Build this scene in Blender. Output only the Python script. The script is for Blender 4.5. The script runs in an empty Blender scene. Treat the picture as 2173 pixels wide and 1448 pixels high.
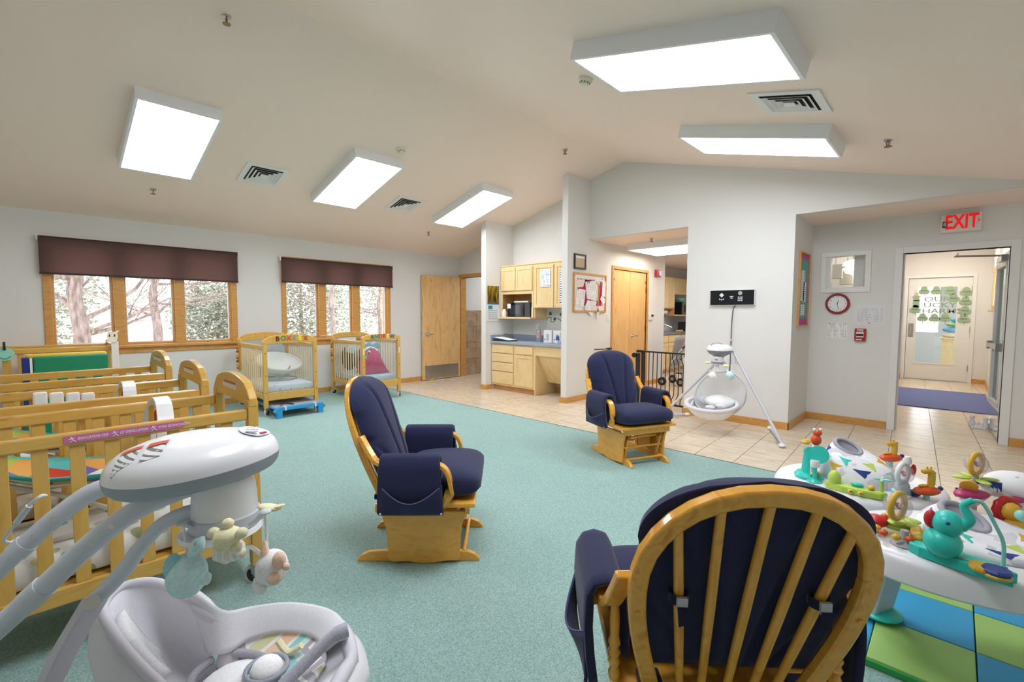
import bpy, math, random
from mathutils import Vector, Matrix
random.seed(7)
scn = bpy.context.scene
COL = scn.collection
PI = math.pi

# ------------------------------------------------------------------ camera
IMG_W, IMG_H, F_PX, CAM_H = 2173.0, 1448.0, 977.67, 1.315
YAW, PITCH, ROLL = math.radians(43.934), math.radians(3.444), math.radians(0.23)
_fw = Vector((math.cos(YAW)*math.cos(PITCH), math.sin(YAW)*math.cos(PITCH), -math.sin(PITCH)))
_r0 = Vector((math.sin(YAW), -math.cos(YAW), 0)); _u0 = _r0.cross(_fw)
_rt = _r0*math.cos(ROLL) + _u0*math.sin(ROLL); _up = -_r0*math.sin(ROLL) + _u0*math.cos(ROLL)
CAM = Vector((0, 0, CAM_H))
cd = bpy.data.cameras.new('camera'); cam = bpy.data.objects.new('camera', cd); COL.objects.link(cam)
cd.sensor_fit = 'HORIZONTAL'; cd.sensor_width = 36.0; cd.lens = 36.0*F_PX/IMG_W
cd.clip_start = 0.02; cd.clip_end = 300
m3 = Matrix((_rt, _up, -_fw)).transposed()
cam.matrix_world = Matrix.Translation(CAM) @ m3.to_4x4()
scn.camera = cam
def ray(x, y): return _fw*F_PX + _rt*(x-IMG_W/2) - _up*(y-IMG_H/2)
def onz(x, y, z=0.0): d = ray(x, y); return CAM + d*((z-CAM_H)/d.z)      # a pixel's point on a level plane
def onx(x, y, X): d = ray(x, y); return CAM + d*(X/d.x)                  # ... on a wall across x
def ony(x, y, Y): d = ray(x, y); return CAM + d*(Y/d.y)                  # ... on a wall across y

# ------------------------------------------------------------------ world and exposure
w = bpy.data.worlds.new('overcast_sky'); scn.world = w; w.use_nodes = True
wn = w.node_tree.nodes; wn['Background'].inputs[0].default_value = (0.93, 0.96, 1.0, 1); wn['Background'].inputs[1].default_value = 3.6
scn.view_settings.view_transform = 'Standard'; scn.view_settings.look = 'None'
scn.view_settings.gamma = 1.0; scn.view_settings.use_curve_mapping = False
scn.view_settings.exposure = 0.2
LAMP = 14.5          # radiance of the fluorescent diffusers

# ------------------------------------------------------------------ materials
def hexc(h):
    h = h.lstrip('#'); c = [int(h[i:i+2], 16)/255 for i in (0, 2, 4)]
    return tuple((x/12.92 if x <= 0.04045 else ((x+0.055)/1.055)**2.4) for x in c) + (1,)
MATS = {}
def mat(name, col, rough=0.5, metal=0.0, spec=0.5, **kw):
    if name in MATS: return MATS[name]
    m = bpy.data.materials.new(name); m.use_nodes = True; MATS[name] = m
    b = m.node_tree.nodes['Principled BSDF']
    b.inputs['Base Color'].default_value = hexc(col) if isinstance(col, str) else col
    b.inputs['Roughness'].default_value = rough; b.inputs['Metallic'].default_value = metal
    b.inputs['Specular IOR Level'].default_value = spec
    for k, v in kw.items(): b.inputs[k].default_value = v
    return m
def nd(m, t, **kw):
    n = m.node_tree.nodes.new(t)
    for k, v in kw.items(): setattr(n, k, v)
    return n
def lk(m, a, b): m.node_tree.links.new(a, b)
def coords(m, scale=(1, 1, 1), rot=(0, 0, 0), kind='Object'):
    tc = nd(m, 'ShaderNodeTexCoord'); mp = nd(m, 'ShaderNodeMapping')
    mp.inputs['Scale'].default_value = scale; mp.inputs['Rotation'].default_value = rot
    lk(m, tc.outputs[kind], mp.inputs['Vector']); return mp.outputs['Vector']
def ramp(m, fac, stops, interp='LINEAR'):
    r = nd(m, 'ShaderNodeValToRGB'); r.color_ramp.interpolation = interp
    e = r.color_ramp.elements
    while len(e) < len(stops): e.new(0.5)
    for i, (p, c) in enumerate(stops): e[i].position = p; e[i].color = hexc(c) if isinstance(c, str) else c
    lk(m, fac, r.inputs['Fac']); return r.outputs['Color']
def bump(m, h, strength=0.2, dist=0.01):
    b = nd(m, 'ShaderNodeBump'); b.inputs['Strength'].default_value = strength; b.inputs['Distance'].default_value = dist
    lk(m, h, b.inputs['Height']); lk(m, b.outputs['Normal'], m.node_tree.nodes['Principled BSDF'].inputs['Normal'])
def noise(m, vec, scale, detail=3, rough=0.5, dist=0.0):
    n = nd(m, 'ShaderNodeTexNoise'); n.inputs['Scale'].default_value = scale; n.inputs['Detail'].default_value = detail
    n.inputs['Roughness'].default_value = rough; n.inputs['Distortion'].default_value = dist
    if vec is not None: lk(m, vec, n.inputs['Vector'])
    return n.outputs['Fac']
def base(m): return m.node_tree.nodes['Principled BSDF'].inputs['Base Color']
def wood(name, c1, c2, c3=None, stretch=(12, 12, 1), rough=0.35, scale=1.0, coat=0.0):
    if name in MATS: return MATS[name]
    m = mat(name, c1, rough)
    v = coords(m, tuple(s*scale for s in stretch))
    n1 = noise(m, v, 2.2, 5, 0.6, 0.6)
    col = ramp(m, n1, [(0.28, c1), (0.55, c2), (0.75, c3 or c1)])
    lk(m, col, base(m))
    if coat: m.node_tree.nodes['Principled BSDF'].inputs['Coat Weight'].default_value = coat
    return m
def fabric(name, col, col2, scale=400, rough=0.9, strength=0.15, sheen=0.2):
    if name in MATS: return MATS[name]
    m = mat(name, col, rough, spec=0.2)
    v = coords(m); n1 = noise(m, v, scale, 2); lk(m, ramp(m, n1, [(0.3, col), (0.7, col2)]), base(m))
    bump(m, n1, strength, 0.002); m.node_tree.nodes['Principled BSDF'].inputs['Sheen Weight'].default_value = sheen
    return m
def emis(name, col, strength):
    if name in MATS: return MATS[name]
    m = mat(name, col); b = m.node_tree.nodes['Principled BSDF']
    b.inputs['Emission Color'].default_value = hexc(col); b.inputs['Emission Strength'].default_value = strength
    return m
def clear(name, tint='#ffffff', gloss=0.08, haze=0.0, hazecol='#ffffff'):
    if name in MATS: return MATS[name]
    m = bpy.data.materials.new(name); m.use_nodes = True; MATS[name] = m
    t = m.node_tree; t.nodes.remove(t.nodes['Principled BSDF']); out = t.nodes['Material Output']
    a = nd(m, 'ShaderNodeBsdfTransparent'); a.inputs[0].default_value = hexc(tint)
    g = nd(m, 'ShaderNodeBsdfGlossy'); g.inputs['Roughness'].default_value = 0.02
    x = nd(m, 'ShaderNodeMixShader'); x.inputs[0].default_value = gloss
    lk(m, a.outputs[0], x.inputs[1]); lk(m, g.outputs[0], x.inputs[2]); last = x
    if haze:
        d = nd(m, 'ShaderNodeBsdfDiffuse'); d.inputs[0].default_value = hexc(hazecol)
        y = nd(m, 'ShaderNodeMixShader'); y.inputs[0].default_value = haze
        lk(m, x.outputs[0], y.inputs[1]); lk(m, d.outputs[0], y.inputs[2]); last = y
    lk(m, last.outputs[0], out.inputs['Surface']); return m

# ------------------------------------------------------------------ mesh helpers
class MB:
    def __init__(s): s.v = []; s.f = []
    def add(s, vs, fs):
        o = len(s.v); s.v += [Vector(p) for p in vs]; s.f += [tuple(i+o for i in q) for q in fs]; return s
    def box(s, x0, x1, y0, y1, z0, z1, M=None):
        x0, x1 = min(x0, x1), max(x0, x1); y0, y1 = min(y0, y1), max(y0, y1); z0, z1 = min(z0, z1), max(z0, z1)
        vs = [Vector(p) for p in ((x0,y0,z0),(x1,y0,z0),(x1,y1,z0),(x0,y1,z0),(x0,y0,z1),(x1,y0,z1),(x1,y1,z1),(x0,y1,z1))]
        if M is not None: vs = [M @ p for p in vs]
        return s.add(vs, [(3,2,1,0),(4,5,6,7),(0,1,5,4),(1,2,6,5),(2,3,7,6),(3,0,4,7)])
    def cyl(s, p0, p1, r0, r1=None, n=12): return s.tube([p0, p1], [r0, r0 if r1 is None else r1], n)
    def tube(s, pts, r, n=8, closed=False, sec=None, up=None):
        P = [Vector(p) for p in pts]; N = len(P)
        R = r if isinstance(r, (list, tuple)) else [r]*N
        if sec is None: sec = [(math.cos(2*PI*i/n), math.sin(2*PI*i/n)) for i in range(n)]
        n = len(sec); vs = []; a = None
        for i in range(N):
            if closed: t = P[(i+1) % N]-P[i-1]
            else: t = P[min(i+1, N-1)]-P[max(i-1, 0)]
            t.normalize()
            if up is not None: u = Vector(up(i) if callable(up) else up)
            elif a is None: u = Vector((0, 0, 1)) if abs(t.z) < 0.9 else Vector((1, 0, 0))
            else: u = a
            a = (u - t*u.dot(t)).normalized(); b = t.cross(a)
            vs += [P[i] + (a*c + b*d)*R[i] for c, d in sec]
        fs = []
        for i in range(N if closed else N-1):
            j = (i+1) % N
            for k in range(n): fs.append((i*n+k, i*n+(k+1) % n, j*n+(k+1) % n, j*n+k))
        if not closed: fs += [tuple(range(n))[::-1], tuple((N-1)*n+k for k in range(n))]
        return s.add(vs, fs)
    def lathe(s, prof, c=(0, 0, 0), n=16, M=None, sx=1, sy=1, cap=(True, True)):
        vs = []
        for r, z in prof:
            for k in range(n):
                a = 2*PI*k/n; p = Vector((r*sx*math.cos(a), r*sy*math.sin(a), z))
                vs.append((M @ p if M is not None else p) + Vector(c))
        fs = [(i*n+k, i*n+(k+1) % n, (i+1)*n+(k+1) % n, (i+1)*n+k) for i in range(len(prof)-1) for k in range(n)]
        if cap[0] and prof[0][0] > 1e-6: fs.append(tuple(range(n))[::-1])
        if cap[1] and prof[-1][0] > 1e-6: fs.append(tuple((len(prof)-1)*n+k for k in range(n)))
        return s.add(vs, fs)
    def ell(s, c, r, n=14, m=9, M=None):
        if not isinstance(r, (list, tuple)): r = (r, r, r)
        prof = [(max(math.sin(PI*i/m), 1e-4), -math.cos(PI*i/m)) for i in range(m+1)]
        S = Matrix.Diagonal((r[0], r[1], r[2]))
        if M is not None: S = M.to_3x3() @ S
        return s.lathe(prof, c, n, S)
    def prism(s, poly, fn, d0, d1):
        n = len(poly); vs = [fn(a, b, d0) for a, b in poly] + [fn(a, b, d1) for a, b in poly]
        fs = [tuple(range(n))[::-1], tuple(range(n, 2*n))] + [(k, (k+1) % n, n+(k+1) % n, n+k) for k in range(n)]
        return s.add(vs, fs)
    def grid(s, fn, nu, nv, cu=False, cv=False):
        vs = [fn(i/(nu if cu else nu-1), j/(nv if cv else nv-1)) for j in range(nv) for i in range(nu)]
        fs = []
        for j in range(nv if cv else nv-1):
            for i in range(nu if cu else nu-1):
                fs.append((j*nu+i, j*nu+(i+1) % nu, ((j+1) % nv)*nu+(i+1) % nu, ((j+1) % nv)*nu+i))
        return s.add(vs, fs)
def bbox(vs):
    return [min(p[i] for p in vs) for i in range(3)], [max(p[i] for p in vs) for i in range(3)]
OFF = {}
def prop(o, label=None, cat=None, group=None, kind=None):
    if label: o['label'] = label
    if cat: o['category'] = cat
    if group: o['group'] = group
    if kind: o['kind'] = kind
    return o
def addmods(o, bev=0, sub=0, solid=0):
    if solid: md = o.modifiers.new('thickness', 'SOLIDIFY'); md.thickness = solid; md.offset = 0
    if bev: md = o.modifiers.new('bevel', 'BEVEL'); md.width = bev; md.segments = 2; md.limit_method = 'ANGLE'; md.angle_limit = math.radians(40)
    if sub: md = o.modifiers.new('subsurf', 'SUBSURF'); md.levels = sub; md.render_levels = sub
def mesh(name, mb, m, off, smooth=None):
    me = bpy.data.meshes.new(name); me.from_pydata([p-off for p in mb.v], [], mb.f); me.validate()
    if m is not None: me.materials.append(m)
    if smooth is not None:
        me.polygons.foreach_set('use_smooth', [True]*len(me.polygons)); me.set_sharp_from_angle(angle=math.radians(smooth))
    me.update(); return me
def obj(name, mb, m, parent=None, label=None, cat=None, group=None, kind=None, bev=0, sub=0, solid=0, smooth=None, origin=None):
    """one mesh object: a part when it has a parent, else a thing with its origin at its base"""
    if smooth is None and sub: smooth = 180
    if parent is not None: off = OFF.get(parent.name, Vector((0, 0, 0)))
    else:
        lo, hi = bbox(mb.v)
        off = Vector(origin) if origin is not None else Vector(((lo[0]+hi[0])/2, (lo[1]+hi[1])/2, lo[2]))
    o = bpy.data.objects.new(name, mesh(name, mb, m, off, smooth)); COL.objects.link(o)
    if parent is not None: o.parent = parent
    else: o.location = off
    OFF[o.name] = off; addmods(o, bev, sub, solid)
    return prop(o, label, cat, group, kind)
def root(name, loc, label=None, cat=None, group=None, kind=None, rz=0, local=False):
    """an Empty at a thing's base; parts are given in world coordinates, or in its own when local"""
    o = bpy.data.objects.new(name, None); COL.objects.link(o); o.location = loc; o.rotation_euler = (0, 0, rz)
    o.empty_display_size = 0.05
    OFF[o.name] = Vector((0, 0, 0)) if local else Vector(loc)
    return prop(o, label, cat, group, kind)
def copy_tree(o, parent=None):
    c = o.copy(); COL.objects.link(c)
    if parent is not None: c.parent = parent; c.matrix_parent_inverse = o.matrix_parent_inverse
    for ch in list(o.children): copy_tree(ch, c)
    OFF[c.name] = OFF.get(o.name, Vector((0, 0, 0)))
    return c
def inst(name, o, parent, loc=None, rot=None):
    """another piece that shares mesh data"""
    c = bpy.data.objects.new(name, o.data); COL.objects.link(c); c.parent = parent
    for md in o.modifiers:
        n = c.modifiers.new(md.name, md.type)
        for k in ('width', 'segments', 'limit_method', 'angle_limit', 'levels', 'render_levels', 'thickness', 'offset'):
            if hasattr(md, k): setattr(n, k, getattr(md, k))
    if loc is not None: c.location = loc
    if rot is not None: c.rotation_euler = rot
    OFF[c.name] = OFF.get(o.name, Vector((0, 0, 0)))
    return c
def text_mb(s, size, M, depth=0.001, bold=0.0, align='CENTER', sx=1.0):
    cu = bpy.data.curves.new('t', 'FONT'); cu.body = s; cu.size = size; cu.extrude = depth; cu.offset = bold
    cu.align_x = align; cu.align_y = 'CENTER'; cu.resolution_u = 2
    o = bpy.data.objects.new('t', cu); me = bpy.data.meshes.new_from_object(o)
    mb = MB(); mb.add([M @ Vector((v.co.x*sx, v.co.y, v.co.z)) for v in me.vertices], [tuple(p.vertices) for p in me.polygons])
    bpy.data.objects.remove(o); bpy.data.curves.remove(cu); bpy.data.meshes.remove(me); return mb
def MX(p): return Matrix.Translation(p) @ Matrix(((0,0,-1),(-1,0,0),(0,1,0))).to_4x4()      # a face that looks towards -x
def MY(p): return Matrix.Translation(p) @ Matrix(((1,0,0),(0,0,-1),(0,1,0))).to_4x4()       # a face that looks towards -y
def B(*a): return MB().box(*a)
def T(*a, **k): return MB().tube(*a, **k)
def arc(c, r, a0, a1, n, ax=(1,0,0), ay=(0,0,1)):
    c, ax, ay = Vector(c), Vector(ax), Vector(ay)
    return [c + ax*(r*math.cos(a0+(a1-a0)*i/(n-1))) + ay*(r*math.sin(a0+(a1-a0)*i/(n-1))) for i in range(n)]
def spline(pts, n=6):
    P = [Vector(p) for p in pts]; Q = []
    for i in range(len(P)-1):
        p0, p1, p2, p3 = P[max(i-1, 0)], P[i], P[i+1], P[min(i+2, len(P)-1)]
        for k in range(n):
            t = k/n; Q.append(0.5*((2*p1)+(p2-p0)*t+(2*p0-5*p1+4*p2-p3)*t*t+(3*p1-p0-3*p2+p3)*t**3))
    Q.append(P[-1]); return Q
# ================================================================== the room
YB, XG, XE, YD, XA, XR = 7.46, 5.90, 6.78, 4.07, 6.04, 6.16   # back wall, gable wall, exit wall, divider, alcove back, restroom wall
YF, XL = -1.6, -1.6
def ceilz(y): return 2.452+0.258*(7.46-y) if y > 3.5 else 2.561+0.26*y

def plaster(name, col, rough=0.75, spec=0.35):
    m = mat(name, col, rough, spec=spec); v = coords(m); n = noise(m, v, 45, 4, 0.6)
    bump(m, n, 0.12, 0.004); return m
M_WALL = plaster('wall_paint', '#e6e4e0')
M_CEIL = plaster('ceiling_paint', '#fbe7d9', 0.55, 0.4)
M_TRIM = wood('oak_trim', '#c48a44', '#d9a259', '#b97f3c', (3, 3, 14), 0.35)
M_TRIMH = wood('oak_trim_level', '#c48a44', '#d9a259', '#b97f3c', (3, 14, 14), 0.35)
M_TRIMY = wood('oak_trim_depth', '#c48a44', '#d9a259', '#b97f3c', (14, 3, 14), 0.35)
M_WHITE = mat('white_enamel', '#ebeae7', 0.4)
M_DOOR = wood('birch_door', '#dca763', '#e8bb7c', '#cf9650', (7, 7, 0.8), 0.35, coat=0.2)
M_STEEL = mat('brushed_steel', '#b9b6b2', 0.28, 1.0)
M_CHROME = mat('chrome', '#dcdcdc', 0.12, 1.0)
M_BLACK = mat('black_plastic', '#15151a', 0.35)
M_PAPER = mat('white_paper', '#f4f3f0', 0.8)
M_GLASS = clear('window_glass', gloss=0.06)

def cells(name, ax, t0, t1, a0, a1, z0, z1, holes=(), m=None, kind='structure', parent=None):
    A = sorted({a0, a1, *[h[0] for h in holes], *[h[1] for h in holes]}); Z = sorted({z0, z1, *[h[2] for h in holes], *[h[3] for h in holes]})
    mb = MB()
    for i in range(len(A)-1):
        for j in range(len(Z)-1):
            ca, cz = (A[i]+A[i+1])/2, (Z[j]+Z[j+1])/2
            if any(h[0] < ca < h[1] and h[2] < cz < h[3] for h in holes): continue
            if ax == 'x': mb.box(t0, t1, A[i], A[i+1], Z[j], Z[j+1])
            else: mb.box(A[i], A[i+1], t0, t1, Z[j], Z[j+1])
    return obj(name, mb, m or M_WALL, parent, kind=kind)

# windows in the back wall: outer casing in x, panes as photographed
W1 = [ony(93, 660, YB).x, ony(503, 660, YB).x]; W2 = [ony(598, 660, YB).x, ony(828, 660, YB).x]
WZ0, WZ1 = 0.90, 2.10
cells('wall_back', 'y', YB, YB+0.16, XL, XR+2.2, 0, 2.46, [(W1[0]+.07, W1[1]-.07, WZ0, WZ1), (W2[0]+.06, W2[1]-.06, WZ0, WZ1)])
cells('wall_left', 'x', XL-0.1, XL, YF, YB+.16, 0, 3.6)
cells('wall_front', 'y', YF-0.1, YF, XL-.1, XE+.1, 0, 2.3)
cells('wall_gable', 'x', XG, XG+0.1, YF, YD, 0, 3.6, [(YF-1, 1.33, -1, 2.42), (2.54, YD+.1, -1, 2.44)])
cells('wall_divider', 'y', YD, YD+0.1, 5.37, 8.45, 0, 3.45, [(6.60, 7.74, -1, 2.05)])
cells('wall_alcove_back', 'x', XA, XA+0.1, YD+.1, 5.79, 0, 3.35)
cells('wall_alcove_side', 'y', 5.79, 5.90, 5.36, XR, 0, 2.9)
cells('wall_restroom', 'x', XR, XR+0.1, 5.90, YB, 0, 2.9, [(6.50, 7.40, -1, 2.04)])
DY0, DY1, DZ = -0.36, 0.46, 2.0
cells('wall_exit', 'x', XE, XE+0.12, YF, 1.36, 0, 2.5, [(DY0, DY1, -1, DZ), (0.78, 1.14, 1.64, 2.02)])
cells('wall_exit_return', 'y', 1.33, 1.46, XG+.1, XE+.12, 0, 2.5)
# ceilings
def slope(name, x0, x1, y0, y1, t=0.08):
    mb = MB(); z0, z1 = ceilz(y0 if y0 > 3.5 else y0), ceilz(y1)
    if y0 == 3.5: z0 = 3.47
    if y1 == 3.5: z1 = 3.47
    mb.add([(x0,y0,z0),(x1,y0,z0),(x1,y1,z1),(x0,y1,z1),(x0,y0,z0+t),(x1,y0,z0+t),(x1,y1,z1+t),(x0,y1,z1+t)],
           [(3,2,1,0),(4,5,6,7),(0,1,5,4),(1,2,6,5),(2,3,7,6),(3,0,4,7)])
    return obj(name, mb, M_CEIL, kind='structure')
slope('ceiling_left', XL, XR+.1, 3.5, YB); slope('ceiling_right', XL, XG+.02, YF, 3.5)
obj('ceiling_kitchen', B(XG+.1, 13.2, 2.0, YD+.02, 2.44, 2.5).box(8.4, 13.2, YD+.02, 5.2, 2.44, 2.5), M_CEIL, kind='structure')
obj('ceiling_exit', B(XG+.1, XE+.1, YF, 1.36, 2.42, 2.48), M_CEIL, kind='structure')
obj('ceiling_restroom', B(XR+.1, XR+2.2, 5.9, YB, 2.46, 2.52), M_CEIL, kind='structure')
obj('ceiling_hall', B(XE+.12, 12.6, -0.5, 0.95, 2.75, 2.8), M_CEIL, kind='structure')
# restroom shell, kitchen shell, hall shell
M_TILEB = mat('brown_wall_tile', '#b39a80', 0.35); _v = coords(M_TILEB); lk(M_TILEB, ramp(M_TILEB, noise(M_TILEB, _v, 6, 5, 0.6), [(0.3, '#9c8066'), (0.6, '#c0a689'), (0.8, '#d3bfa5')]), base(M_TILEB))
cells('wall_restroom_far', 'x', XR+2.1, XR+2.2, 5.9, YB, 0, 2.5)
cells('wall_restroom_side', 'y', 5.92, 6.0, XR+.1, XR+2.2, 0, 2.5)
cells('wall_kitchen_back', 'y', 5.15, 5.25, 8.35, 13.2, 0, 2.5)
cells('wall_kitchen_return', 'x', 8.35, 8.45, YD+.1, 5.15, 0, 2.5)
cells('wall_kitchen_end', 'x', 13.1, 13.2, 1.9, 5.25, 0, 2.5)
cells('wall_kitchen_front', 'y', 1.9, 2.0, XG+.1, 13.2, 0, 2.5)
cells('wall_hall_left', 'y', 0.82, 0.92, XE+.12, 12.6, 0, 2.8)
cells('wall_hall_right', 'y', -0.55, -0.45, XE+.12, 12.6, 0, 2.8, [(10.1, 11.6, 1.46, 2.06)])
FD0, FD1, FDZ = -0.20, 0.74, 2.06
cells('wall_hall_end', 'x', 12.52, 12.62, -.55, .92, 0, 2.8, [(FD0, FD1, -1, FDZ)])
# floor: grout bed with single tiles, and the carpet
M_GROUT = mat('grout', '#8d8272', 0.9)
floor = obj('floor', B(4.2, 13.2, YF, YB, -0.06, -0.004), M_GROUT, kind='structure')
M_TILE = mat('travertine_tile', '#dccbb4', 0.22, spec=0.5)
_tc = nd(M_TILE, 'ShaderNodeTexCoord'); _oi = nd(M_TILE, 'ShaderNodeObjectInfo'); _ad = nd(M_TILE, 'ShaderNodeVectorMath', operation='MULTIPLY_ADD')
_ad.inputs[1].default_value = (9, 3.2, 1); lk(M_TILE, _tc.outputs['Object'], _ad.inputs[0])
_sc = nd(M_TILE, 'ShaderNodeVectorMath', operation='SCALE'); _sc.inputs[0].default_value = (31, 17, 5); lk(M_TILE, _oi.outputs['Random'], _sc.inputs['Scale']); lk(M_TILE, _sc.outputs[0], _ad.inputs[2])
lk(M_TILE, ramp(M_TILE, noise(M_TILE, _ad.outputs[0], 2.0, 6, 0.65, 0.8), [(0.25, '#c9b294'), (0.5, '#e0cfb6'), (0.75, '#eadcc6')]), base(M_TILE))
TP, TA = 0.3425, math.radians(2.9); tu, tv = Vector((math.cos(TA), math.sin(TA), 0)), Vector((-math.sin(TA), math.cos(TA), 0)); t00 = Vector((4.236, 1.03, 0))
REG = [(4.20, XG+.1, YF, YB), (XG+.1, XE+.12, YF, 1.33), (XG+.1, XA, YD+.1, 5.79), (XG+.1, XR+.1, 5.9, YB), (XG+.1, 10.6, 2.0, YD), (8.45, 10.6, YD, 5.15), (XE+.12, 12.52, -.45, .82), (XR+.1, XR+2.1, 6.0, YB)]
def clip(poly, reg):
    for ax, lim, sg in ((0, reg[0], 1), (0, reg[1], -1), (1, reg[2], 1), (1, reg[3], -1)):
        out = []
        for i in range(len(poly)):
            a, b = poly[i-1], poly[i]; da, db = (a[ax]-lim)*sg, (b[ax]-lim)*sg
            if (da < 0) != (db < 0): out.append(a + (b-a)*(da/(da-db)))
            if db >= 0: out.append(b)
        poly = out
        if len(poly) < 3: return []
    return poly
tiles = []
for i in range(-2, 28):
    for j in range(-10, 22):
        c = t00 + tu*(TP*(i+.5)) + tv*(TP*(j+.5)); h = TP/2-0.0025
        full = [c-tu*h-tv*h, c+tu*h-tv*h, c+tu*h+tv*h, c-tu*h+tv*h]
        for rg in REG:
            q = clip(full, rg)
            if not q: continue
            area = abs(sum(q[k-1].x*q[k].y-q[k].x*q[k-1].y for k in range(len(q))))/2
            if area < 0.004: continue
            fwd = (c-CAM).dot(_fw); vis = area/(max(fwd, .3)**3) if fwd > 0.5 and abs((c-CAM).dot(_rt)/fwd) < 1.15 else 0
            tiles.append((vis, c, q, len(q) == 4 and area > 0.113))
tiles.sort(key=lambda t: -t[0]); proto = None; rest = MB()
for k, (vis, c, q, whole) in enumerate(tiles):
    if k < 290 and vis > 0:
        if whole and proto is not None: inst('tile', proto, floor, c-OFF['floor']); continue
        o = bpy.data.objects.new('tile', mesh('tile', MB().prism([(p.x, p.y) for p in q], lambda a, b, d: Vector((a, b, d)), -0.004, 0.0), M_TILE, c)); COL.objects.link(o)
        o.parent = floor; o.location = c-OFF['floor']
        if whole: proto = o
    else: rest.prism([(p.x, p.y) for p in q], lambda a, b, d: Vector((a, b, d)), -0.004, 0.0)
obj('far_tiles', rest, M_TILE, floor, kind='stuff')
M_CARPET = mat('green_carpet', '#6fa093', 0.95, spec=0.15)
_v = coords(M_CARPET); _n = noise(M_CARPET, _v, 170, 4, 0.75); _n2 = noise(M_CARPET, _v, 1.3, 3)
_mx = nd(M_CARPET, 'ShaderNodeMix', data_type='RGBA'); _mx.inputs[0].default_value = 0.22
lk(M_CARPET, ramp(M_CARPET, _n, [(0.3, '#678e88'), (0.5, '#a5c7c0'), (0.7, '#d8e9e4')]), _mx.inputs[6]); lk(M_CARPET, ramp(M_CARPET, _n2, [(0.35, '#95bab2'), (0.65, '#b1d0c9')]), _mx.inputs[7])
lk(M_CARPET, _mx.outputs[2], base(M_CARPET)); bump(M_CARPET, _n, 0.7, 0.012)
obj('floor_carpet', B(XL, 4.225, YF, YB, -0.05, 0.006), M_CARPET, kind='structure')
obj('trim_carpet_edge', B(4.222, 4.232, YF, YB-.02, -0.002, 0.008), mat('edge_strip', '#3d5f5a', 0.7), kind='structure')
obj('floor_beyond', B(12.62, 17, -1.6, 2.2, -.06, 0), M_CARPET, kind='structure')
# baseboards
def bb(name, x0, x1, y0, y1, m=M_TRIMH, h=0.085): return obj(name, B(x0, x1, y0, y1, 0.0, h), m, kind='structure', bev=0.004)
T_ = 0.014
bb('baseboard_back', XL, XR, YB-T_, YB)
bb('baseboard_gable', XG-T_, XG, 1.33-T_, 2.54+T_, M_TRIMY); bb('baseboard_gable_end', XG-T_, XG+.1, 2.54, 2.54+T_)
bb('baseboard_exit_return', XG-T_, XE, 1.33-T_, 1.33)
bb('baseboard_exit', XE-T_, XE, DY1+.075, 1.33, M_TRIMY); bb('baseboard_exit_right', XE-T_, XE, YF, DY0-.075, M_TRIMY)
bb('baseboard_divider', 5.37-T_, 6.55, YD-T_, YD); bb('baseboard_divider_far', 7.79, 8.45, YD-T_, YD); bb('baseboard_divider_end', 5.37-T_, 5.37, YD, YD+.1+T_, M_TRIMY)
bb('baseboard_alcove_end', 5.36-T_, 5.36, 5.79-T_, 5.9+T_, M_TRIMY); bb('baseboard_alcove_side', 5.36, 5.5, 5.79-T_, 5.79)
bb('baseboard_alcove_back', XA-T_, XA, YD+.1, 4.8, M_TRIMY)
bb('baseboard_hall_left', XE+.12, 12.52, .82-T_, .82); bb('baseboard_hall_right', XE+.12, 12.52, -.45, -.45+T_)
bb('baseboard_hall_end', 12.52-T_, 12.52, -.45, FD0-.06, M_TRIMY); bb('baseboard_hall_corner', 12.52-T_, 12.52, FD1+.06, .82, M_TRIMY)

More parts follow.
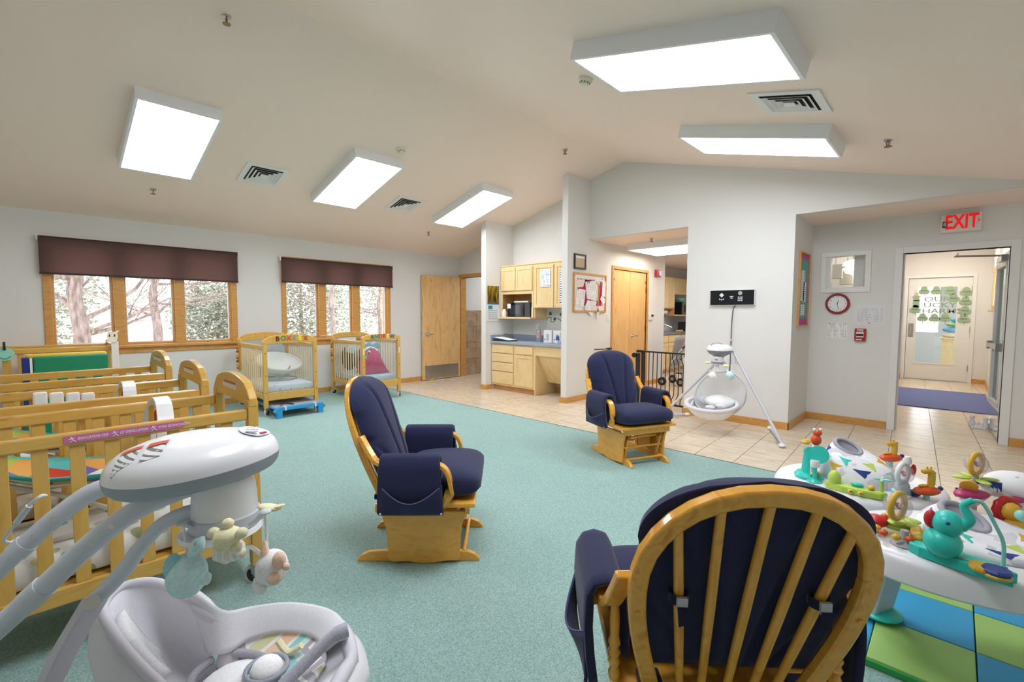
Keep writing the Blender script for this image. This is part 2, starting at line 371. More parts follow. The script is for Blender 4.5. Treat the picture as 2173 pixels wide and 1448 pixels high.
# ---- windows with oak casing
def window(n, W, px, xs_open):
    x0, x1 = W; y = YB
    w_ = root('window_%d' % n, ((x0+x1)/2, y, WZ0-.08), kind='structure')
    cw = .07 if n == 1 else .06
    for a in ((x0, x0+cw), (x1-cw, x1)): obj('casing', B(a[0], a[1], y-.02, y, WZ0-.02, WZ1+.07), M_TRIM, w_, bev=.003)
    obj('head_casing', B(x0+cw, x1-cw, y-.02, y, WZ1, WZ1+.07), M_TRIMH, w_, bev=.003)
    obj('sill', B(x0-.03, x1+.03, y-.05, y+.05, WZ0-.035, WZ0), M_TRIMH, w_, bev=.006)
    obj('apron', B(x0, x1, y-.018, y, WZ0-.10, WZ0-.035), M_TRIMH, w_, bev=.003)
    X = [x0+cw]+[ony(p, 690, y+.03).x for p in px]+[x1-cw]      # edges of panes and mullions
    for k in range(3):
        a, b = X[2*k], X[2*k+1]
        fr = MB(); s = .028
        for q in ((a, b, WZ0, WZ0+s), (a, b, WZ1-s, WZ1), (a, a+s*.7, WZ0+s, WZ1-s), (b-s*.7, b, WZ0+s, WZ1-s)): fr.box(q[0], q[1], y+.02, y+.06, q[2], q[3])
        sash = obj('sash', fr, M_TRIM if k in (0, 2) else M_TRIM, w_)
        gk = MB()
        for q in ((a+s*.7, b-s*.7, WZ0+s, WZ0+s+.01), (a+s*.7, a+s*.7+.008, WZ0+s, WZ1-s), (b-s*.7-.012, b-s*.7, WZ0+s, WZ1-s)): gk.box(q[0], q[1], y+.035, y+.055, q[2], q[3])
        obj('gasket', gk, mat('white_vinyl', '#d8d6da', 0.5), sash)
        obj('pane', B(a+s*.6, b-s*.6, y+.043, y+.047, WZ0+s, WZ1-s), M_GLASS, sash)
    for k in range(2): obj('mullion', B(X[2*k+1], X[2*k+2], y-.015, y+.1, WZ0, WZ1), M_TRIM, w_, bev=.004)
    for xx in (xs_open):
        cr = MB().tube([(xx, y-.01, WZ0+.035), (xx+.02, y-.02, WZ0+.04), (xx+.1, y-.02, WZ0+.03)], .006, 6); cr.box(xx-.02, xx+.02, y-.005, y+.02, WZ0+.02, WZ0+.045)
        obj('crank', cr, M_WHITE, w_)
    reveal = MB()
    for q in ((x0+cw-.001, x0+cw+.01, WZ0, WZ1), (x1-cw-.01, x1-cw+.001, WZ0, WZ1), (x0+cw, x1-cw, WZ1-.01, WZ1), (x0+cw, x1-cw, WZ0, WZ0+.008)): reveal.box(q[0], q[1], y, y+.15, q[2], q[3])
    obj('jamb', reveal, M_TRIM, w_)
window(1, W1, (243, 265, 372, 390), (ony(440, 728, YB).x,)); window(2, W2, (675, 690, 746, 762), (ony(680, 700, YB).x,))

# ---- restroom door: oak frame and the birch leaf standing open against the back wall
d1 = root('door_1', (XR-.04, YB-.03, 0), kind='structure')
for a in ((YB-.075, YB-.002), (6.43, 6.5)): obj('frame_post', B(XR-.02, XR+.12, a[0], a[1], 0, 2.11), M_TRIM, d1, bev=.003)
obj('frame_head', B(XR-.02, XR+.12, 6.5, YB-.075, 2.04, 2.11), M_TRIMY, d1, bev=.003)
lx0, lx1, ly = ony(896, 700, 7.40).x, XR-.045, 7.38
M_DOORF = wood('birch_leaf', '#d9a35a', '#ecc287', '#c98f45', (6, 6, 1.1), 0.3, coat=0.25)
leaf = obj('leaf', B(lx0, lx1, ly, ly+.045, .012, 2.04), M_DOORF, d1, bev=.003)
obj('kick_plate', B(lx0+.05, lx1-.05, ly-.003, ly, .03, .285), M_STEEL, d1)
kz = .905; lv = MB().cyl((lx0+.09, ly, kz), (lx0+.09, ly-.018, kz), .035, n=20).cyl((lx0+.09, ly-.018, kz), (lx0+.09, ly-.06, kz), .013).tube([(lx0+.085, ly-.055, kz), (lx0+.14, ly-.058, kz), (lx0+.21, ly-.055, kz-.004)], .009)
obj('lever', lv, M_CHROME, d1, smooth=40)
obj('latch_edge', MB().box(lx0-.003, lx0, ly+.008, ly+.037, kz-.06, kz+.06).cyl((lx0, ly+.022, kz), (lx0-.025, ly+.022, kz), .012), M_CHROME, d1)
hg = MB()
for z in (.25, 1.05, 1.85): hg.cyl((lx1+.012, ly-.004, z-.05), (lx1+.012, ly-.004, z+.05), .009, n=8)
obj('hinge', hg, M_STEEL, d1)
obj('door_wedge', MB().prism([(0, 0), (.1, 0), (.1, .03), (0, .006)], lambda a, b, d: Vector((lx0+.13+a, d, b)), ly-.05, ly-.01), mat('tan_rubber', '#dca93f', .6), label='small tan wedge on the floor against the open birch door', cat='door wedge')
rt = root('wall_restroom_tiles', (XR+.8, YB-.02, 0), kind='structure')
for r in range(4):
    for k in range(5):
        obj('wall_tile', B(XR+.12+k*.34, XR+.12+k*.34+.334, YB-.014, YB-.001, r*.345, r*.345+.340), M_TILEB, rt)

# ---- double closet door
d2 = root('door_2', (7.17, YD, 0), kind='structure')
for a in ((6.55, 6.60), (7.74, 7.79)): obj('frame_post', B(a[0], a[1], YD-.015, YD+.1, 0, 2.10), M_TRIM, d2, bev=.003)
obj('frame_head', B(6.60, 7.74, YD-.015, YD+.1, 2.05, 2.10), M_TRIMH, d2, bev=.003)
for k, (a, b) in enumerate(((6.605, 7.167), (7.173, 7.735))):
    lf = obj('leaf', B(a, b, YD+.012, YD+.052, .01, 2.045), M_DOOR, d2, bev=.003)
    hx = a if k == 0 else b
    for z in (.35, 1.05, 1.75): obj('hinge', MB().cyl((hx, YD+.004, z-.05), (hx, YD+.004, z+.05), .009, n=8).box(hx-.012, hx+.012, YD+.004, YD+.012, z-.05, z+.05), mat('bronze', '#5b452f', .4, .8), lf)
    obj('closer_catch', MB().box(hx+(.02 if k == 0 else -.05), hx+(.05 if k == 0 else -.02), YD+.0, YD+.012, 1.86, 1.90), M_STEEL, lf)
lv = MB().cyl((7.25, YD+.012, .93), (7.25, YD-.006, .93), .032, n=18).cyl((7.25, YD-.006, .93), (7.25, YD-.05, .93), .012).tube([(7.245, YD-.045, .93), (7.30, YD-.05, .93), (7.37, YD-.045, .927)], .009)
obj('lever', lv, M_CHROME, d2, smooth=40)
obj('astragal', B(7.160, 7.180, YD+.006, YD+.012, .01, 2.045), M_DOOR, d2)

# ---- exit doorway: white steel frame, leaf swung into the hall, far door with glass
d3 = root('door_3', (XE+.06, (DY0+DY1)/2, 0), kind='structure')
for a in ((DY0-.07, DY0), (DY1, DY1+.07)): obj('frame_post', B(XE-.012, XE+.13, a[0], a[1], 0, DZ+.07), M_WHITE, d3, bev=.003)
obj('frame_head', B(XE-.012, XE+.13, DY0, DY1, DZ, DZ+.07), M_WHITE, d3, bev=.003)
obj('stop', B(XE+.05, XE+.075, DY1-.015, DY1, 0, DZ), M_WHITE, d3)
th = math.radians(3.5); LM = Matrix.Translation((XE+.16, DY0-.025, 0)) @ Matrix.Rotation(th, 4, 'Z')
def lbox(*a): return MB().box(*a, M=LM)
lf = MB()
for q in ((0, .13, .012, 1.98), (.77, .90, .012, 1.98), (.13, .77, .012, .36), (.13, .77, 1.85, 1.98)): lf.box(q[0], q[1], -.022, .022, q[2], q[3], M=LM)
lf = obj('leaf', lf, M_WHITE, d3)
tr = MB()
for q in ((.11, .14, .34, 1.87), (.76, .79, .34, 1.87), (.11, .79, .34, .37), (.11, .79, 1.84, 1.87)): tr.box(q[0], q[1], -.028, .028, q[2], q[3], M=LM)
obj('lite_frame', tr, M_WHITE, lf)
obj('pane', lbox(.14, .76, -.003, .003, .37, 1.84), clear('door_glass', '#e8f0f2', 0.15), lf)
obj('kick_plate', lbox(.02, .88, .022, .025, .03, .30), M_CHROME, lf)
obj('push_bar', MB().box(.12, .80, .03, .07, .95, 1.0, M=LM).box(.10, .16, .022, .07, .93, 1.02, M=LM).box(.76, .84, .022, .07, .93, 1.02, M=LM), M_STEEL, lf)
obj('latch', lbox(.899, .903, -.012, .012, .85, 1.12), M_STEEL, lf)
for z in (.25, 1.0, 1.78): obj('hinge', MB().cyl((XE+.145, DY0-.004, z-.055), (XE+.145, DY0-.004, z+.055), .010, n=8).box(XE+.13, XE+.16, DY0-.012, DY0-.002, z-.05, z+.05), M_STEEL, d3)
cl = MB().box(.06, .30, .024, .075, 1.88, 1.945, M=LM)
cl.tube([LM @ Vector((.25, .055, 1.95)), Vector((XE+.30, .05, 1.965)), Vector((XE+.12, .02, 1.97))], .008, 6).tube([LM @ Vector((.25, .05, 1.95)), Vector((XE+.31, .05, 1.96))], .010, 6)
obj('closer', cl, M_STEEL, d3)

# ================================================================== ceiling fittings
M_LAMP = emis('fluorescent_diffuser', '#f1f6ff', LAMP)
M_LBODY = mat('fixture_enamel', '#f2f2f4', 0.45)
SL_L, SL_R = math.atan(0.258), math.atan(0.26)
def slopeM(x, y, flat=None):
    """frame on the ceiling: local x along the room, local y down the slope, local z up through the ceiling"""
    if flat is not None: return Matrix.Translation((x, y, flat))
    a = -SL_L if y > 3.5 else SL_R
    return Matrix.Translation((x, y, ceilz(y))) @ Matrix.Rotation(a, 4, 'X')
def ceiling_light(x, y, label, flat=None, L=1.22, Wd=.61, group='fluorescent ceiling lights', lamp=None):
    M = slopeM(x, y, flat); h = .105
    t = root('ceiling_light', M @ Vector((0, 0, -h)), label, 'ceiling light', group)
    a, b = Wd/2, L/2; s = .022
    bd = MB()
    for q in ((-a, a, -b, -b+s), (-a, a, b-s, b), (-a, -a+s, -b+s, b-s), (a-s, a, -b+s, b-s)): bd.box(q[0], q[1], q[2], q[3], -h, 0, M=M)
    bd.box(-a+s, a-s, -b+s, b-s, -.02, 0, M=M)
    obj('housing', bd, M_LBODY, t)
    obj('diffuser', MB().box(-a+s, a-s, -b+s, b-s, -h+.004, -h+.010, M=M), lamp or M_LAMP, t)
ceiling_light(.94, 5.42, 'long white fluorescent light on the window slope, over the row of cribs')
ceiling_light(2.82, 5.42, 'long white fluorescent light on the window slope, between the two square vents')
ceiling_light(4.71, 5.42, 'long white fluorescent light on the window slope, by the restroom corner')
ceiling_light(2.75, 1.235, 'long white fluorescent light on the far slope from the windows, beside the smoke detector')
ceiling_light(4.54, 1.33, 'long white fluorescent light on the slope before the gable wall')
ceiling_light(.95, 1.28, 'long white fluorescent light on the slope over the foreground swing')
M_LAMPK = emis('kitchen_diffuser', '#fff6e8', LAMP*.5); M_LAMPH = emis('hall_diffuser', '#fff4e2', LAMP*.7)
ceiling_light(7.2, 3.38, 'flat fluorescent light on the low kitchen ceiling', flat=2.44, L=1.0, Wd=1.0, lamp=M_LAMPK)
ceiling_light(9.6, 3.4, 'flat fluorescent light deeper in the kitchen', flat=2.44, L=1.22, Wd=.61)
ceiling_light(9.4, .2, 'flat fluorescent light on the hall ceiling', flat=2.75, L=.9, Wd=.6, lamp=M_LAMPH)
ceiling_light(11.4, .2, 'added unseen fill light on the hall ceiling before the far door', flat=2.75, L=.9, Wd=.6, lamp=M_LAMPH)  # second hall lamp, unseen, added to brighten the hall walls
ceiling_light(7.1, 6.75, 'flat fluorescent light on the restroom ceiling', flat=2.46, L=.5, Wd=.5)

M_SLOT = mat('vent_dark', '#2a2826', 0.8)
def vent(x, y, label):
    M = slopeM(x, y); t = root('ceiling_vent', M @ Vector((0, 0, -.03)), label, 'vent', 'square ceiling vents')
    obj('backing', MB().box(-.17, .17, -.17, .17, -.006, -.001, M=M), M_SLOT, t)
    def ring(o_, i_, z0, z1, mb):
        n = 4; vs = []
        for r, z in ((o_, z0), (o_, z1), (i_, z1), (i_, z0)):
            vs += [M @ Vector((sx*r, sy*r, z)) for sx, sy in ((-1, -1), (1, -1), (1, 1), (-1, 1))]
        return mb.add(vs, [(i*4+k, i*4+(k+1) % 4, ((i+1) % 4)*4+(k+1) % 4, ((i+1) % 4)*4+k) for i in range(4) for k in range(4)])
    obj('frame', ring(.22, .165, -.012, -.0, MB()), M_WHITE, t)
    for o_ in (.15, .11, .07):
        mb = MB(); vs = []
        for r, z in ((o_, -.022), (o_-.028, -.004), (o_-.025, -.004), (o_+.004, -.022)):
            vs += [M @ Vector((sx*r, sy*r, z)) for sx, sy in ((-1, -1), (1, -1), (1, 1), (-1, 1))]
        mb.add(vs, [(i*4+k, i*4+(k+1) % 4, ((i+1) % 4)*4+(k+1) % 4, ((i+1) % 4)*4+k) for i in range(4) for k in range(4)])
        obj('vane', mb, M_WHITE, t)
    obj('vane', MB().box(-.035, .035, -.035, .035, -.022, -.016, M=M), M_WHITE, t)
vent(1.89, 5.78, 'square louvred vent between the first two lights of the window slope')
vent(3.79, 5.80, 'square louvred vent between the last two lights of the window slope')
vent(3.72, .90, 'square louvred vent between the two lights before the gable wall')
def sprinkler(x, y, label, flat=None):
    M = slopeM(x, y, flat)
    if flat is None: M = Matrix.Translation((x, y, ceilz(y)))
    t = root('sprinkler', M @ Vector((0, 0, -.055)), label, 'sprinkler', 'fire sprinklers')
    obj('escutcheon', MB().lathe([(.001, -.010), (.028, -.008), (.034, .012)], M @ Vector((0, 0, 0)), 14), M_STEEL, t, smooth=40)
    obj('frame_arms', MB().tube([M @ Vector(p) for p in ((0, 0, -.005), (0, .012, -.02), (0, .008, -.04), (0, 0, -.046), (0, -.008, -.04), (0, -.012, -.02), (0, 0, -.005))], .0035, 5), mat('brass', '#8a7a58', .35, .9), t)
    obj('deflector', MB().lathe([(.026, -.054), (.026, -.050), (.006, -.046)], M @ Vector((0, 0, 0)), 12), mat('brass', '#8a7a58'), t)
    obj('bulb', MB().cyl(M @ Vector((0, 0, -.012)), M @ Vector((0, 0, -.040)), .003, n=6), mat('red_glass', '#b23b32', .2), t)
sprinkler(1.03, 3.80, 'fire sprinkler near the ridge over the cribs'); sprinkler(.99, 6.55, 'fire sprinkler under the light nearest the first window')
sprinkler(4.73, 6.54, 'fire sprinkler near the restroom corner of the window slope'); sprinkler(4.83, 3.72, 'fire sprinkler on the ridge before the divider wall')
sprinkler(4.68, .445, 'fire sprinkler beyond the light before the gable wall'); sprinkler(6.45, 3.33, 'fire sprinkler on the low kitchen ceiling', 2.44)
def smoke(x, y, label):
    M = slopeM(x, y); t = root('smoke_detector', M @ Vector((0, 0, -.05)), label, 'smoke detector', 'ceiling smoke detectors')
    obj('body', MB().lathe([(.030, -.052), (.034, -.050), (.040, -.030), (.056, -.022), (.056, .0)], M @ Vector((0, 0, 0)), 20, M.to_3x3()), mat('cream_plastic', '#e9e2cf', .5), t, smooth=40)
    sl = MB()
    for k in range(10):
        a = 2*PI*k/10; sl.cyl(M @ Vector((.036*math.cos(a), .036*math.sin(a), -.036)), M @ Vector((.041*math.cos(a), .041*math.sin(a), -.036)), .005, n=5)
    obj('slots', sl, M_SLOT, t)
smoke(2.98, 4.64, 'round cream smoke detector on the window slope'); smoke(3.0, 2.12, 'round cream smoke detector beside the large light of the near slope')
# ================================================================== things on the walls
def rx(px, X): # pixel corners -> y/z rectangle on a wall across x
    P = [onx(a, b, X) for a, b in px]; ys = sorted(p.y for p in P); zs = sorted(p.z for p in P); h = len(P)//2
    return sum(ys[:h])/h, sum(ys[h:])/h, sum(zs[:h])/h, sum(zs[h:])/h
def ry(px, Y):
    P = [ony(a, b, Y) for a, b in px]; xs = sorted(p.x for p in P); zs = sorted(p.z for p in P); h = len(P)//2
    return sum(xs[:h])/h, sum(xs[h:])/h, sum(zs[:h])/h, sum(zs[h:])/h
def ringx(X0, X1, y0, y1, z0, z1, w_):
    return MB().box(X0, X1, y0, y1, z0, z0+w_).box(X0, X1, y0, y1, z1-w_, z1).box(X0, X1, y0, y0+w_, z0+w_, z1-w_).box(X0, X1, y1-w_, y1, z0+w_, z1-w_)
def ringy(Y0, Y1, x0, x1, z0, z1, w_):
    return MB().box(x0, x1, Y0, Y1, z0, z0+w_).box(x0, x1, Y0, Y1, z1-w_, z1).box(x0, x0+w_, Y0, Y1, z0+w_, z1-w_).box(x1-w_, x1, Y0, Y1, z0+w_, z1-w_)
def printed(name, c0='#f4f3f0', c1='#b4b6ba', lines=60, thr=.62, kind='z', rough=.8):
    """paper with rows of small print"""
    if name in MATS: return MATS[name]
    m = mat(name, c0, rough); tc = nd(m, 'ShaderNodeTexCoord'); sp = nd(m, 'ShaderNodeSeparateXYZ'); lk(m, tc.outputs['Object'], sp.inputs[0])
    wv = nd(m, 'ShaderNodeMath', operation='MULTIPLY'); wv.inputs[1].default_value = lines; lk(m, sp.outputs['Z'], wv.inputs[0])
    fr = nd(m, 'ShaderNodeMath', operation='FRACT'); lk(m, wv.outputs[0], fr.inputs[0])
    gt = nd(m, 'ShaderNodeMath', operation='GREATER_THAN'); gt.inputs[1].default_value = .6; lk(m, fr.outputs[0], gt.inputs[0])
    n = noise(m, coords(m, (60, 60, 9)), 1.0, 2); g2 = nd(m, 'ShaderNodeMath', operation='GREATER_THAN'); g2.inputs[1].default_value = thr-.14; lk(m, n, g2.inputs[0])
    mu = nd(m, 'ShaderNodeMath', operation='MULTIPLY'); lk(m, gt.outputs[0], mu.inputs[0]); lk(m, g2.outputs[0], mu.inputs[1])
    lk(m, ramp(m, mu.outputs[0], [(0, c0), (1, c1)]), base(m)); return m
M_PRINT = printed('printed_paper'); M_PRINTB = printed('printed_paper_blue', '#eef2f8', '#93a0bc', 45)

# ---- roller blinds
M_BLIND = mat('blind_fabric', '#6f5b58', 0.9, spec=.1); _t = M_BLIND.node_tree
_tr = nd(M_BLIND, 'ShaderNodeBsdfTranslucent'); _tr.inputs[0].default_value = hexc('#b59b96'); _mx = nd(M_BLIND, 'ShaderNodeMixShader'); _mx.inputs[0].default_value = .5
lk(M_BLIND, _t.nodes['Principled BSDF'].outputs[0], _mx.inputs[1]); lk(M_BLIND, _tr.outputs[0], _mx.inputs[2]); lk(M_BLIND, _mx.outputs[0], _t.nodes['Material Output'].inputs['Surface'])
_v = coords(M_BLIND, (1, 1, 1)); lk(M_BLIND, ramp(M_BLIND, noise(M_BLIND, _v, 300, 2), [(.3, '#614e4b'), (.7, '#7a6461')]), base(M_BLIND))
M_BLDK = mat('blind_rail', '#2f1c1d', .5)
for px, lab in (([(78, 499.5), (504, 536.3), (506, 600.4), (84, 581.2)], 'long brown roller blind half drawn over the wide window behind the cribs'), ([(595.4, 545.3), (833.2, 566.8), (833.2, 610.5), (598.3, 599.8)], 'shorter brown roller blind half drawn over the window nearer the restroom door')):
    Y = YB-.075; x0, x1, z0, z1 = ry(px, Y)
    t = root('roller_blind', ((x0+x1)/2, Y, z0), lab, 'blind', 'brown roller blinds')
    obj('fabric', B(x0+.004, x1-.004, Y-.001, Y+.001, z0+.02, z1-.01), M_BLIND, t)
    obj('bottom_rail', B(x0, x1, Y-.006, Y+.006, z0, z0+.022), M_BLDK, t, bev=.002)
    obj('roller', MB().cyl((x0+.005, Y+.02, z1-.015), (x1-.005, Y+.02, z1-.015), .02, n=14), M_BLDK, t, smooth=40)
    for xx in (x0-.012, x1+.002): obj('bracket', B(xx, xx+.010, Y-.01, YB-.001, z1-.05, z1+.012), M_WHITE, t)

# ---- exit sign
y0, y1, z0, z1 = rx([(1998, 458), (2085, 450), (2082, 488), (1996, 496)], XE-.03)
t = root('exit_sign', (XE-.03, (y0+y1)/2, z0), 'white EXIT sign with red letters above the doorway', 'exit sign')
obj('box', B(XE-.055, XE-.001, y0, y1, z0, z1), mat('sign_white', '#efe3dd', .45), t, bev=.004)
ym = (y0+y1)/2; M_RED = emis('exit_red', '#e01218', .5)
X = XE-.0565; zc = (z0+z1)/2+.005
obj('letters', text_mb('EXIT', .20, MX((X, ym-.004, zc)), .001, .0055, sx=.62), M_RED, t)
obj('arrow', MB().tube([(X, y0+.030, zc+.022), (X, y0+.014, zc+.004), (X, y0+.030, zc-.014)], .004, 4), M_RED, t)
obj('test_panel', B(X-.001, X+.002, y1-.05, y1-.012, zc-.045, zc+.02), M_SLOT, t)
obj('test_label', B(X-.002, X, y1-.042, y1-.018, zc-.03, zc+.01), mat('grey_label', '#b9b5b3', .6), t)
# ---- clock
c = onx(1777.5, 645, XE); t = root('wall_clock', (XE, c.y, c.z-.12), 'round wall clock with a dark red rim and white dial', 'clock')
MC = Matrix(((0, 0, -1), (-1, 0, 0), (0, 1, 0)))
obj('rim', MB().lathe([(.001, .0), (.122, .0), (.126, .015), (.118, .035), (.100, .035), (.096, .018)], (XE-.001, c.y, c.z), 40, MC, cap=(True, False)), mat('clock_red', '#8e1f26', .25), t, smooth=35)
obj('dial', MB().lathe([(.099, .010), (.099, .0185)], (XE-.002, c.y, c.z), 40, MC), mat('dial_white', '#f1f2f2', .5), t)
for k in range(12):
    a = PI/2-2*PI*(k+1)/12; obj('numeral', text_mb(str(k+1), .024, MX((XE-.0215, c.y-.080*math.cos(a), c.z+.080*math.sin(a))), .0005), M_BLACK, t)
def hand(a, L, w_): return MB().prism([(-w_, -.012), (w_, -.012), (w_*.6, L), (-w_*.6, L)], lambda p, q, d: Vector((XE-.023-d, c.y-(p*math.cos(a)+q*math.sin(a)), c.z+(-p*math.sin(a)+q*math.cos(a)))), 0, .001)
obj('hour_hand', hand(2*PI*(12.47/12), .05, .0035), M_BLACK, t); obj('minute_hand', hand(2*PI*28.3/60, .075, .0025), M_BLACK, t)
# ---- papers by the exit, fire alarm pull
y0, y1, z0, z1 = rx([(1757, 686), (1798, 685), (1797, 718), (1756, 719)], XE); t = root('notice_sheet', (XE, (y0+y1)/2, z0), 'white printed notice pinned under the clock', 'notice')
obj('sheet', B(XE-.004, XE-.001, y0, y1, z0, z1), M_PRINT, t)
for yy in (y0+.015, y1-.015): obj('pin', MB().cyl((XE-.004, yy, z1-.01), (XE-.012, yy, z1-.01), .006, n=8), M_BLACK, t)
y0, y1, z0, z1 = rx([(1814, 646), (1880, 648), (1878, 690), (1813, 686)], XE); t = root('notice_sheet', (XE, (y0+y1)/2, z0), 'wide pale notice in a clear sleeve above the fire alarm', 'notice')
obj('sleeve', B(XE-.004, XE-.001, y0, y1, z0, z1), mat('clear_sleeve', '#ebebee', .2), t); obj('sheet', B(XE-.006, XE-.004, y0+.025, y1-.03, z0+.03, z1-.04), printed('pale_print', '#e6e6ea', '#c4c6cc', 50), t)
obj('pin', MB().cyl((XE-.006, (y0+y1)/2, z0+.012), (XE-.012, (y0+y1)/2, z0+.012), .006, n=8), M_BLACK, t)
y0, y1, z0, z1 = rx([(1814, 698), (1838, 697), (1838, 724), (1814, 724)], XE); t = root('fire_alarm_pull', (XE, (y0+y1)/2, z0), 'red fire alarm pull box on the wall beside the doorway', 'fire alarm')
obj('box', B(XE-.04, XE-.001, y0, y1, z0, z1), mat('alarm_red', '#b3222c', .35), t, bev=.006)
obj('handle', B(XE-.052, XE-.04, y0+.018, y1-.018, z0+.045, z1-.04), M_WHITE, t, bev=.003); obj('grip', B(XE-.056, XE-.052, y0+.02, y1-.02, z0+.06, z0+.085), M_BLACK, t)
obj('lettering', text_mb('FIRE', .034, MX((XE-.0405, (y0+y1)/2, z1-.02)), .0006, .0006), M_WHITE, t)
obj('key_hole', MB().cyl((XE-.041, y0+.02, z0+.02), (XE-.0395, y0+.02, z0+.02), .007, n=10), M_BLACK, t); obj('maker_strip', B(XE-.0412, XE-.04, y0+.035, y1-.015, z0+.012, z0+.024), M_WHITE, t)
# ---- small fixed interior window beside the exit door
w3 = root('window_3', (XE, .96, 1.57), kind='structure')
obj('casing', ringx(XE-.015, XE, .74, 1.23, 1.58, 2.07, .055), M_WHITE, w3, bev=.003)
obj('inner_stop', ringx(XE-.004, XE+.10, .775, 1.145, 1.635, 2.025, .012), M_WHITE, w3); obj('pane', B(XE+.05, XE+.055, .78, 1.14, 1.64, 2.02), clear('wall_glass', gloss=.08), w3)
# ---- pink bordered notice board on the return wall
x0, x1, z0, z1 = ry([(1696, 532), (1718, 541), (1707, 692), (1688, 695)], 1.335); x1 = min(x1, XE-.03)
t = root('notice_board', ((x0+x1)/2, 1.33, z0), 'tall oak framed notice board with teal panels and a pink border', 'notice board')
YR = 1.33-.0
obj('frame', ringy(YR-.022, YR, x0, x1, z0, z1, .018), M_TRIM, t); obj('pink_border', B(x0+.016, x1-.016, YR-.008, YR, z0+.016, z1-.016), mat('pink_card', '#c2579d', .8), t)
obj('teal_panel', B(x0+.06, x1-.06, YR-.010, YR-.008, z0+.1, z1-.09), mat('teal_card', '#57b3ab', .8), t)
for (a, b, q, r) in ((.12, .42, .60, .82), (.08, .36, .30, .60), (.40, .62, .28, .62), (.16, .48, .05, .24)):
    W_, H_ = x1-x0-.12, z1-z0-.19; obj('sheet', B(x0+.06+a*W_, x0+.06+b*W_+.06, YR-.013, YR-.010, z0+.1+q*H_, z0+.1+r*H_), M_PRINTB, t)
# ---- black audio panel and its cord on the gable wall
y0, y1, z0, z1 = rx([(1509, 617.5), (1602, 615), (1600, 646), (1508, 648)], XG-.03)
t = root('audio_panel', (XG, (y0+y1)/2, z0), 'wide black glossy panel with white control marks on the gable wall', 'audio panel')
obj('white_case', B(XG-.04, XG-.001, y0-.008, y1+.008, z0-.008, z1+.008), M_WHITE, t, bev=.004)
obj('face', B(XG-.046, XG-.04, y0, y1, z0, z1), mat('gloss_black', '#0d0e16', .12), t)
X = XG-.047; yc = (y0+y1)/2; zc = (z0+z1)/2; M_MARK = mat('white_mark', '#e8e8ee', .5)
for yy in (yc+.14, yc-.13): obj('seam', B(X, X+.0015, yy-.001, yy+.001, z0, z1), M_SLOT, t)
obj('dial_mark', MB().prism([(0, -.028), (.028, 0), (0, .028), (-.028, 0)], lambda a, b, d: Vector((X-d, yc+.115-a, zc+.03+b)), 0, .001), M_MARK, t)
for k in (-1, 0, 1): obj('button', MB().cyl((X, yc+.115-k*.022, zc-.02-.006*(k == 0)), (X-.002, yc+.115-k*.022, zc-.02-.006*(k == 0)), .008, n=10), M_MARK, t)
for k, (w_, z) in enumerate(((.04, .006), (.025, -.012))): obj('slot_mark', B(X-.001, X, yc-w_/2, yc+w_/2, zc+z, zc+z+.009), M_MARK, t)
obj('speaker_mark', MB().lathe([(.001, .0), (.024, .0), (.024, .002)], (X, yc-.098, zc+.05), 18, MC), mat('pale_green_mark', '#9fb0aa', .5), t)
for i in range(3):
    for j in range(3): obj('key', MB().cyl((X, yc-.098+(i-1)*.02, zc-.018+(j-1)*.02), (X-.002, yc-.098+(i-1)*.02, zc-.018+(j-1)*.02), .007, n=8), M_MARK, t)
cord = spline([onx(a, b, XG-.012) for a, b in ((1566, 640), (1558, 652), (1556, 655), (1552.5, 690), (1551, 730), (1549, 775), (1546, 800))], 4)
obj('power_cord', MB().tube(cord, .0055, 6), mat('grey_cord', '#4a4a50', .5), label='thin grey cord hanging down the gable wall below the black panel', cat='cord', smooth=60)
obj('cord_clip', B(XG-.02, XG, cord[12].y-.012, cord[12].y+.012, onx(1552, 722, XG).z-.008, onx(1552, 722, XG).z+.008), M_WHITE, label='small white clip holding the grey cord to the wall', cat='clip')
# ---- divider wall: framed certificate, bulletin board, switch, thermostat, strobe
x0, x1, z0, z1 = ry([(1220, 538), (1244, 541), (1244, 573), (1219, 570)], YD-.02); t = root('picture_frame', ((x0+x1)/2, YD, z0), 'small black frame with a tan certificate above the bulletin board', 'picture frame')
obj('frame', ringy(YD-.025, YD-.001, x0, x1, z0, z1, .024), M_BLACK, t); obj('certificate', B(x0+.02, x1-.02, YD-.012, YD-.002, z0+.02, z1-.02), mat('tan_paper', '#cdb996', .8), t)
obj('mat_strip', B(x0+.024, x1-.024, YD-.0135, YD-.012, z1-.06, z1-.024), M_PAPER, t)
x0, x1, z0, z1 = ry([(1218, 577.5), (1287, 584.5), (1286, 663), (1217, 663)], YD-.02); t = root('bulletin_board', ((x0+x1)/2, YD, z0), 'oak framed bulletin board crowded with white papers and a crimson border', 'bulletin board')
obj('frame', ringy(YD-.024, YD-.001, x0, x1, z0, z1, .028), M_TRIM, t); obj('backing', B(x0+.025, x1-.025, YD-.010, YD-.001, z0+.025, z1-.025), mat('board_white', '#eeebec', .8), t)
M_CRIM = mat('crimson_paper', '#b52a5a', .8); BX, BZ = x0, z0; bw, bh = x1-x0, z1-z0
obj('crimson_sheet', B(BX+.12*bw, BX+.86*bw, YD-.0115, YD-.010, BZ+.17*bh, BZ+.82*bh), M_CRIM, t)
sc_ = MB(); n = 14
for k in range(n):
    a = .1+.55*k/n
    sc_.prism([(BX+a*bw, BZ+.82*bh), (BX+(a+.55/n)*bw, BZ+.82*bh), (BX+(a+.27/n)*bw, BZ+.87*bh)], lambda p, q, d: Vector((p, YD-d, q)), .0105, .0115)
sc_.box(BX+.1*bw, BX+.66*bw, YD-.0115, YD-.0105, BZ+.78*bh, BZ+.825*bh)
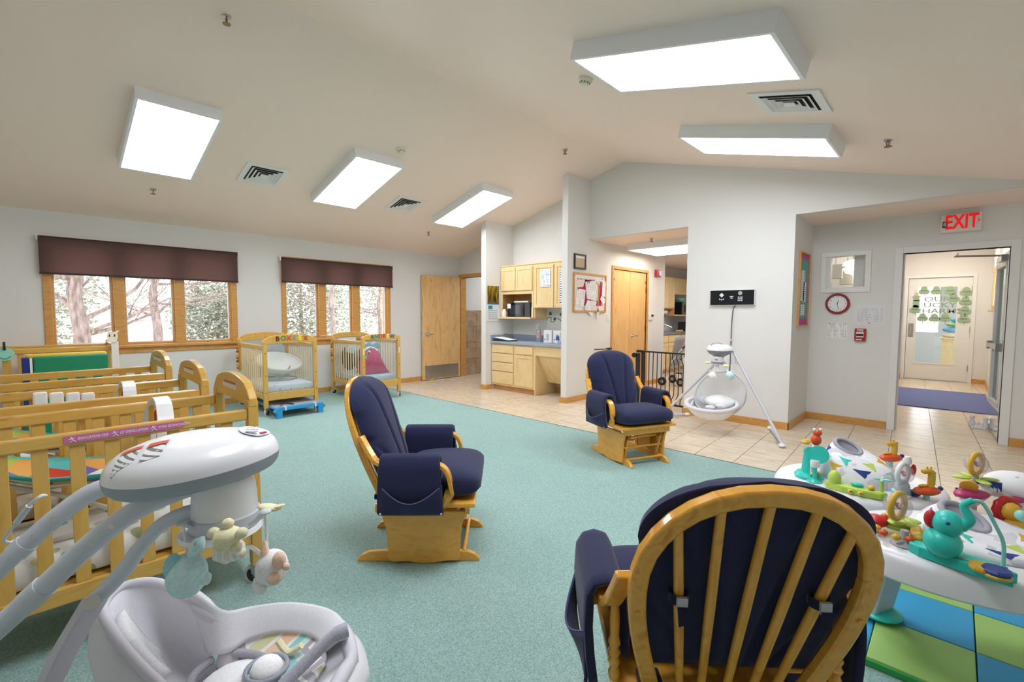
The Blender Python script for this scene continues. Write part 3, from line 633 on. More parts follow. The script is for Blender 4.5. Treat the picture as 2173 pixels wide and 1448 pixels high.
obj('scalloped_border', sc_, M_CRIM, t)
def sheet(px, lift, m, name='sheet', th=.0015):
    P = [ony(a, b, YD-lift) for a, b in px]; mb = MB(); n = len(P)
    mb.add([p for p in P]+[p+Vector((0, -th, 0)) for p in P], [tuple(range(n)), tuple(range(2*n-1, n-1, -1))]+[(k, n+k, n+(k+1) % n, (k+1) % n) for k in range(n)])
    return obj(name, mb, m, t)
zb = lambda x, y: (1200+x/10.34, 560+y/10.34)
sheet([zb(255, 340), zb(430, 350), zb(385, 510), zb(255, 520)], .012, mat('pink_sheet', '#ecd9d4', .8))
sheet([zb(250, 540), zb(440, 575), zb(400, 960), zb(215, 900)], .014, M_PRINT)
sheet([zb(430, 395), zb(730, 370), zb(700, 820), zb(470, 770)], .016, M_PRINT)
sheet([zb(520, 400), zb(760, 400), zb(640, 830), zb(490, 750)], .019, M_PRINT)
sheet([zb(480, 800), zb(690, 830), zb(580, 1160), zb(410, 990)], .022, M_PRINT, 'curled_sheet')
sheet([zb(820, 380), zb(940, 400), zb(930, 760), zb(790, 700)], .022, M_PRINT); sheet([zb(790, 700), zb(900, 800), zb(830, 910), zb(760, 780)], .020, M_PAPER, 'folded_sheet')
P = [ony(*zb(720, 430), YD-.03), ony(*zb(735, 640), YD-.035), ony(*zb(715, 830), YD-.035), ony(*zb(715, 990), YD-.035)]
obj('lanyard', MB().tube(spline(P, 5), .007, 6), mat('yellow_cord', '#e0ab2c', .6), t); obj('lanyard_clip', MB().cyl(P[-1], P[-1]-Vector((0, 0, .045)), .008, n=8), M_BLACK, t)
q = P[-1]-Vector((0, 0, .12)); obj('name_tag', B(q.x-.03, q.x+.03, q.y-.002, q.y+.002, q.z-.03, q.z+.075), M_PRINT, t)
for a, b in ((280, 555), (525, 410), (685, 420), (805, 335), (485, 415)): p = ony(*zb(a, b), YD-.024); obj('pin', MB().ell(p, .008, 8, 5), M_BLACK, t)
x0, x1, z0, z1 = ry([(1287, 667), (1292, 667), (1292, 682), (1287, 682)], YD); t = root('light_switch', ((x0+x1)/2, YD, z0), 'white light switch plate between the bulletin board and closet doors', 'light switch')
obj('plate', B(x0, x1+.02, YD-.008, YD-.001, z0, z1), M_WHITE, t, bev=.002); obj('toggle', B((x0+x1)/2, (x0+x1)/2+.02, YD-.014, YD-.008, (z0+z1)/2-.02, (z0+z1)/2+.02), M_PAPER, t)
x0, x1, z0, z1 = ry([(1376, 666), (1384, 666), (1384, 679), (1376, 679)], YD); t = root('thermostat', ((x0+x1)/2, YD, z0), 'small white thermostat beside the closet doors', 'thermostat')
obj('case', B(x0, x1, YD-.03, YD-.001, z0, z1), M_WHITE, t, bev=.004); obj('screen', B(x0+.05, x1-.01, YD-.033, YD-.03, z1-.055, z1-.015), M_SLOT, t)
x0, x1, z0, z1 = ry([(1392, 573), (1401, 573), (1401, 588), (1392, 588)], YD-.03); x1 = min(x1, 8.44); t = root('fire_strobe', ((x0+x1)/2, YD, z0), 'red fire alarm strobe at the far end of the divider wall', 'fire alarm')
obj('case', B(x0, x1, YD-.05, YD-.001, z0, z1), mat('alarm_red', '#b3222c'), t, bev=.006); obj('lens', MB().ell(((x0+x1)/2+.03, YD-.055, (z0+z1)/2), (.035, .03, .05), 12, 8), mat('strobe_lens', '#eef0f2', .1), t, smooth=60)
# black gate catch on the divider wall
p0, p1 = ony(1262, 742, YD-.06), ony(1292, 741, YD-.06)
t = root('gate_catch', (p1.x, YD, p1.z-.03), 'black safety gate catch bracketed on the divider wall', 'gate catch')
obj('rod', MB().cyl(p0, p1, .008, n=8), M_BLACK, t); obj('cup', MB().cyl(p1, p1+Vector((.06, 0, .006)), .022, n=12), M_BLACK, t); obj('knob', MB().ell(p0-Vector((.03, 0, 0)), .012, 8, 6), M_WHITE, t)
obj('mount', MB().cyl(p1+Vector((.03, 0, 0)), (p1.x+.03, YD-.001, p1.z), .016, n=10), M_BLACK, t)

# ================================================================== cabinet alcove
M_MAPLE = wood('maple', '#e6c489', '#efd39f', '#dcb676', (5, 5, 1.2), .35); M_MAPLEH = wood('maple_level', '#e6c489', '#efd39f', '#dcb676', (5, 1.2, 5), .35)
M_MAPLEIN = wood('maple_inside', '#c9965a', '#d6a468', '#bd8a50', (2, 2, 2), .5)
cx0, cxb = 5.50, XA   # cabinet front, wall
def shaker(mb_front, y0, y1, z0, z1, X, name, par, rail=.05):
    d = obj(name, ringx(X-.018, X, y0, y1, z0, z1, rail), M_MAPLE, par, bev=.003); obj('panel', B(X-.010, X-.002, y0+rail-.004, y1-rail+.004, z0+rail-.004, z1-rail+.004), M_MAPLE, d); return d
t = root('base_cabinet', ((cx0+cxb)/2, 5.28, 0), 'maple base cabinet with four drawers and a door, in the alcove', 'cabinet')
CY0, CY1, CYM = 4.80, 5.785, 5.235
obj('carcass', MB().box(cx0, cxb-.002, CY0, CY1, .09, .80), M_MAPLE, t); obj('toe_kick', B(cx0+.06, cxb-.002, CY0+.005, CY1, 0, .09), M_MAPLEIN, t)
for k, (a, b) in enumerate(((.645, .775), (.49, .63), (.335, .475), (.12, .32))): obj('drawer', B(cx0-.02, cx0, CYM+.025, CY1-.02, a, b), M_MAPLEH, t, bev=.006)
obj('drawer', B(cx0-.02, cx0, CY0+.03, CYM-.015, .645, .775), M_MAPLEH, t, bev=.006)
shaker(None, CY0+.03, CYM-.015, .12, .63, cx0, 'door', t)
obj('side_panel', B(cx0, cxb-.002, CY0-.015, CY0, .0, .80), M_MAPLE, t)
t = root('sink_apron', (cx0+.2, 4.48, .1), 'maple sink apron with a sloping knee panel beside the drawers', 'sink cabinet')
obj('apron_rail', B(cx0, cx0+.02, YD+.101, CY0-.016, .645, .80), M_MAPLEH, t, bev=.002)
obj('knee_panel', MB().prism([(cx0+.02, .66), (cx0+.30, .19), (cx0+.32, .20), (cx0+.045, .66)], lambda a, b, d: Vector((a, d, b)), YD+.101, CY0-.016), M_MAPLE, t)
obj('knee_side', MB().prism([(cx0, .645), (cx0+.30, .17), (cx0+.32, .17), (cx0+.02, .645)], lambda a, b, d: Vector((a, d, b)), CY0-.030, CY0-.016), M_MAPLE, t)
M_LAM = mat('blue_laminate', '#9aa9ba', .35); _v = coords(M_LAM); lk(M_LAM, ramp(M_LAM, noise(M_LAM, _v, 220, 3), [(.3, '#8d9cae'), (.7, '#a9b6c5')]), base(M_LAM))
t = root('countertop', (5.76, 4.98, .80), 'grey blue laminate countertop with a small sink in the alcove', 'countertop')
obj('slab', B(cx0-.035, cxb-.002, YD+.101, 5.788, .80, .84), M_LAM, t, bev=.006)
obj('trim_backsplash', B(cxb-.022, cxb-.002, YD+.101, 5.788, .841, .94), M_LAM, kind='structure'); obj('trim_side_splash', B(cx0-.03, cxb-.022, 5.768, 5.788, .841, .94), M_LAM, kind='structure')
obj('basin_rim', MB().box(5.62, 5.95, 4.22, 4.24, .84, .846).box(5.62, 5.95, 4.64, 4.66, .84, .846).box(5.62, 5.64, 4.24, 4.64, .84, .846).box(5.93, 5.95, 4.24, 4.64, .84, .846), M_STEEL, t)
# upper cabinets
ux = 5.74
t = root('wall_cabinet', (5.9, 5.40, 1.22), 'maple wall cabinet with two short doors over an open microwave shelf', 'cabinet')
UY0, UY1 = 5.03, 5.785
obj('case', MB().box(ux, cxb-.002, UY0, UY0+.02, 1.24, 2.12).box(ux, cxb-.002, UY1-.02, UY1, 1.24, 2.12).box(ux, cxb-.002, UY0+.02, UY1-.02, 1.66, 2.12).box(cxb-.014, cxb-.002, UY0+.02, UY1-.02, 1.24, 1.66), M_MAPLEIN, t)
obj('face_frame', MB().box(ux-.018, ux, UY0, UY0+.035, 1.22, 2.12).box(ux-.018, ux, UY1-.035, UY1, 1.22, 2.12).box(ux-.018, ux, UY0+.035, UY1-.035, 2.06, 2.12).box(ux-.018, ux, UY0+.035, UY1-.035, 1.64, 1.70), M_MAPLE, t)
obj('shelf', B(ux-.10, cxb-.002, UY0-.005, UY1, 1.22, 1.25), M_MAPLEH, t, bev=.004); obj('crown', B(ux-.03, cxb-.002, YD+.101, UY1, 2.12, 2.135), M_MAPLEH, t)
ym = (UY0+UY1)/2+.02
shaker(None, UY0+.02, ym-.005, 1.70, 2.09, ux-.018, 'door', t); shaker(None, ym+.005, UY1-.02, 1.70, 2.09, ux-.018, 'door', t)
t = root('wall_cabinet', (5.9, 4.6, 1.38), 'maple wall cabinet with two tall doors carrying paper lists', 'cabinet')
obj('case', B(ux, cxb-.002, YD+.101, UY0-.006, 1.40, 2.12), M_MAPLEIN, t); obj('face_frame', B(ux-.018, ux, YD+.101, UY0-.006, 1.40, 2.12), M_MAPLE, t)
dA = shaker(None, 4.60, 5.00, 1.41, 2.09, ux-.018, 'door', t); dB = shaker(None, 4.18, 4.575, 1.41, 2.09, ux-.018, 'door', t)
obj('light_rail', B(ux+.0, cxb-.002, UY0-.025, UY0-.006, 1.24, 1.40), M_MAPLE, t)
y0, y1, z0, z1 = rx([(1146, 572), (1168, 571), (1168, 608), (1146, 610)], ux-.037); obj('paper_list', B(ux-.0395, ux-.037, y0, y1, z0, z1), M_PRINTB, label='blue printed list taped to the tall cabinet door beside the microwave', cat='notice')
y0, y1, z0, z1 = rx([(1188, 571), (1204, 570), (1204, 645), (1188, 647)], ux-.037); obj('paper_list', B(ux-.0395, ux-.037, y0, y1, z0, z1), printed('bold_print', '#eef0f4', '#40485c', 28, .55), label='long bold printed list on the cabinet door next to the divider wall', cat='notice')
# microwave and neighbours on the shelf
t = root('microwave', (5.85, 5.36, 1.25), 'black microwave oven on the open maple shelf', 'microwave')
obj('body', B(5.74, 6.0, 5.10, 5.62, 1.25, 1.50), M_BLACK, t, bev=.005); obj('door', B(5.728, 5.74, 5.24, 5.62, 1.255, 1.495), mat('gloss_black', '#0d0e16'), t, bev=.003)
obj('window', B(5.726, 5.728, 5.29, 5.57, 1.30, 1.45), mat('oven_glass', '#2a2b33', .08), t); obj('control_strip', B(5.728, 5.74, 5.11, 5.235, 1.255, 1.495), mat('dark_grey', '#3a3b42', .3), t); obj('handle', MB().cyl((5.715, 5.25, 1.28), (5.715, 5.25, 1.47), .008, n=8), mat('dark_grey', '#3a3b42'), t)
obj('sticky_note', B(5.724, 5.726, 5.55, 5.63, 1.40, 1.48), M_PAPER, label='small white note stuck on the microwave corner', cat='note')
obj('paper_towel_stack', B(5.75, 5.93, 5.05, 5.095, 1.25, 1.42), M_PAPER, label='white folded papers standing between microwave and cabinet side', cat='papers')
obj('bottle_warmer', MB().lathe([(.04, 0), (.045, .03), (.045, .09), (.03, .12), (.02, .14)], (5.72, 5.70, 1.25), 14), M_WHITE, label='small white bottle warmer beside the microwave', cat='bottle warmer', smooth=40)
obj('flat_box', B(5.76, 5.98, 5.18, 5.5, 1.50, 1.525), M_PAPER, label='flat white packet lying on the microwave', cat='packet')
# calendar
x0, x1, z0, z1 = ry([(1034, 608), (1057, 606), (1060, 681), (1034, 682)], 5.785); zm = ony(1045, 644, 5.785).z
t = root('wall_calendar', ((x0+x1)/2, 5.789, z0), 'hanging wall calendar with a golden forest picture and month grid', 'calendar')
m = mat('forest_picture', '#6d5a1c', .4); v = coords(m, (40, 1, 4)); lk(m, ramp(m, noise(m, v, 1.0, 3), [(.35, '#1d1a0d'), (.5, '#6f5a1a'), (.62, '#c9a12e'), (.75, '#e9d27a')]), base(m))
obj('picture', B(x0, x1, 5.783, 5.786, zm+.01, z1), m, t); obj('month_page', B(x0, x1, 5.782, 5.786, z0, zm+.01), mat('page_white', '#e9ecef', .7), t)
obj('blue_header', B(x0, x1, 5.780, 5.782, zm-.02, zm+.01), mat('page_blue', '#3f6aa0', .6), t); obj('green_mark', B(x0+.02, x0+.12, 5.780, 5.782, zm-.10, zm-.04), mat('page_green', '#3f9a86', .6), t)
g = MB()
for i in range(5):
    for j in range(7): g.box(x0+.03+j*(x1-x0-.06)/7, x0+.03+j*(x1-x0-.06)/7+.02, 5.7805, 5.782, z0+.03+i*.035, z0+.045+i*.035)
obj('date_marks', g, mat('grey_print', '#9aa0a8', .7), t, kind='stuff')
# counter clutter
t = root('open_binder', (5.62, 5.6, .84), 'black open binder with white pages on the counter', 'binder')
obj('cover', B(5.50, 5.74, 5.40, 5.76, .84, .858), M_BLACK, t, bev=.003); obj('pages', MB().prism([(5.40, .86), (5.75, .90), (5.75, .905), (5.40, .865)], lambda a, b, d: Vector((d, a, b)), 5.51, 5.72), M_PAPER, t)
obj('pencil_stub', B(5.80, 5.86, 5.765, 5.785, .94, .952), mat('tan_rubber', '#dca93f'), label='small tan block on the side splash', cat='block')
t = root('spray_bottle', (5.90, 5.06, .84), 'clear spray bottle with a pink label on the counter', 'bottle')
obj('body', MB().lathe([(.04, 0), (.042, .02), (.042, .17), (.02, .22), (.016, .25)], (5.90, 5.06, .84), 16), clear('clear_plastic', '#f2f6fa', .12, .25, '#e8eef4'), t, smooth=50); obj('label_band', MB().lathe([(.0428, .06), (.0428, .16)], (5.90, 5.06, .84), 16), mat('pink_label', '#e6b3c2', .6), t, smooth=50); obj('trigger', MB().box(5.86, 5.92, 5.045, 5.075, 1.09, 1.12).box(5.86, 5.868, 5.052, 5.068, 1.05, 1.09), M_WHITE, t)
for k, (y, lab) in enumerate(((4.80, 'white glove carton on the counter beside the spray bottle'), (4.60, 'white glove carton on the counter beside the water jug'))):
    t = root('glove_carton', (5.86, y, .84), lab, 'carton', 'white cartons on the counter')
    obj('carton', B(5.82, 5.92, y-.085, y+.085, .84, 1.04), M_WHITE, t, bev=.002); obj('opening', B(5.817, 5.82, y-.025, y+.025, .87, .98), mat('carton_grey', '#b8bcc2', .6), t); obj('print_mark', B(5.8165, 5.82, y+.05, y+.065, .88, .9), M_SLOT, t)
t = root('water_jug', (5.78, 4.42, .84), 'translucent plastic gallon jug with a red cap', 'jug')
obj('body', MB().lathe([(.07, 0), (.078, .02), (.078, .15), (.06, .20), (.028, .25), (.022, .265)], (5.78, 4.42, .84), 18), clear('milk_plastic', '#eef3f8', .1, .45, '#e9eff5'), t, smooth=50); obj('cap', MB().lathe([(.024, .265), (.024, .285), (.001, .286)], (5.78, 4.42, .84), 14), mat('cap_red', '#c22a3a', .4), t)
obj('handle', MB().tube(spline([(5.74, 4.40, 1.08), (5.70, 4.37, 1.05), (5.70, 4.36, .98), (5.73, 4.37, .95)], 4), .012, 6), M_WHITE, t); obj('label_band', MB().lathe([(.0785, .04), (.0785, .10)], (5.78, 4.42, .84), 18), mat('pale_blue_label', '#c9d9ea', .6), t, smooth=50)
t = root('sanitizer_bottle', (5.70, 4.50, .84), 'small bottle with a blue top in front of the jug', 'bottle'); obj('body', MB().lathe([(.025, 0), (.027, .08), (.012, .10)], (5.70, 4.50, .84), 12), mat('milky', '#dfe6ee', .3), t, smooth=50); obj('top', MB().lathe([(.026, .055), (.028, .06), (.028, .11), (.014, .13)], (5.70, 4.50, .84), 12), mat('top_blue', '#4c62b0', .4), t, smooth=50)
t = root('faucet', (5.93, 4.36, .84), 'chrome faucet at the alcove sink', 'faucet'); obj('spout', MB().tube(spline([(5.96, 4.30, .84), (5.96, 4.30, .98), (5.90, 4.30, 1.03), (5.80, 4.30, .99)], 5), .012, 8), M_CHROME, t, smooth=50); obj('lever', MB().box(5.94, 5.98, 4.33, 4.40, .88, .90).cyl((5.96, 4.30, .84), (5.96, 4.30, .87), .025, n=14), M_CHROME, t)
t = root('soap_dispenser', (XA, 4.22, 1.08), 'tan and white wall dispenser over the alcove sink', 'dispenser'); obj('case', B(XA-.12, XA-.002, YD+.105, 4.33, 1.05, 1.30), mat('dispenser_tan', '#b99f8c', .4), t, bev=.02); obj('lens', B(XA-.123, XA-.12, 4.25, 4.27, 1.12, 1.2), M_WHITE, t)
# shamrock garland and lettering on the alcove wall
M_GREEN = mat('shamrock_green', '#2f8f57', .7)
def shamrock(c, s, fn, m, par, name='shamrock'):
    mb = MB(); poly = []
    for k in range(30):
        a = 2*PI*k/30; r_ = s*(.55+.45*abs(math.cos(1.5*(a-PI/2)))**.6) if True else s
        poly.append((r_*math.cos(a), r_*math.sin(a)))
    mb.prism(poly, lambda a, b, d: fn(c, a, b, d), 0, .002); mb.prism([(-.06*s, -.5*s), (.06*s, -.5*s), (.14*s, -1.25*s), (0, -1.25*s)], lambda a, b, d: fn(c, a, b, d), 0, .002)
    return obj(name, mb, m, par)
fx_ = lambda c, a, b, d: Vector((c.x-d, c.y-a, c.z+b))
t = root('wall_decals', (XA, 4.5, 1.15), 'small green shamrocks and dark scribbled shapes stuck over the sink', 'decal')
for a, b, s in ((1168, 666, .035), (1190, 668, .025), (1177, 677, .03)): shamrock(onx(a, b, XA-.001), s, fx_, M_GREEN, t)
obj('swirl', MB().tube(spline([onx(a, b, XA-.003) for a, b in ((1160, 680), (1163, 674), (1170, 675), (1168, 682), (1176, 683), (1180, 676), (1186, 678), (1192, 682))], 4), .005, 5), M_BLACK, t)
# ================================================================== kitchen beyond the opening
t = root('kitchen_base_cabinet', (11, 4.9, 0), 'maple kitchen base cabinet run under the dark counter', 'cabinet')
KY = 4.58
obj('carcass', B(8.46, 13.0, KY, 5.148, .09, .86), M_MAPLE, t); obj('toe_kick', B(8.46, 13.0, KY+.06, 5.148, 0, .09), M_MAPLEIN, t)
for k in range(7):
    a = 8.5+k*.62; dd = obj('door', ringy(KY-.018, KY, a, a+.59, .12, .66, .06), M_MAPLE, t, bev=.003); obj('panel', B(a+.055, a+.535, KY-.008, KY, .175, .605), M_MAPLE, dd); obj('drawer', B(a, a+.59, KY-.018, KY, .69, .84), M_MAPLEH, t, bev=.004)
obj('kitchen_counter', B(8.46, 13.0, KY-.04, 5.148, .861, .90), mat('dark_laminate', '#7b818d', .3), label='dark grey kitchen counter along the far kitchen wall', cat='countertop', bev=.004)
def kcab(x0, x1, z0, z1, n, label):
    t = root('kitchen_wall_cabinet', ((x0+x1)/2, 5.0, z0), label, 'cabinet', 'kitchen wall cabinets')
    obj('case', B(x0, x1, 4.86, 5.148, z0, z1), M_MAPLE, t); w_ = (x1-x0)/n
    for k in range(n):
        a = x0+k*w_+.015; dd = obj('door', ringy(4.842, 4.86, a, a+w_-.03, z0+.02, z1-.02, .06), M_MAPLE, t, bev=.003); obj('panel', B(a+.055, a+w_-.085, 4.852, 4.86, z0+.075, z1-.075), M_MAPLE, dd)
kx = [ony(p, 620, 4.85).x for p in (1392, 1404, 1417.5, 1433, 1452)]
kcab(kx[0]-.3, kx[3]-.02, 1.44, 2.17, 4, 'tall maple kitchen wall cabinet over the dark counter')
kcab(kx[3], kx[3]+1.4, 1.78, 2.17, 2, 'short maple kitchen wall cabinet over the steel microwave')
obj('kitchen_cabinet_side', B(kx[3]-.019, kx[3]-.001, 4.86, 5.148, 1.28, 1.78), M_MAPLEIN, label='brown cabinet side panel beside the kitchen microwave', cat='panel')
obj('kitchen_shelf', B(kx[3], kx[3]+1.4, 4.80, 5.148, 1.27, 1.30), M_MAPLEH, label='maple shelf under the steel kitchen microwave', cat='shelf')
t = root('kitchen_microwave', (kx[3]+.7, 5.0, 1.30), 'stainless microwave on the kitchen shelf', 'microwave'); obj('body', B(kx[3]+.35, kx[3]+1.1, 4.84, 5.14, 1.301, 1.60), M_BLACK, t, bev=.005); obj('door', B(kx[3]+.37, kx[3]+.95, 4.825, 4.84, 1.31, 1.59), M_STEEL, t); obj('window', B(kx[3]+.45, kx[3]+.85, 4.82, 4.825, 1.36, 1.54), mat('oven_glass', '#2a2b33'), t)
obj('mixing_bowl', MB().lathe([(.05, 0), (.09, .03), (.12, .10), (.115, .10), (.085, .035), (.001, .01)], (kx[3]+.55, 4.97, 1.601), 18), mat('mint', '#8fd0bd', .4), label='mint green bowl on top of the kitchen microwave', cat='bowl', smooth=50)
t = root('toaster', (11.15, 4.78, .9), 'black toaster with a steel end on the kitchen counter', 'toaster'); obj('body', B(10.95, 11.42, 4.68, 4.92, .901, 1.12), M_BLACK, t, bev=.03); obj('end_panel', B(11.42, 11.45, 4.70, 4.90, .905, 1.11), M_STEEL, t, bev=.01); obj('lever', B(11.45, 11.47, 4.78, 4.82, 1.02, 1.05), M_BLACK, t)
t = root('kitchen_faucet', (9.95, 4.95, .9), 'steel gooseneck faucet at the kitchen sink', 'faucet'); obj('spout', MB().tube(spline([(10.05, 4.98, .90), (10.05, 4.98, 1.02), (10.12, 4.85, 1.06), (10.2, 4.72, 1.0)], 5), .018, 8), M_CHROME, t, smooth=50); obj('handle', MB().tube([(9.9, 4.95, .90), (9.9, 4.95, .96), (9.8, 4.9, 1.02)], .014, 8), M_CHROME, t)
obj('sponge', B(10.45, 10.65, 4.64, 4.74, .901, .94), mat('sponge_yellow', '#d9b558', .9), label='yellow sponge by the kitchen sink', cat='sponge', bev=.01)
obj('towel_roll', MB().cyl((10.15, 5.0, 1.36), (10.45, 5.0, 1.36), .06, n=16), M_PAPER, label='white paper towel roll mounted under the kitchen cabinet', cat='paper towel', smooth=40)
# folded stroller in the kitchen
sx, sy = 8.12, 3.66
t = root('stroller', (sx, sy, 0), 'grey folding stroller with black curved handles standing in the kitchen', 'stroller'); M_SFR = mat('stroller_tube', '#b9bcc4', .35, .6)
for s in (-.0, .42):
    obj('handle_grip', MB().tube(spline([(sx+.02+s, sy-.1, .68), (sx+.14+s, sy-.16, .78), (sx+.20+s, sy-.2, .87), (sx+.14+s, sy-.18, .94), (sx+.05+s, sy-.15, .94)], 5), .016, 7), M_BLACK, t, smooth=60)
    obj('side_tube', MB().tube([(sx+.02+s, sy-.1, .68), (sx-.18+s*.6, sy, .45), (sx-.05+s*.6, sy-.05, .12)], .014, 7), M_SFR, t); obj('front_tube', MB().tube([(sx+.15+s*.5, sy-.1, .68), (sx-.02+s, sy+.1, .35), (sx-.1+s, sy+.2, .12)], .013, 7), M_SFR, t)
for a, b in ((.0, -.1), (.4, -.1), (-.12, .2), (.32, .2)):
    wl = obj('wheel', MB().cyl((sx+a-.022, sy+b, .075), (sx+a+.022, sy+b, .075), .075, n=20), mat('tyre', '#1d1d20', .7), t, smooth=40); obj('hub', MB().cyl((sx+a-.026, sy+b, .075), (sx+a+.026, sy+b, .075), .035, n=14), mat('hub_grey', '#9a9aa0', .4), wl)
obj('seat_sling', MB().grid(lambda u, v: Vector((sx-.15+.42*u, sy+.05-.10*v+.04*math.sin(PI*u), .35+.55*v)), 8, 8), fabric('grey_sling', '#9b9ca2', '#b5b6bb'), t, solid=.015, smooth=180)
obj('fold_strap', MB().tube([(sx-.1, sy-.12, .5), (sx+.1, sy-.15, .55), (sx+.28, sy-.12, .48)], .012, 6), M_BLACK, t); obj('foot_bar', MB().tube([(sx-.1, sy-.06, .25), (sx+.1, sy-.10, .22), (sx+.3, sy-.06, .25)], .012, 6), M_BLACK, t)
# white bin and tan cushion just inside the opening
t = root('white_bin', (7.55, 3.0, 0), 'large white laundry bin standing behind the safety gate', 'bin'); obj('tub', MB().box(7.2, 8.0, 2.62, 3.15, 0, .62), mat('bin_white', '#e3e4ee', .5), t, bev=.04); obj('seam', B(7.195, 8.005, 2.615, 3.155, .42, .425), mat('seam_red', '#c98a97', .6), t)
obj('brown_cushion', MB().prism([(7.1, .62), (8.05, .62), (8.05, .92), (7.75, .92)], lambda a, b, d: Vector((a, d, b)), 2.62, 3.1), mat('brown_vinyl', '#9c5f2b', .5), label='brown wedge cushion resting on the white laundry bin', cat='cushion', bev=.02)

# ---- safety gate in the opening
g0, g1 = Vector((6.03, 2.585, 0)), Vector((6.02, 3.24, 0)); gz0, gz1 = .055, .79
t = root('safety_gate', (6.03, 2.9, 0), 'black metal safety gate with upright bars across the kitchen opening', 'safety gate')
obj('top_rail', MB().box(6.015, 6.045, g0.y, g1.y, gz1-.022, gz1), M_BLACK, t, bev=.004); obj('bottom_rail', MB().box(6.01, 6.05, g0.y, 3.20, gz0, gz0+.022), M_BLACK, t)
for k in range(9):
    y = 2.615+k*.062; bend = .03 if k < 3 else 0
    obj('bar', MB().tube(spline([(6.03, y+bend, gz0+.02), (6.03, y+bend, gz0+.09), (6.03, y-.0, gz0+.15), (6.03, y, .40), (6.03, y, gz1-.16), (6.03, y+bend, gz1-.09), (6.03, y+bend, gz1-.02)], 2), .006, 6), M_BLACK, t, smooth=60)
obj('hinge_post', MB().box(6.012, 6.048, 3.19, 3.225, .0, gz1), M_BLACK, t, bev=.004); obj('latch_post', MB().box(6.005, 6.055, 3.255, 3.31, .0, .75), mat('dark_slate', '#1c222b', .4), t, bev=.006)
obj('lock_knob', MB().cyl((5.985, 3.325, .72), (6.03, 3.325, .72), .035, n=16), M_BLACK, t, smooth=40); obj('lock_head', B(6.0, 6.06, 3.20, 3.30, .76, .80), M_BLACK, t, bev=.008)
for z in (.12, .74): obj('wall_mount', MB().cyl((6.03, 2.545, z), (6.03, 2.59, z), .018, n=12), M_BLACK, t)

# ================================================================== hall, far door and the room behind it
d4 = root('door_4', (12.56, .27, 0), kind='structure')
for a in ((FD0-.055, FD0), (FD1, FD1+.055)): obj('frame_post', B(12.505, 12.62, a[0], a[1], 0, FDZ+.055), M_WHITE, d4)
obj('frame_head', B(12.505, 12.62, FD0, FD1, FDZ, FDZ+.055), M_WHITE, d4)
gy0, gy1, gz0_, gz1_ = .0, .60, .34, 1.88
lf = obj('leaf', MB().box(12.54, 12.58, FD0+.004, gy0, .012, FDZ-.004).box(12.54, 12.58, gy1, FD1-.004, .012, FDZ-.004).box(12.54, 12.58, gy0, gy1, .012, gz0_).box(12.54, 12.58, gy0, gy1, gz1_, FDZ-.004), M_WHITE, d4)
obj('lite_frame', ringx(12.53, 12.54, gy0-.02, gy1+.02, gz0_-.02, gz1_+.02, .03), M_WHITE, lf); obj('pane', B(12.555, 12.56, gy0, gy1, gz0_, gz1_), clear('lite_glass', gloss=.07), lf)
obj('pull_plate', MB().box(12.535, 12.54, gy1+.03, gy1+.11, .86, 1.14), M_STEEL, lf); obj('pull', MB().tube([(12.54, gy1+.07, .93), (12.49, gy1+.07, .93), (12.49, gy1+.07, 1.07), (12.54, gy1+.07, 1.07)], .009, 6), M_CHROME, lf)
for z in (.28, 1.03, 1.82): obj('hinge', B(12.525, 12.54, FD0-.012, FD0+.012, z-.06, z+.06), M_STEEL, d4)
M_SAGE = mat('sage_paper', '#9db694', .8); zc_ = lambda x, y: (1660+x/2.682, 420+y/2.682)
for k, (a, b) in enumerate(((808, 530), (877, 530), (955, 530), (1047, 535), (975, 572), (1043, 588), (1040, 643), (1033, 690), (757, 635), (798, 683), (865, 685), (927, 685))):
    o = shamrock(onx(*zc_(a, b), 12.527), .092, fx_, M_SAGE, None, 'paper_shamrock'); prop(o, 'sage green paper shamrock taped to the far hall door', 'shamrock', 'paper shamrocks on the far hall door'); nm = onx(*zc_(a, b), 12.524)
    obj('name_mark', B(nm.x-.001, nm.x, nm.y-.05, nm.y+.05, nm.z-.008, nm.z+.008), mat('pencil', '#6d7a68', .8), o)
p = onx(*zc_(765, 580), 12.527); t = root('paper_figure', p-Vector((0, 0, .17)), 'small paper figure taped beside the shamrocks on the hall door', 'paper figure')
obj('body', MB().prism([(-.05, -.16), (.05, -.16), (.045, .05), (.09, .04), (.02, .09), (-.02, .09), (-.09, .04), (-.045, .05)], lambda a, b, d: fx_(p, a, b, d), 0, .002), M_SAGE, t); obj('head', MB().cyl(p+Vector((0, 0, .115)), p+Vector((-.003, 0, .115)), .032, n=12), mat('tan_paper', '#cdb996'), t); obj('belt', MB().prism([(-.05, -.03), (.05, -.03), (.05, -.01), (-.05, -.01)], lambda a, b, d: fx_(p, a, b, d), .002, .003), M_BLACK, t)
t = root('glass_lettering', (12.528, .3, 1.2), 'pale cut letters reading OUR LUCKY CHARMS on the hall door glass', 'lettering')
for s, a, b in (('OUR', 880, 578), ('LUCKY', 878, 612), ('CHARMS', 882, 646)): obj('word', text_mb(s, .135, MX(onx(*zc_(a, b), 12.526)), .0008, .003, sx=1.35), mat('letter_grey', '#94a390', .7), t)
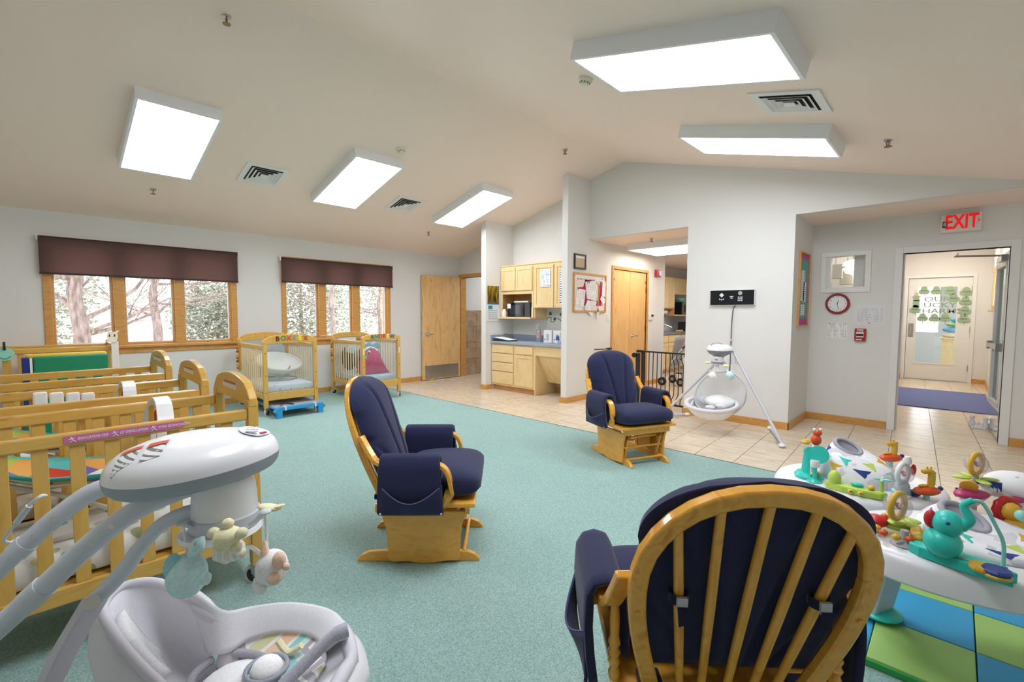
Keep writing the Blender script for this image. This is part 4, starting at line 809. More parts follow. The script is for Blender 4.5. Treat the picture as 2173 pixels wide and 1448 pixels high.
# blue mat, door stop, oak window on the hall wall
t = obj('entrance_mat', B(8.72, 10.86, -.40, .72, .0005, .012), fabric('mat_blue', '#5a66a0', '#6f7cb6', 250, strength=.3), label='long blue entrance mat on the hall tiles', cat='mat', bev=.004)
t = root('door_stop', (7.62, -.24, 0), 'small white figurine door stop on the hall floor by the open door', 'door stop'); M_PORC = mat('porcelain', '#e9e9ec', .3)
obj('base', B(7.52, 7.72, -.30, -.18, 0, .02), M_PORC, t, bev=.006)
for a in (-.055, .055): obj('figure', MB().lathe([(.028, .02), (.03, .05), (.014, .09), (.022, .105), (.022, .125), (.006, .142)], (7.62+a*.6, -.24+a, 0), 12), M_PORC, t, smooth=60)
obj('star', MB().prism([((.035 if k % 2 == 0 else .016)*math.cos(PI/2+k*PI/5), .05+(.035 if k % 2 == 0 else .016)*math.sin(PI/2+k*PI/5)) for k in range(10)], lambda a, b, d: Vector((7.58-d, -.24-a, b)), 0, .012), M_PORC, t)
w4 = root('window_4', (10.85, -.45, 1.4), kind='structure')
obj('casing', ringy(-.45, -.43, 10.05, 11.65, 1.40, 2.12, .07), M_TRIM, w4); obj('sill', B(9.98, 11.72, -.45, -.39, 1.375, 1.40), M_TRIMH, w4); obj('mullion', B(10.82, 10.88, -.54, -.44, 1.46, 2.06), M_TRIM, w4); obj('pane', B(10.1, 11.6, -.505, -.5, 1.46, 2.06), M_GLASS, w4)
# room behind the far door
cells('wall_beyond_back', 'x', 16.9, 17, -1.6, 2.2, 0, 2.8, [(.35, 1.1, .85, 2.1)]); cells('wall_beyond_left', 'y', 2.1, 2.2, 12.62, 17, 0, 2.8); cells('wall_beyond_right', 'y', -1.7, -1.6, 12.62, 17, 0, 2.8)
obj('ceiling_beyond', B(12.6, 17, -1.7, 2.2, 2.75, 2.8), M_CEIL, kind='structure'); ceiling_light(14.6, .3, 'flat fluorescent light in the room behind the far hall door', flat=2.75, L=1.22, Wd=.61)
t = root('toy_cabinet', (14.2, .02, 0), 'low maple toy cabinet seen through the far door glass', 'cabinet'); obj('box', B(14.0, 14.5, -.45, .22, 0, .78), M_MAPLE, t, bev=.005); obj('top', B(13.97, 14.52, -.48, .25, .78, .81), M_MAPLE, t, bev=.004)
for k, (y, z, c_, r_, nm, lab) in enumerate(((.08, .81, '#f0ead8', (.11, .16, .06), 'tray_toy', 'cream toy tray on the low maple cabinet'), (-.23, .81, '#d9538d', (.10, .10, .06), 'soft_toy', 'pink soft toy on the low maple cabinet'), (.06, .93, '#7fb8e0', (.12, .17, .06), 'soft_toy', 'pale blue soft toy heaped on the cabinet'), (.02, 1.05, '#8fc46a', (.11, .15, .05), 'ring_toy', 'green stacking ring on the toy heap'), (.0, 1.15, '#3fa7cf', (.08, .1, .05), 'ring_toy', 'blue stacking ring on top of the toy heap'), (-.20, .93, '#e9b43c', (.06, .07, .06), 'soft_toy', 'yellow soft toy at the edge of the heap'))):
    obj(nm, MB().ell((14.2, y, z+r_[2]), r_, 14, 8), mat('toy_%s' % c_[1:], c_, .6), label=lab, cat='toy', smooth=180)
# ---- side room with lamps behind the small window
cells('wall_side_back', 'x', 9.3, 9.4, .92, 1.9, 0, 2.9); obj('ceiling_side', B(XE+.12, 9.4, .92, 1.9, 2.85, 2.9), M_WALL, kind='structure'); obj('floor_side', B(XE+.12, 9.3, .92, 1.9, -.06, -.01), M_TILE, kind='structure')
M_SHADE = emis('lamp_glass', '#fff0cf', 9.0)
for k, (a, b, X, lab) in enumerate(((1811, 567, 8.0, 'twin glass shade lamp behind the small wall window, the larger one'), (1829, 580, 8.8, 'twin glass shade lamp behind the small wall window, the farther one'))):
    p = onx(a, b, X); t = root('hanging_lamp', p-Vector((0, 0, .1)), lab, 'lamp', 'lamps behind the small wall window')
    obj('rod', MB().cyl(p+Vector((0, 0, .06)), (p.x, p.y, 2.85), .012, n=8), M_STEEL, t); obj('band', MB().lathe([(.13, -.012), (.16, 0), (.13, .02)], p, 18), M_STEEL, t, smooth=50)
    obj('upper_shade', MB().lathe([(.13, .02), (.11, .07), (.04, .10)], p, 18), M_SHADE, t, smooth=60); obj('lower_shade', MB().lathe([(.02, -.10), (.09, -.08), (.12, -.012)], p, 18), M_SHADE, t, smooth=60)
for k, (a, b, X) in enumerate(((1773, 577, 8.6), (1797, 590, 9.0))):
    p = onx(a, b, X); t = root('wall_heater', p-Vector((0, 0, .12)), 'small grey metal box hung behind the small wall window', 'metal box', 'grey boxes behind the small wall window'); obj('case', B(p.x-.03, p.x+.03, p.y-.09, p.y+.09, p.z-.11, p.z+.11), mat('box_grey', '#a5a2a0', .4, .3), t, bev=.01); obj('hanger', MB().cyl((p.x, p.y, p.z+.11), (p.x, p.y, 2.85), .008, n=6), M_STEEL, t)

# ================================================================== outside
M_YARD = mat('yard', '#b9ad9c', .95); _v = coords(M_YARD); lk(M_YARD, ramp(M_YARD, noise(M_YARD, _v, .5, 5), [(.35, '#9d917c'), (.55, '#cfc8bd'), (.7, '#e6e4e2')]), base(M_YARD))
obj('ground_yard', B(-40, 60, YB+.17, 90, -.5, -.4), M_YARD, kind='structure')
M_BARK = mat('bark', '#8f7f7a', .9); _v = coords(M_BARK, (6, 6, 1.5)); lk(M_BARK, ramp(M_BARK, noise(M_BARK, _v, 3, 5), [(.35, '#6a5c58'), (.65, '#a99690')]), base(M_BARK))
M_NEED = mat('pale_needles', '#999d8b', .9); M_TWIG = mat('twig', '#7d7068', .9)
rnd = random.Random(3)
def branch(mb, p, d, L, r_, depth):
    pts = [p]; q = p.copy(); dd = d.normalized()
    for k in range(4):
        dd = (dd + Vector((rnd.uniform(-.25, .25), rnd.uniform(-.25, .25), rnd.uniform(-.15, .22)))).normalized(); q = q + dd*(L/4); pts.append(q.copy())
    mb.tube(pts, [r_*(1-.17*k) for k in range(5)], 5)
    if depth:
        for k in range(4):
            o = pts[rnd.randint(1, 4)]; nd_ = (dd+Vector((rnd.uniform(-1, 1), rnd.uniform(-1, 1), rnd.uniform(-.4, .7)))).normalized(); branch(mb, o, nd_, L*rnd.uniform(.45, .7), r_*.45, depth-1)
def leafcloud(c, R, n, s):
    mb = MB(); vs = []; fs = []
    for k in range(n):
        while True:
            p = Vector((rnd.uniform(-1, 1), rnd.uniform(-1, 1), rnd.uniform(-1, 1)))
            if p.length < 1: break
        p = Vector((p.x*R[0], p.y*R[1], p.z*R[2]))+Vector(c); a = Vector((rnd.uniform(-1, 1), rnd.uniform(-1, 1), rnd.uniform(-.6, .6)))*s; b = Vector((rnd.uniform(-1, 1), rnd.uniform(-1, 1), rnd.uniform(-.6, .6)))*s*.5
        i = len(vs); vs += [p, p+a, p+a*.6+b]; fs.append((i, i+1, i+2))
    return mb.add(vs, fs)
def tree(px, Y, r_, label, leaf=True, H=5.5, seed=1, name='bare_tree'):
    rnd.seed(seed); x = ony(px, 690, Y).x; t = root(name, (x, Y, -.4), label, 'tree')
    tr = MB().tube(spline([(x, Y, -.4), (x+.05, Y, .8), (x-.05, Y, 1.8), (x+.1, Y, 2.6), (x-.1, Y, 3.8), (x, Y, H)], 3), [r_*(1.15-.055*k) for k in range(16)], 9)
    obj('trunk', tr, M_BARK, t, smooth=60)
    for k in range(9):
        mb = MB(); a = rnd.uniform(0, 2*PI); z = rnd.uniform(.7, 3.4); branch(mb, Vector((x, Y, z)), Vector((math.cos(a), .5*math.sin(a)-.2, rnd.uniform(.0, .6))), rnd.uniform(1.6, 3.0), r_*.36, 2); obj('branch', mb, M_BARK, t, smooth=60)
    if leaf: obj('needles', leafcloud((x, Y, 3.6), (3.4, 1.6, 1.7), 5000, .13), M_NEED, t, kind='stuff')
tree(166, 13.5, .15, 'thick trunked pine close outside the wide window', True, 5.5, 4)
tree(330, 17, .12, 'slender bare tree outside the middle pane of the wide window', False, 4.5, 11)
tree(705, 17.5, .10, 'slender bare tree outside the window nearer the restroom', False, 4.5, 21); tree(805, 24, .12, 'bare tree with low twigs outside the last pane', False, 4.5, 30)
for k, (px, Y, w_, h_, lab) in enumerate(((20, 24, 2.6, 2.8, 'pale evergreen far outside, left of the thick pine'), (250, 54, 4.5, 3.0, 'pale evergreen behind the slender bare tree'), (462, 24, 1.9, 1.6, 'rounded pale shrub in front of the white house'), (545, 43, 4, 3.6, 'pale evergreen outside between the two windows'), (640, 22, 2.0, 2.6, 'pale evergreen outside the first pane of the shorter window'), (745, 33, 2.6, 3.0, 'pale evergreen outside the middle pane of the shorter window'), (840, 36, 2.4, 2.9, 'pale evergreen beyond the last pane of the shorter window'), (375, 66, 6, 4.4, 'pale evergreen behind the white house'))):
    rnd.seed(50+k); x = ony(px, 690, Y).x; t = root('pale_evergreen', (x, Y, -.4), lab, 'tree'); obj('trunk', MB().cyl((x, Y, -.4), (x, Y, h_), .12, .05, 7), M_BARK, t); obj('foliage', leafcloud((x, Y, h_*.75), (w_, w_*.7, h_), 7000, .22), M_NEED, t, kind='stuff')
hx = ony(415, 690, 32).x; t = root('white_house', (hx, 33, -.4), 'white gabled house across the yard', 'house')
obj('wall', MB().prism([(hx-1.7, -.4), (hx+1.9, -.4), (hx+1.9, 1.6), (hx+.1, 2.5), (hx-1.7, 1.6)], lambda a, b, d: Vector((a, d, b)), 32, 38), mat('house_wall', '#d9d4d2', .8), t)
for s in (-1, 1): obj('roof_slope', MB().prism([(hx+.1, 2.55), (hx+.1+s*2.0, 1.55), (hx+.1+s*2.0, 1.65), (hx+.1, 2.67)], lambda a, b, d: Vector((a, d, b)), 31.7, 38.2), mat('house_roof', '#f2f2f4', .8), t)
hx = ony(300, 690, 45).x; t = root('far_shed', (hx, 45, -.4), 'low white shed far across the yard', 'shed'); obj('wall', B(hx-3, hx+3.5, 45, 48, -.4, 1.2), mat('house_wall', '#d9d4d2'), t); obj('roof', MB().prism([(-3.3, 1.2), (3.8, 1.2), (3.2, 1.9), (-2.7, 1.9)], lambda a, b, d: Vector((hx+a, d, b)), 44.7, 48.3), mat('house_roof', '#f2f2f4'), t)
# ================================================================== cribs
M_CRIB = wood('crib_maple', '#cf9d45', '#deb05a', '#c18c38', (2.0, 9, 9), .3, coat=.3); M_CRIBV = wood('crib_maple_upright', '#cf9d45', '#deb05a', '#c18c38', (9, 9, 2.0), .3, coat=.3)
M_CRIBW = wood('crib_pale', '#e2c48e', '#edd5a8', '#d6b478', (9, 9, 2.0), .4)
M_PLEXI = clear('clear_panel', '#f4f8fa', .06, .03)
M_TYRE = mat('grey_tyre', '#cfcac8', .6); M_WCORE = mat('wheel_black', '#17171a', .5)
def crib(name, loc, label, rz=0, L=1.0, W=.56, zr=.86, zt=1.01, style='flat', group='maple evacuation cribs', panel=True):
    t = root(name, loc, label, 'crib', group, rz=rz, local=True)
    pw = .022; zp = zr+.04
    for x in (0, -L):
        e = 1 if x == 0 else -1
        for y in (0, W): obj('post', B(x-.022, x+.022, y-.024, y+.024, .105, zp), M_CRIBV, t, bev=.004)
        n = 17; top = []; bot = []
        for k in range(n):
            u = k/(n-1); y = -.026+(W+.052)*u; s = math.sin(PI*u)
            sh = min(1, min(u, 1-u)/.13); top.append((y, zp+.012+(zt-zp-.012)*(.35*sh**.8+.65*s**.7 if s > 0 else 0)))
            bot.append((y, zp-.030+.012*math.sin(PI*u)))
        ab = obj('end_arch', MB().prism(top+bot[::-1], lambda a, b, d: Vector((d, a, b)), x-.018, x+.018), M_CRIB, t, bev=.005)
        if style == 'flat':
            obj('sticker', B(x-.0205*e, x-.018*e, .16, W-.16, zp+.03, zp+.052), mat('sticker_white', '#e8e2dc', .5), ab); obj('sticker_title', B(x-.0205*e, x-.018*e, .18, W-.18, zp+.056, zp+.062), mat('sticker_rust', '#b5622c', .6), ab)
        obj('end_rail', B(x-.016, x+.016, .024, W-.024, .20, .30), M_CRIB, t, bev=.004)
        if panel: obj('clear_panel', B(x-.004, x+.004, .02, W-.02, .30, zp-.005), M_PLEXI, t)
    for y in (0, W):
        tr = obj('top_rail', MB().box(-L+.022, -.022, y-.016, y+.016, zr-.05, zr), M_CRIB, t, bev=.007)
        obj('bottom_rail', B(-L+.022, -.022, y-.014, y+.014, .21, .275), M_CRIB, t, bev=.004)
        if style == 'flat':
            n = 9; first = obj('slat', B(-.022, .022, -.006, .006, 0, zr-.05-.275), M_CRIBV, t, bev=.002); first.location = (-.105, y, .275)
            for k in range(1, n): inst('slat', first, t, (-.105-k*(L-.20)/(n-1), y, .275))
        else:
            n = 12; first = obj('spindle', MB().cyl((0, 0, 0), (0, 0, zr-.05-.275), .009, n=8), M_CRIBW, t, smooth=40); first.location = (-.07, y, .275)
            for k in range(1, n): inst('spindle', first, t, (-.07-k*(L-.14)/(n-1), y, .275))
    obj('bed_board', B(-L+.02, -.02, .016, W-.016, .262, .275), M_CRIB, t)
    cw = None
    for x in (-.0, -L):
        for y in (0, W):
            c = obj('caster', MB().box(-.016, .016, -.02, .02, .075, .106).box(-.017, -.013, -.016, .016, .045, .09).box(.013, .017, -.016, .016, .045, .09).cyl((0, 0, .08), (0, 0, .13), .008, n=8), M_STEEL, t) if cw is None else inst('caster', cw[0], t)
            c.location = (x, y, 0); a = .6 if x == 0 else -.4; c.rotation_euler = (0, 0, a)
            if cw is None:
                wh = obj('wheel', MB().lathe([(.030, -.011), (.047, -.011), (.050, -.005), (.050, .005), (.047, .011), (.030, .011)], (0, 0, 0), 20, Matrix(((0, 0, 1), (1, 0, 0), (0, 1, 0)))), M_TYRE, c, smooth=40); wh.location = (0, .012, .050)
                hb = obj('wheel_core', MB().cyl((-.0125, .012, .05), (.0125, .012, .05), .033, n=16).cyl((-.019, .012, .05), (.019, .012, .05), .007, n=8), M_WCORE, c); cw = (c, wh, hb)
            else:
                inst('wheel', cw[1], c, (0, .012, .050)); inst('wheel_core', cw[2], c)
    return t
def sheetmat(name, c0, cols, scale, thr=.25):
    if name in MATS: return MATS[name]
    m = mat(name, c0, .9, spec=.15); v = coords(m); vo = nd(m, 'ShaderNodeTexVoronoi'); vo.inputs['Scale'].default_value = scale; lk(m, v, vo.inputs['Vector'])
    gt = nd(m, 'ShaderNodeMath', operation='LESS_THAN'); gt.inputs[1].default_value = thr; lk(m, vo.outputs['Distance'], gt.inputs[0])
    sx_ = nd(m, 'ShaderNodeSeparateColor'); lk(m, vo.outputs['Color'], sx_.inputs[0]); cr = ramp(m, sx_.outputs[0], [(i/len(cols), c) for i, c in enumerate(cols)], 'CONSTANT')
    mx = nd(m, 'ShaderNodeMix', data_type='RGBA'); mx.inputs[6].default_value = hexc(c0); lk(m, gt.outputs[0], mx.inputs[0]); lk(m, cr, mx.inputs[7]); lk(m, mx.outputs[2], base(m)); return m
M_SH1 = sheetmat('woodland_sheet', '#f4f4f2', ['#8fd0cd', '#e3dcae', '#e8eae6', '#cfc7bb', '#b9c9a0'], 12, .34); M_SH2 = sheetmat('dotted_sheet', '#edecef', ['#8d8a95', '#e9e8ec', '#b9b3ba'], 16, .2); M_SH3 = sheetmat('leaf_sheet', '#e2e0d4', ['#c9c4a9', '#e2e0d4', '#b9b49a'], 16, .3)
def mattress(x0, x1, y0, y1, m, label, z0=.2765, h=.10):
    def fn(u, v):
        # a rounded slab, closed in u
        a = 2*PI*u; c, s = math.cos(a), math.sin(a); e = .35; cx = math.copysign(abs(c)**e, c); sz = math.copysign(abs(s)**e, s)
        return Vector((x0+(x1-x0)*(.5+.5*(1-2*v)*-1) if False else x0+(x1-x0)*v, (y0+y1)/2+(y1-y0)/2*cx*(1-.03*(abs(v-.5)*2)**8), z0+h/2+h/2*sz*(1-.25*(abs(v-.5)*2)**10)))
    mb = MB().grid(fn, 24, 16, cu=True); n = 24
    mb.f += [tuple(range(n))[::-1], tuple(15*24+k for k in range(n))]
    return obj('crib_mattress', mb, m, label=label, cat='mattress', group='crib mattresses', smooth=50)
CR = [(.70, 2.385), (.69, 3.215), (.69, 4.26)]
c1 = crib('evacuation_crib', (CR[0][0], CR[0][1], 0), 'maple evacuation crib with a pink lettered band on its rail', W=.55)
crib('evacuation_crib', (CR[1][0], CR[1][1], 0), 'maple evacuation crib standing between the banded crib and the crib before the green mat', W=.57)
crib('evacuation_crib', (CR[2][0], CR[2][1], 0), 'maple evacuation crib next to the standing green mat', W=.62)
crib('evacuation_crib', (.60, 6.62, 0), 'tall maple crib against the wide window with a giraffe head on its post', W=.6, zr=.945, zt=.95)
bx0, bx1 = .06-CR[0][0], .43-CR[0][0]
band = obj('warning_band', B(bx0, bx1, -.0185, -.016, zr0 := .822, .850), mat('band_pink', '#cf6fa0', .5), c1, label='pink safety band with white lettering')
for k, s in enumerate(('EVACUATION CRIB', "LIT D'EVACUATION", 'CUNA DE EVACUACIÓN')):
    a = bx0+.022+k*.122
    obj('lettering', text_mb(s, .0135, MY(Vector((a+.016, -.019, .836))), .0004, .0003, 'LEFT', sx=.74), M_WHITE, band)
    pg = MB().cyl((a-.002, -.0195, .843), (a-.002, -.0188, .843), .003, n=8)
    for q in (((a-.002, .840), (a+.004, .832)), ((a+.001, .838), (a-.010, .836)), ((a+.004, .832), (a+.010, .826)), ((a+.003, .833), (a-.006, .826)), ((a-.002, .839), (a+.008, .841))): pg.tube([(q[0][0], -.019, q[0][1]), (q[1][0], -.019, q[1][1])], .0012, 4)
    obj('running_figure', pg, M_WHITE, band)
for k, (c, W_, m) in enumerate(((CR[0], .55, M_SH1), (CR[1], .57, M_SH3), (CR[2], .62, M_SH2))):
    mattress(c[0]-.97, c[0]-.03, c[1]+.03, c[1]+W_-.03, m, ('mattress with a woodland print sheet in the banded crib', 'mattress with a leaf print sheet in the middle crib of the row', 'mattress with a dotted sheet in the crib by the green mat')[k], h=.13 if k == 0 else .11)
# white folded cloths in the middle crib
for k, (px, lab) in enumerate(((85, 'white folded cloth hung on the middle crib, next to the rail end'), (120, 'white folded cloth hung in the middle of the middle crib'), (155, 'white folded cloth hung beside the middle cloth of the middle crib'), (187, 'white folded cloth hung nearest the crib arch'))):
    p = ony(px, 846, 3.72); obj('folded_cloth', MB().box(p.x-.03, p.x+.03, 3.70, 3.74, p.z-.10, p.z+.035), M_PAPER, label=lab, cat='cloth', group='white cloths in the middle crib', bev=.01)
# ---- bouncers with toy arches
M_BOUNCE = sheetmat('jungle_fabric', '#b5c65a', ['#7f6bb0', '#b5c65a', '#d2503c', '#e8e8e0', '#e6a95a', '#6cc3c0'], 9, .9); M_TEALP = mat('teal_piping', '#3fb3ae', .5); M_WPL = mat('white_plastic', '#eceaec', .35); M_REDP = mat('red_plastic', '#c9242d', .35); M_YELP = mat('yellow_plastic', '#e2b13a', .35); M_TEAL = mat('teal_plastic', '#35cdbf', .3)
def bouncer(x, y, z0, label, zs=.63, ax=.37, archr=.20, archz=.715):
    t = root('baby_bouncer', (x, y, z0), label, 'bouncer', 'colourful bouncers in the cribs')
    def seat(u, v): # u across y, v from foot (right) to head (left)
        yy = y+(u-.5)*.34*(1-.25*(2*v-1)**2); xx = x+.17-.44*v; zz = zs+.07*v+.09*max(0, v-.6)-.06*math.sin(PI*u)*(1-abs(2*v-1)**3); return Vector((xx, yy, zz))
    obj('seat_fabric', MB().grid(seat, 12, 14), M_BOUNCE, t, solid=.012, smooth=180)
    rim = [seat(0, k/12) for k in range(13)]+[seat(k/6, 1) for k in range(1, 6)]+[seat(1, 1-k/12) for k in range(13)]+[seat(1-k/6, 0) for k in range(1, 6)]
    obj('seat_rim', MB().tube(rim, .009, 6, closed=True), M_TEALP, t, smooth=60)
    for s in (-.13, .13): obj('leg', MB().tube(spline([(x-.2, y+s, zs+.04), (x-.02, y+s, zs-.06), (x+.14, y+s, z0+.03), (x-.05, y+s, z0+.012), (x-.24, y+s, z0+.012)], 5), .010, 6), mat('beige_tube', '#cfc9bd', .5), t, smooth=60)
    ar = obj('toy_arch', MB().tube(arc((ax, y, archz), archr, -.35, PI+.35, 20, (0, 1, 0), (.12, 0, 1)), 1, sec=[(.012, .034), (-.012, .034), (-.012, -.034), (.012, -.034)], up=lambda i: (1, 0, 0.0001)) if False else MB().tube(arc((ax, y, archz), archr, -.35, PI+.35, 22, (0, 1, 0), (.12, 0, 1)), 1, sec=[(.030, .007), (-.030, .007), (-.030, -.007), (.030, -.007)], up=(1, 0, 0)), M_WPL, t, bev=.002)
    for k, (dy, m, nm) in enumerate(((-.07, M_REDP, 'bead_triangle'), (.07, M_YELP, 'bead_wing'))): obj(nm, MB().prism([(-.035, 0), (.035, 0), (.0, .085)], lambda a, b, d: Vector((ax+d, y+dy+a, archz+archr-.12+b)), -.012, .012), m, t, bev=.006)
    rg = [Vector((ax+.02, y-.12+.035*math.cos(a), archz-.06+.035*math.sin(a))) for a in [2*PI*k/14 for k in range(14)]]; obj('teether_ring', MB().tube(rg, .013, 7, closed=True), M_TEAL, t, smooth=60)
    obj('ring_cord', MB().cyl((ax+.01, y-.12, archz+.11), (ax+.02, y-.12, archz-.025), .004, n=6), M_WPL, t)
bouncer(.10, 2.64, .408, 'colourful jungle print bouncer in the crib with the pink band')
bouncer(.12, 3.50, .388, 'colourful jungle print bouncer in the middle crib of the row', zs=.58, ax=.345, archz=.70)
# ---- standing gym mats behind the row, crib hang tag, giraffe
x0, x1 = -.02, .515
t = root('folded_gym_mat', (.2, 6.34, 0), 'folded gym mat with green, yellow and blue panels standing before the window crib', 'gym mat')
obj('green_panel', B(x0, x1, 6.22, 6.32, .30, .885), mat('vinyl_green', '#12845c', .4), t, bev=.015); obj('yellow_panel', B(x0-.05, x1-.0, 6.325, 6.42, .30, .905), mat('vinyl_yellow', '#e6c33a', .4), t, bev=.015); obj('blue_panel', B(x0-.075, x0-.022, 6.22, 6.32, .30, .882), mat('vinyl_blue', '#20307f', .4), t, bev=.008)
obj('white_edge', B(x0-.021, x0-.004, 6.215, 6.225, .30, .875), M_WPL, t); obj('lower_panel', B(x0-.075, x1, 6.22, 6.42, 0.006, .298), mat('vinyl_green', '#12845c'), t, bev=.015)
gp = Vector((.60, 6.57, 0)); t = root('giraffe_measure', (.60, 6.57, .60), 'tall cream cutout with a horned animal head on the window crib post', 'growth chart')
obj('neck', B(.572, .632, 6.565, 6.577, .62, .99), mat('cream_card', '#ece3dc', .6), t); obj('head', MB().prism([(.545, 1.0), (.545, 1.08), (.555, 1.115), (.575, 1.095), (.61, 1.10), (.622, 1.11), (.64, 1.11), (.64, 1.098), (.626, 1.09), (.63, 1.04), (.615, .985), (.57, .985)], lambda a, b, d: Vector((a, d, b)), 6.557, 6.567), mat('cream_head', '#f3e6cf', .6), t)
for a in (.56, .603): obj('eye', B(a-.005, a+.005, 6.5555, 6.557, 1.045, 1.07), M_BLACK, t)
p = ony(10, 752, 6.58); t = root('crib_tag', p-Vector((0, .0, .06)), 'round mint smiley tag hanging on the window crib rail', 'tag'); obj('disc', MB().cyl((p.x, 6.575, p.z), (p.x, 6.58, p.z), .065, n=24), mat('mint_tag', '#9fdcc4', .6), t); obj('smile', MB().tube(arc((p.x, 6.573, p.z-.005), .04, PI+.4, 2*PI-.4, 10), .004, 5), mat('smile_green', '#4a9a80', .6), t); obj('loop', MB().tube(spline([(p.x, 6.572, p.z+.04), (p.x, 6.570, p.z+.085), (p.x, 6.585, p.z+.115)], 4), .010, 6), M_BLACK, t)
# ---- two spindle cribs under the second window
ca = crib('spindle_crib', (1.985, 6.2, 0), 'spindle crib with animal letters on its arch and a blue cot below', rz=-PI/2, L=.98, W=.625, zr=.90, zt=1.035, style='spindle', group='spindle cribs by the windows')
cb = crib('spindle_crib', (3.31, 6.2, 0), 'spindle crib with a pink seat inside, nearer the restroom door', rz=-PI/2, L=.98, W=.59, zr=.90, zt=1.0, style='spindle', group='spindle cribs by the windows')
LC = ['#8a4a2c', '#3f8f3f', '#d0652f', '#8f9296', '#e0c22f', '#c8642f', '#2f8f8f', '#3f6fb0']
def letters(c, word, W_, z, LC):
    n = len(word)
    for k, ch in enumerate(word):
        y = W_*(.24+.56*k/(n-1)); zz = z+.018*math.sin(PI*y/W_)
        # the end arch looks along local +x, so the word reads along +y
        M = Matrix.Translation((.0195, y, zz)) @ Matrix(((0, 0, 1), (1, 0, 0), (0, 1, 0))).to_4x4()
        obj('letter', text_mb(ch, .085, M, .003, .002), mat('letter_%s' % LC[k][1:], LC[k], .5), c, label='coloured animal letter')
letters(ca, 'BOXKEX', .625, .965, ['#5a2416', '#2f8f3a', '#d94a1e', '#8a93a0', '#fff04a', '#c43c1a']); letters(cb, 'ANDREW', .59, .945, ['#2c6f3a', '#2f8fb0', '#c43c1a', '#d0452a', '#fff04a', '#3358a8'])
for c, W_ in ((ca, .625), (cb, .59)):
    bt = None
    for y in (0, W_):
        for z in (.30, .52, .80):
            o = obj('bolt', MB().cyl((.022, 0, 0), (.0245, 0, 0), .006, n=8), M_BLACK, c) if bt is None else inst('bolt', bt, c)
            bt = bt or o; o.location = (0, y, z)
obj('hand_slot', MB().box(.0218, .0235, -.008, .008, .70, .80), M_PAPER, cb); obj('hand_slot', MB().box(.0218, .0235, .582, .598, .70, .80), M_PAPER, cb)
obj('white_card', B(-.985, -.975, .10, .40, .84, 1.0), mat('pale_card', '#dfe3da', .7), cb)
mattress(2.01, 2.59, 6.24, 7.14, M_SH2, 'mattress with a dotted sheet in the crib over the blue cot', h=.12); mattress(3.335, 3.875, 6.24, 7.14, mat('pale_blue_sheet', '#c6dcea', .8), 'mattress with a pale blue sheet in the crib with the pink seat', h=.10)
for xx, lab in ((1.955, 'string of beads and a mint tag on the crib over the cot'), (3.285, 'string of orange beads on the crib with the pink seat')):
    t = root('bead_string', (xx-.03, 7.12, .45), lab, 'bead string')
    for k in range(7): obj('bead', MB().ell((xx-.022, 7.12, .82-k*.045), .02, 8, 6), mat('bead_%d' % (k % 3), ['#d9682f', '#8a5a2c', '#e0b83c'][k % 3], .5), t, smooth=60)
    if xx < 2: obj('tag', B(xx-.03, xx+.03, 7.10, 7.13, .40, .50), mat('mint_tag', '#9fdcc4'), t, bev=.008)
# cream bouncer in the first spindle crib
M_CREAM = fabric('cream_fabric', '#e6e6dc', '#f0f0e8', 300); bx, by = 2.33, 6.72
t = root('cream_bouncer', (bx, by, .397), 'cream round bouncer seat in the crib over the blue cot', 'bouncer')
def bowl(u, v):
    a = 2*PI*u; r_ = (.05+.95*v)*.27; return Vector((bx+r_*math.cos(a), by+r_*math.sin(a)*1.1, .47+.17*v**1.6+.10*v*math.sin(a)))
obj('seat_bowl', MB().grid(bowl, 28, 8, cu=True), M_CREAM, t, solid=.015, smooth=180); obj('rim', MB().tube([bowl(k/28, 1) for k in range(28)], .016, 7, closed=True), M_CREAM, t, smooth=60)
obj('base_ring', MB().tube([Vector((bx+.22*math.cos(2*PI*k/24), by+.24*math.sin(2*PI*k/24), .405)) for k in range(24)], .008, 6, closed=True), M_STEEL, t, smooth=60); obj('stem', MB().cyl((bx, by, .40), (bx, by, .48), .05, .03, 10), M_CREAM, t)
obj('buckle_strap', MB().tube(spline([(bx-.15, by-.05, .56), (bx-.05, by-.15, .53), (bx+.06, by-.13, .53), (bx+.14, by-.02, .56)], 4), .010, 6), mat('strap_grey', '#8b8b90', .8), t)
obj('toy_bar', MB().box(2.06, 2.20, 7.02, 7.06, .64, .66).cyl((2.19, 7.04, .40), (2.19, 7.04, .70), .006, n=6), M_BLACK, t)
# pink seat and blue items in the second spindle crib
t = root('canopied_carrier', (3.62, 6.45, .377), 'crimson canopied baby seat wedged in the crib near the restroom door', 'baby seat')
obj('pink_shell', MB().grid(lambda u, v: Vector((3.40+.46*u, 6.40+.16*v-.06*math.sin(PI*u)*math.sin(PI*v), .385+(.36*(1-abs(2*u-1)**2.6)+.02)*v)), 16, 12), fabric('crimson_cloth', '#b8265c', '#cc3a70', 250), t, solid=.02, smooth=180)
obj('white_frill', MB().tube(spline([(3.50, 6.56, .72), (3.58, 6.565, .76), (3.65, 6.565, .765), (3.74, 6.56, .72)], 4), .022, 6), M_PAPER, t, smooth=60)
obj('grey_seat_back', MB().ell((3.64, 6.70, .58), (.25, .12, .19), 16, 10), fabric('slate_cloth', '#4f5866', '#626c7c', 250), t, smooth=180)
for k, xx in enumerate((3.64, 3.79)): obj('blue_cushion_roll', MB().cyl((xx, 6.66, .775), (xx+.02, 6.80, .80), .062, .055, 16), fabric('sky_cloth', '#8fc0da', '#a6cfe4', 250), label=('sky blue roll on the infant seat, beside the crib arch', 'sky blue roll on the infant seat, beside the crib post')[k], cat='cushion', group='sky blue rolls in the crib', smooth=40)
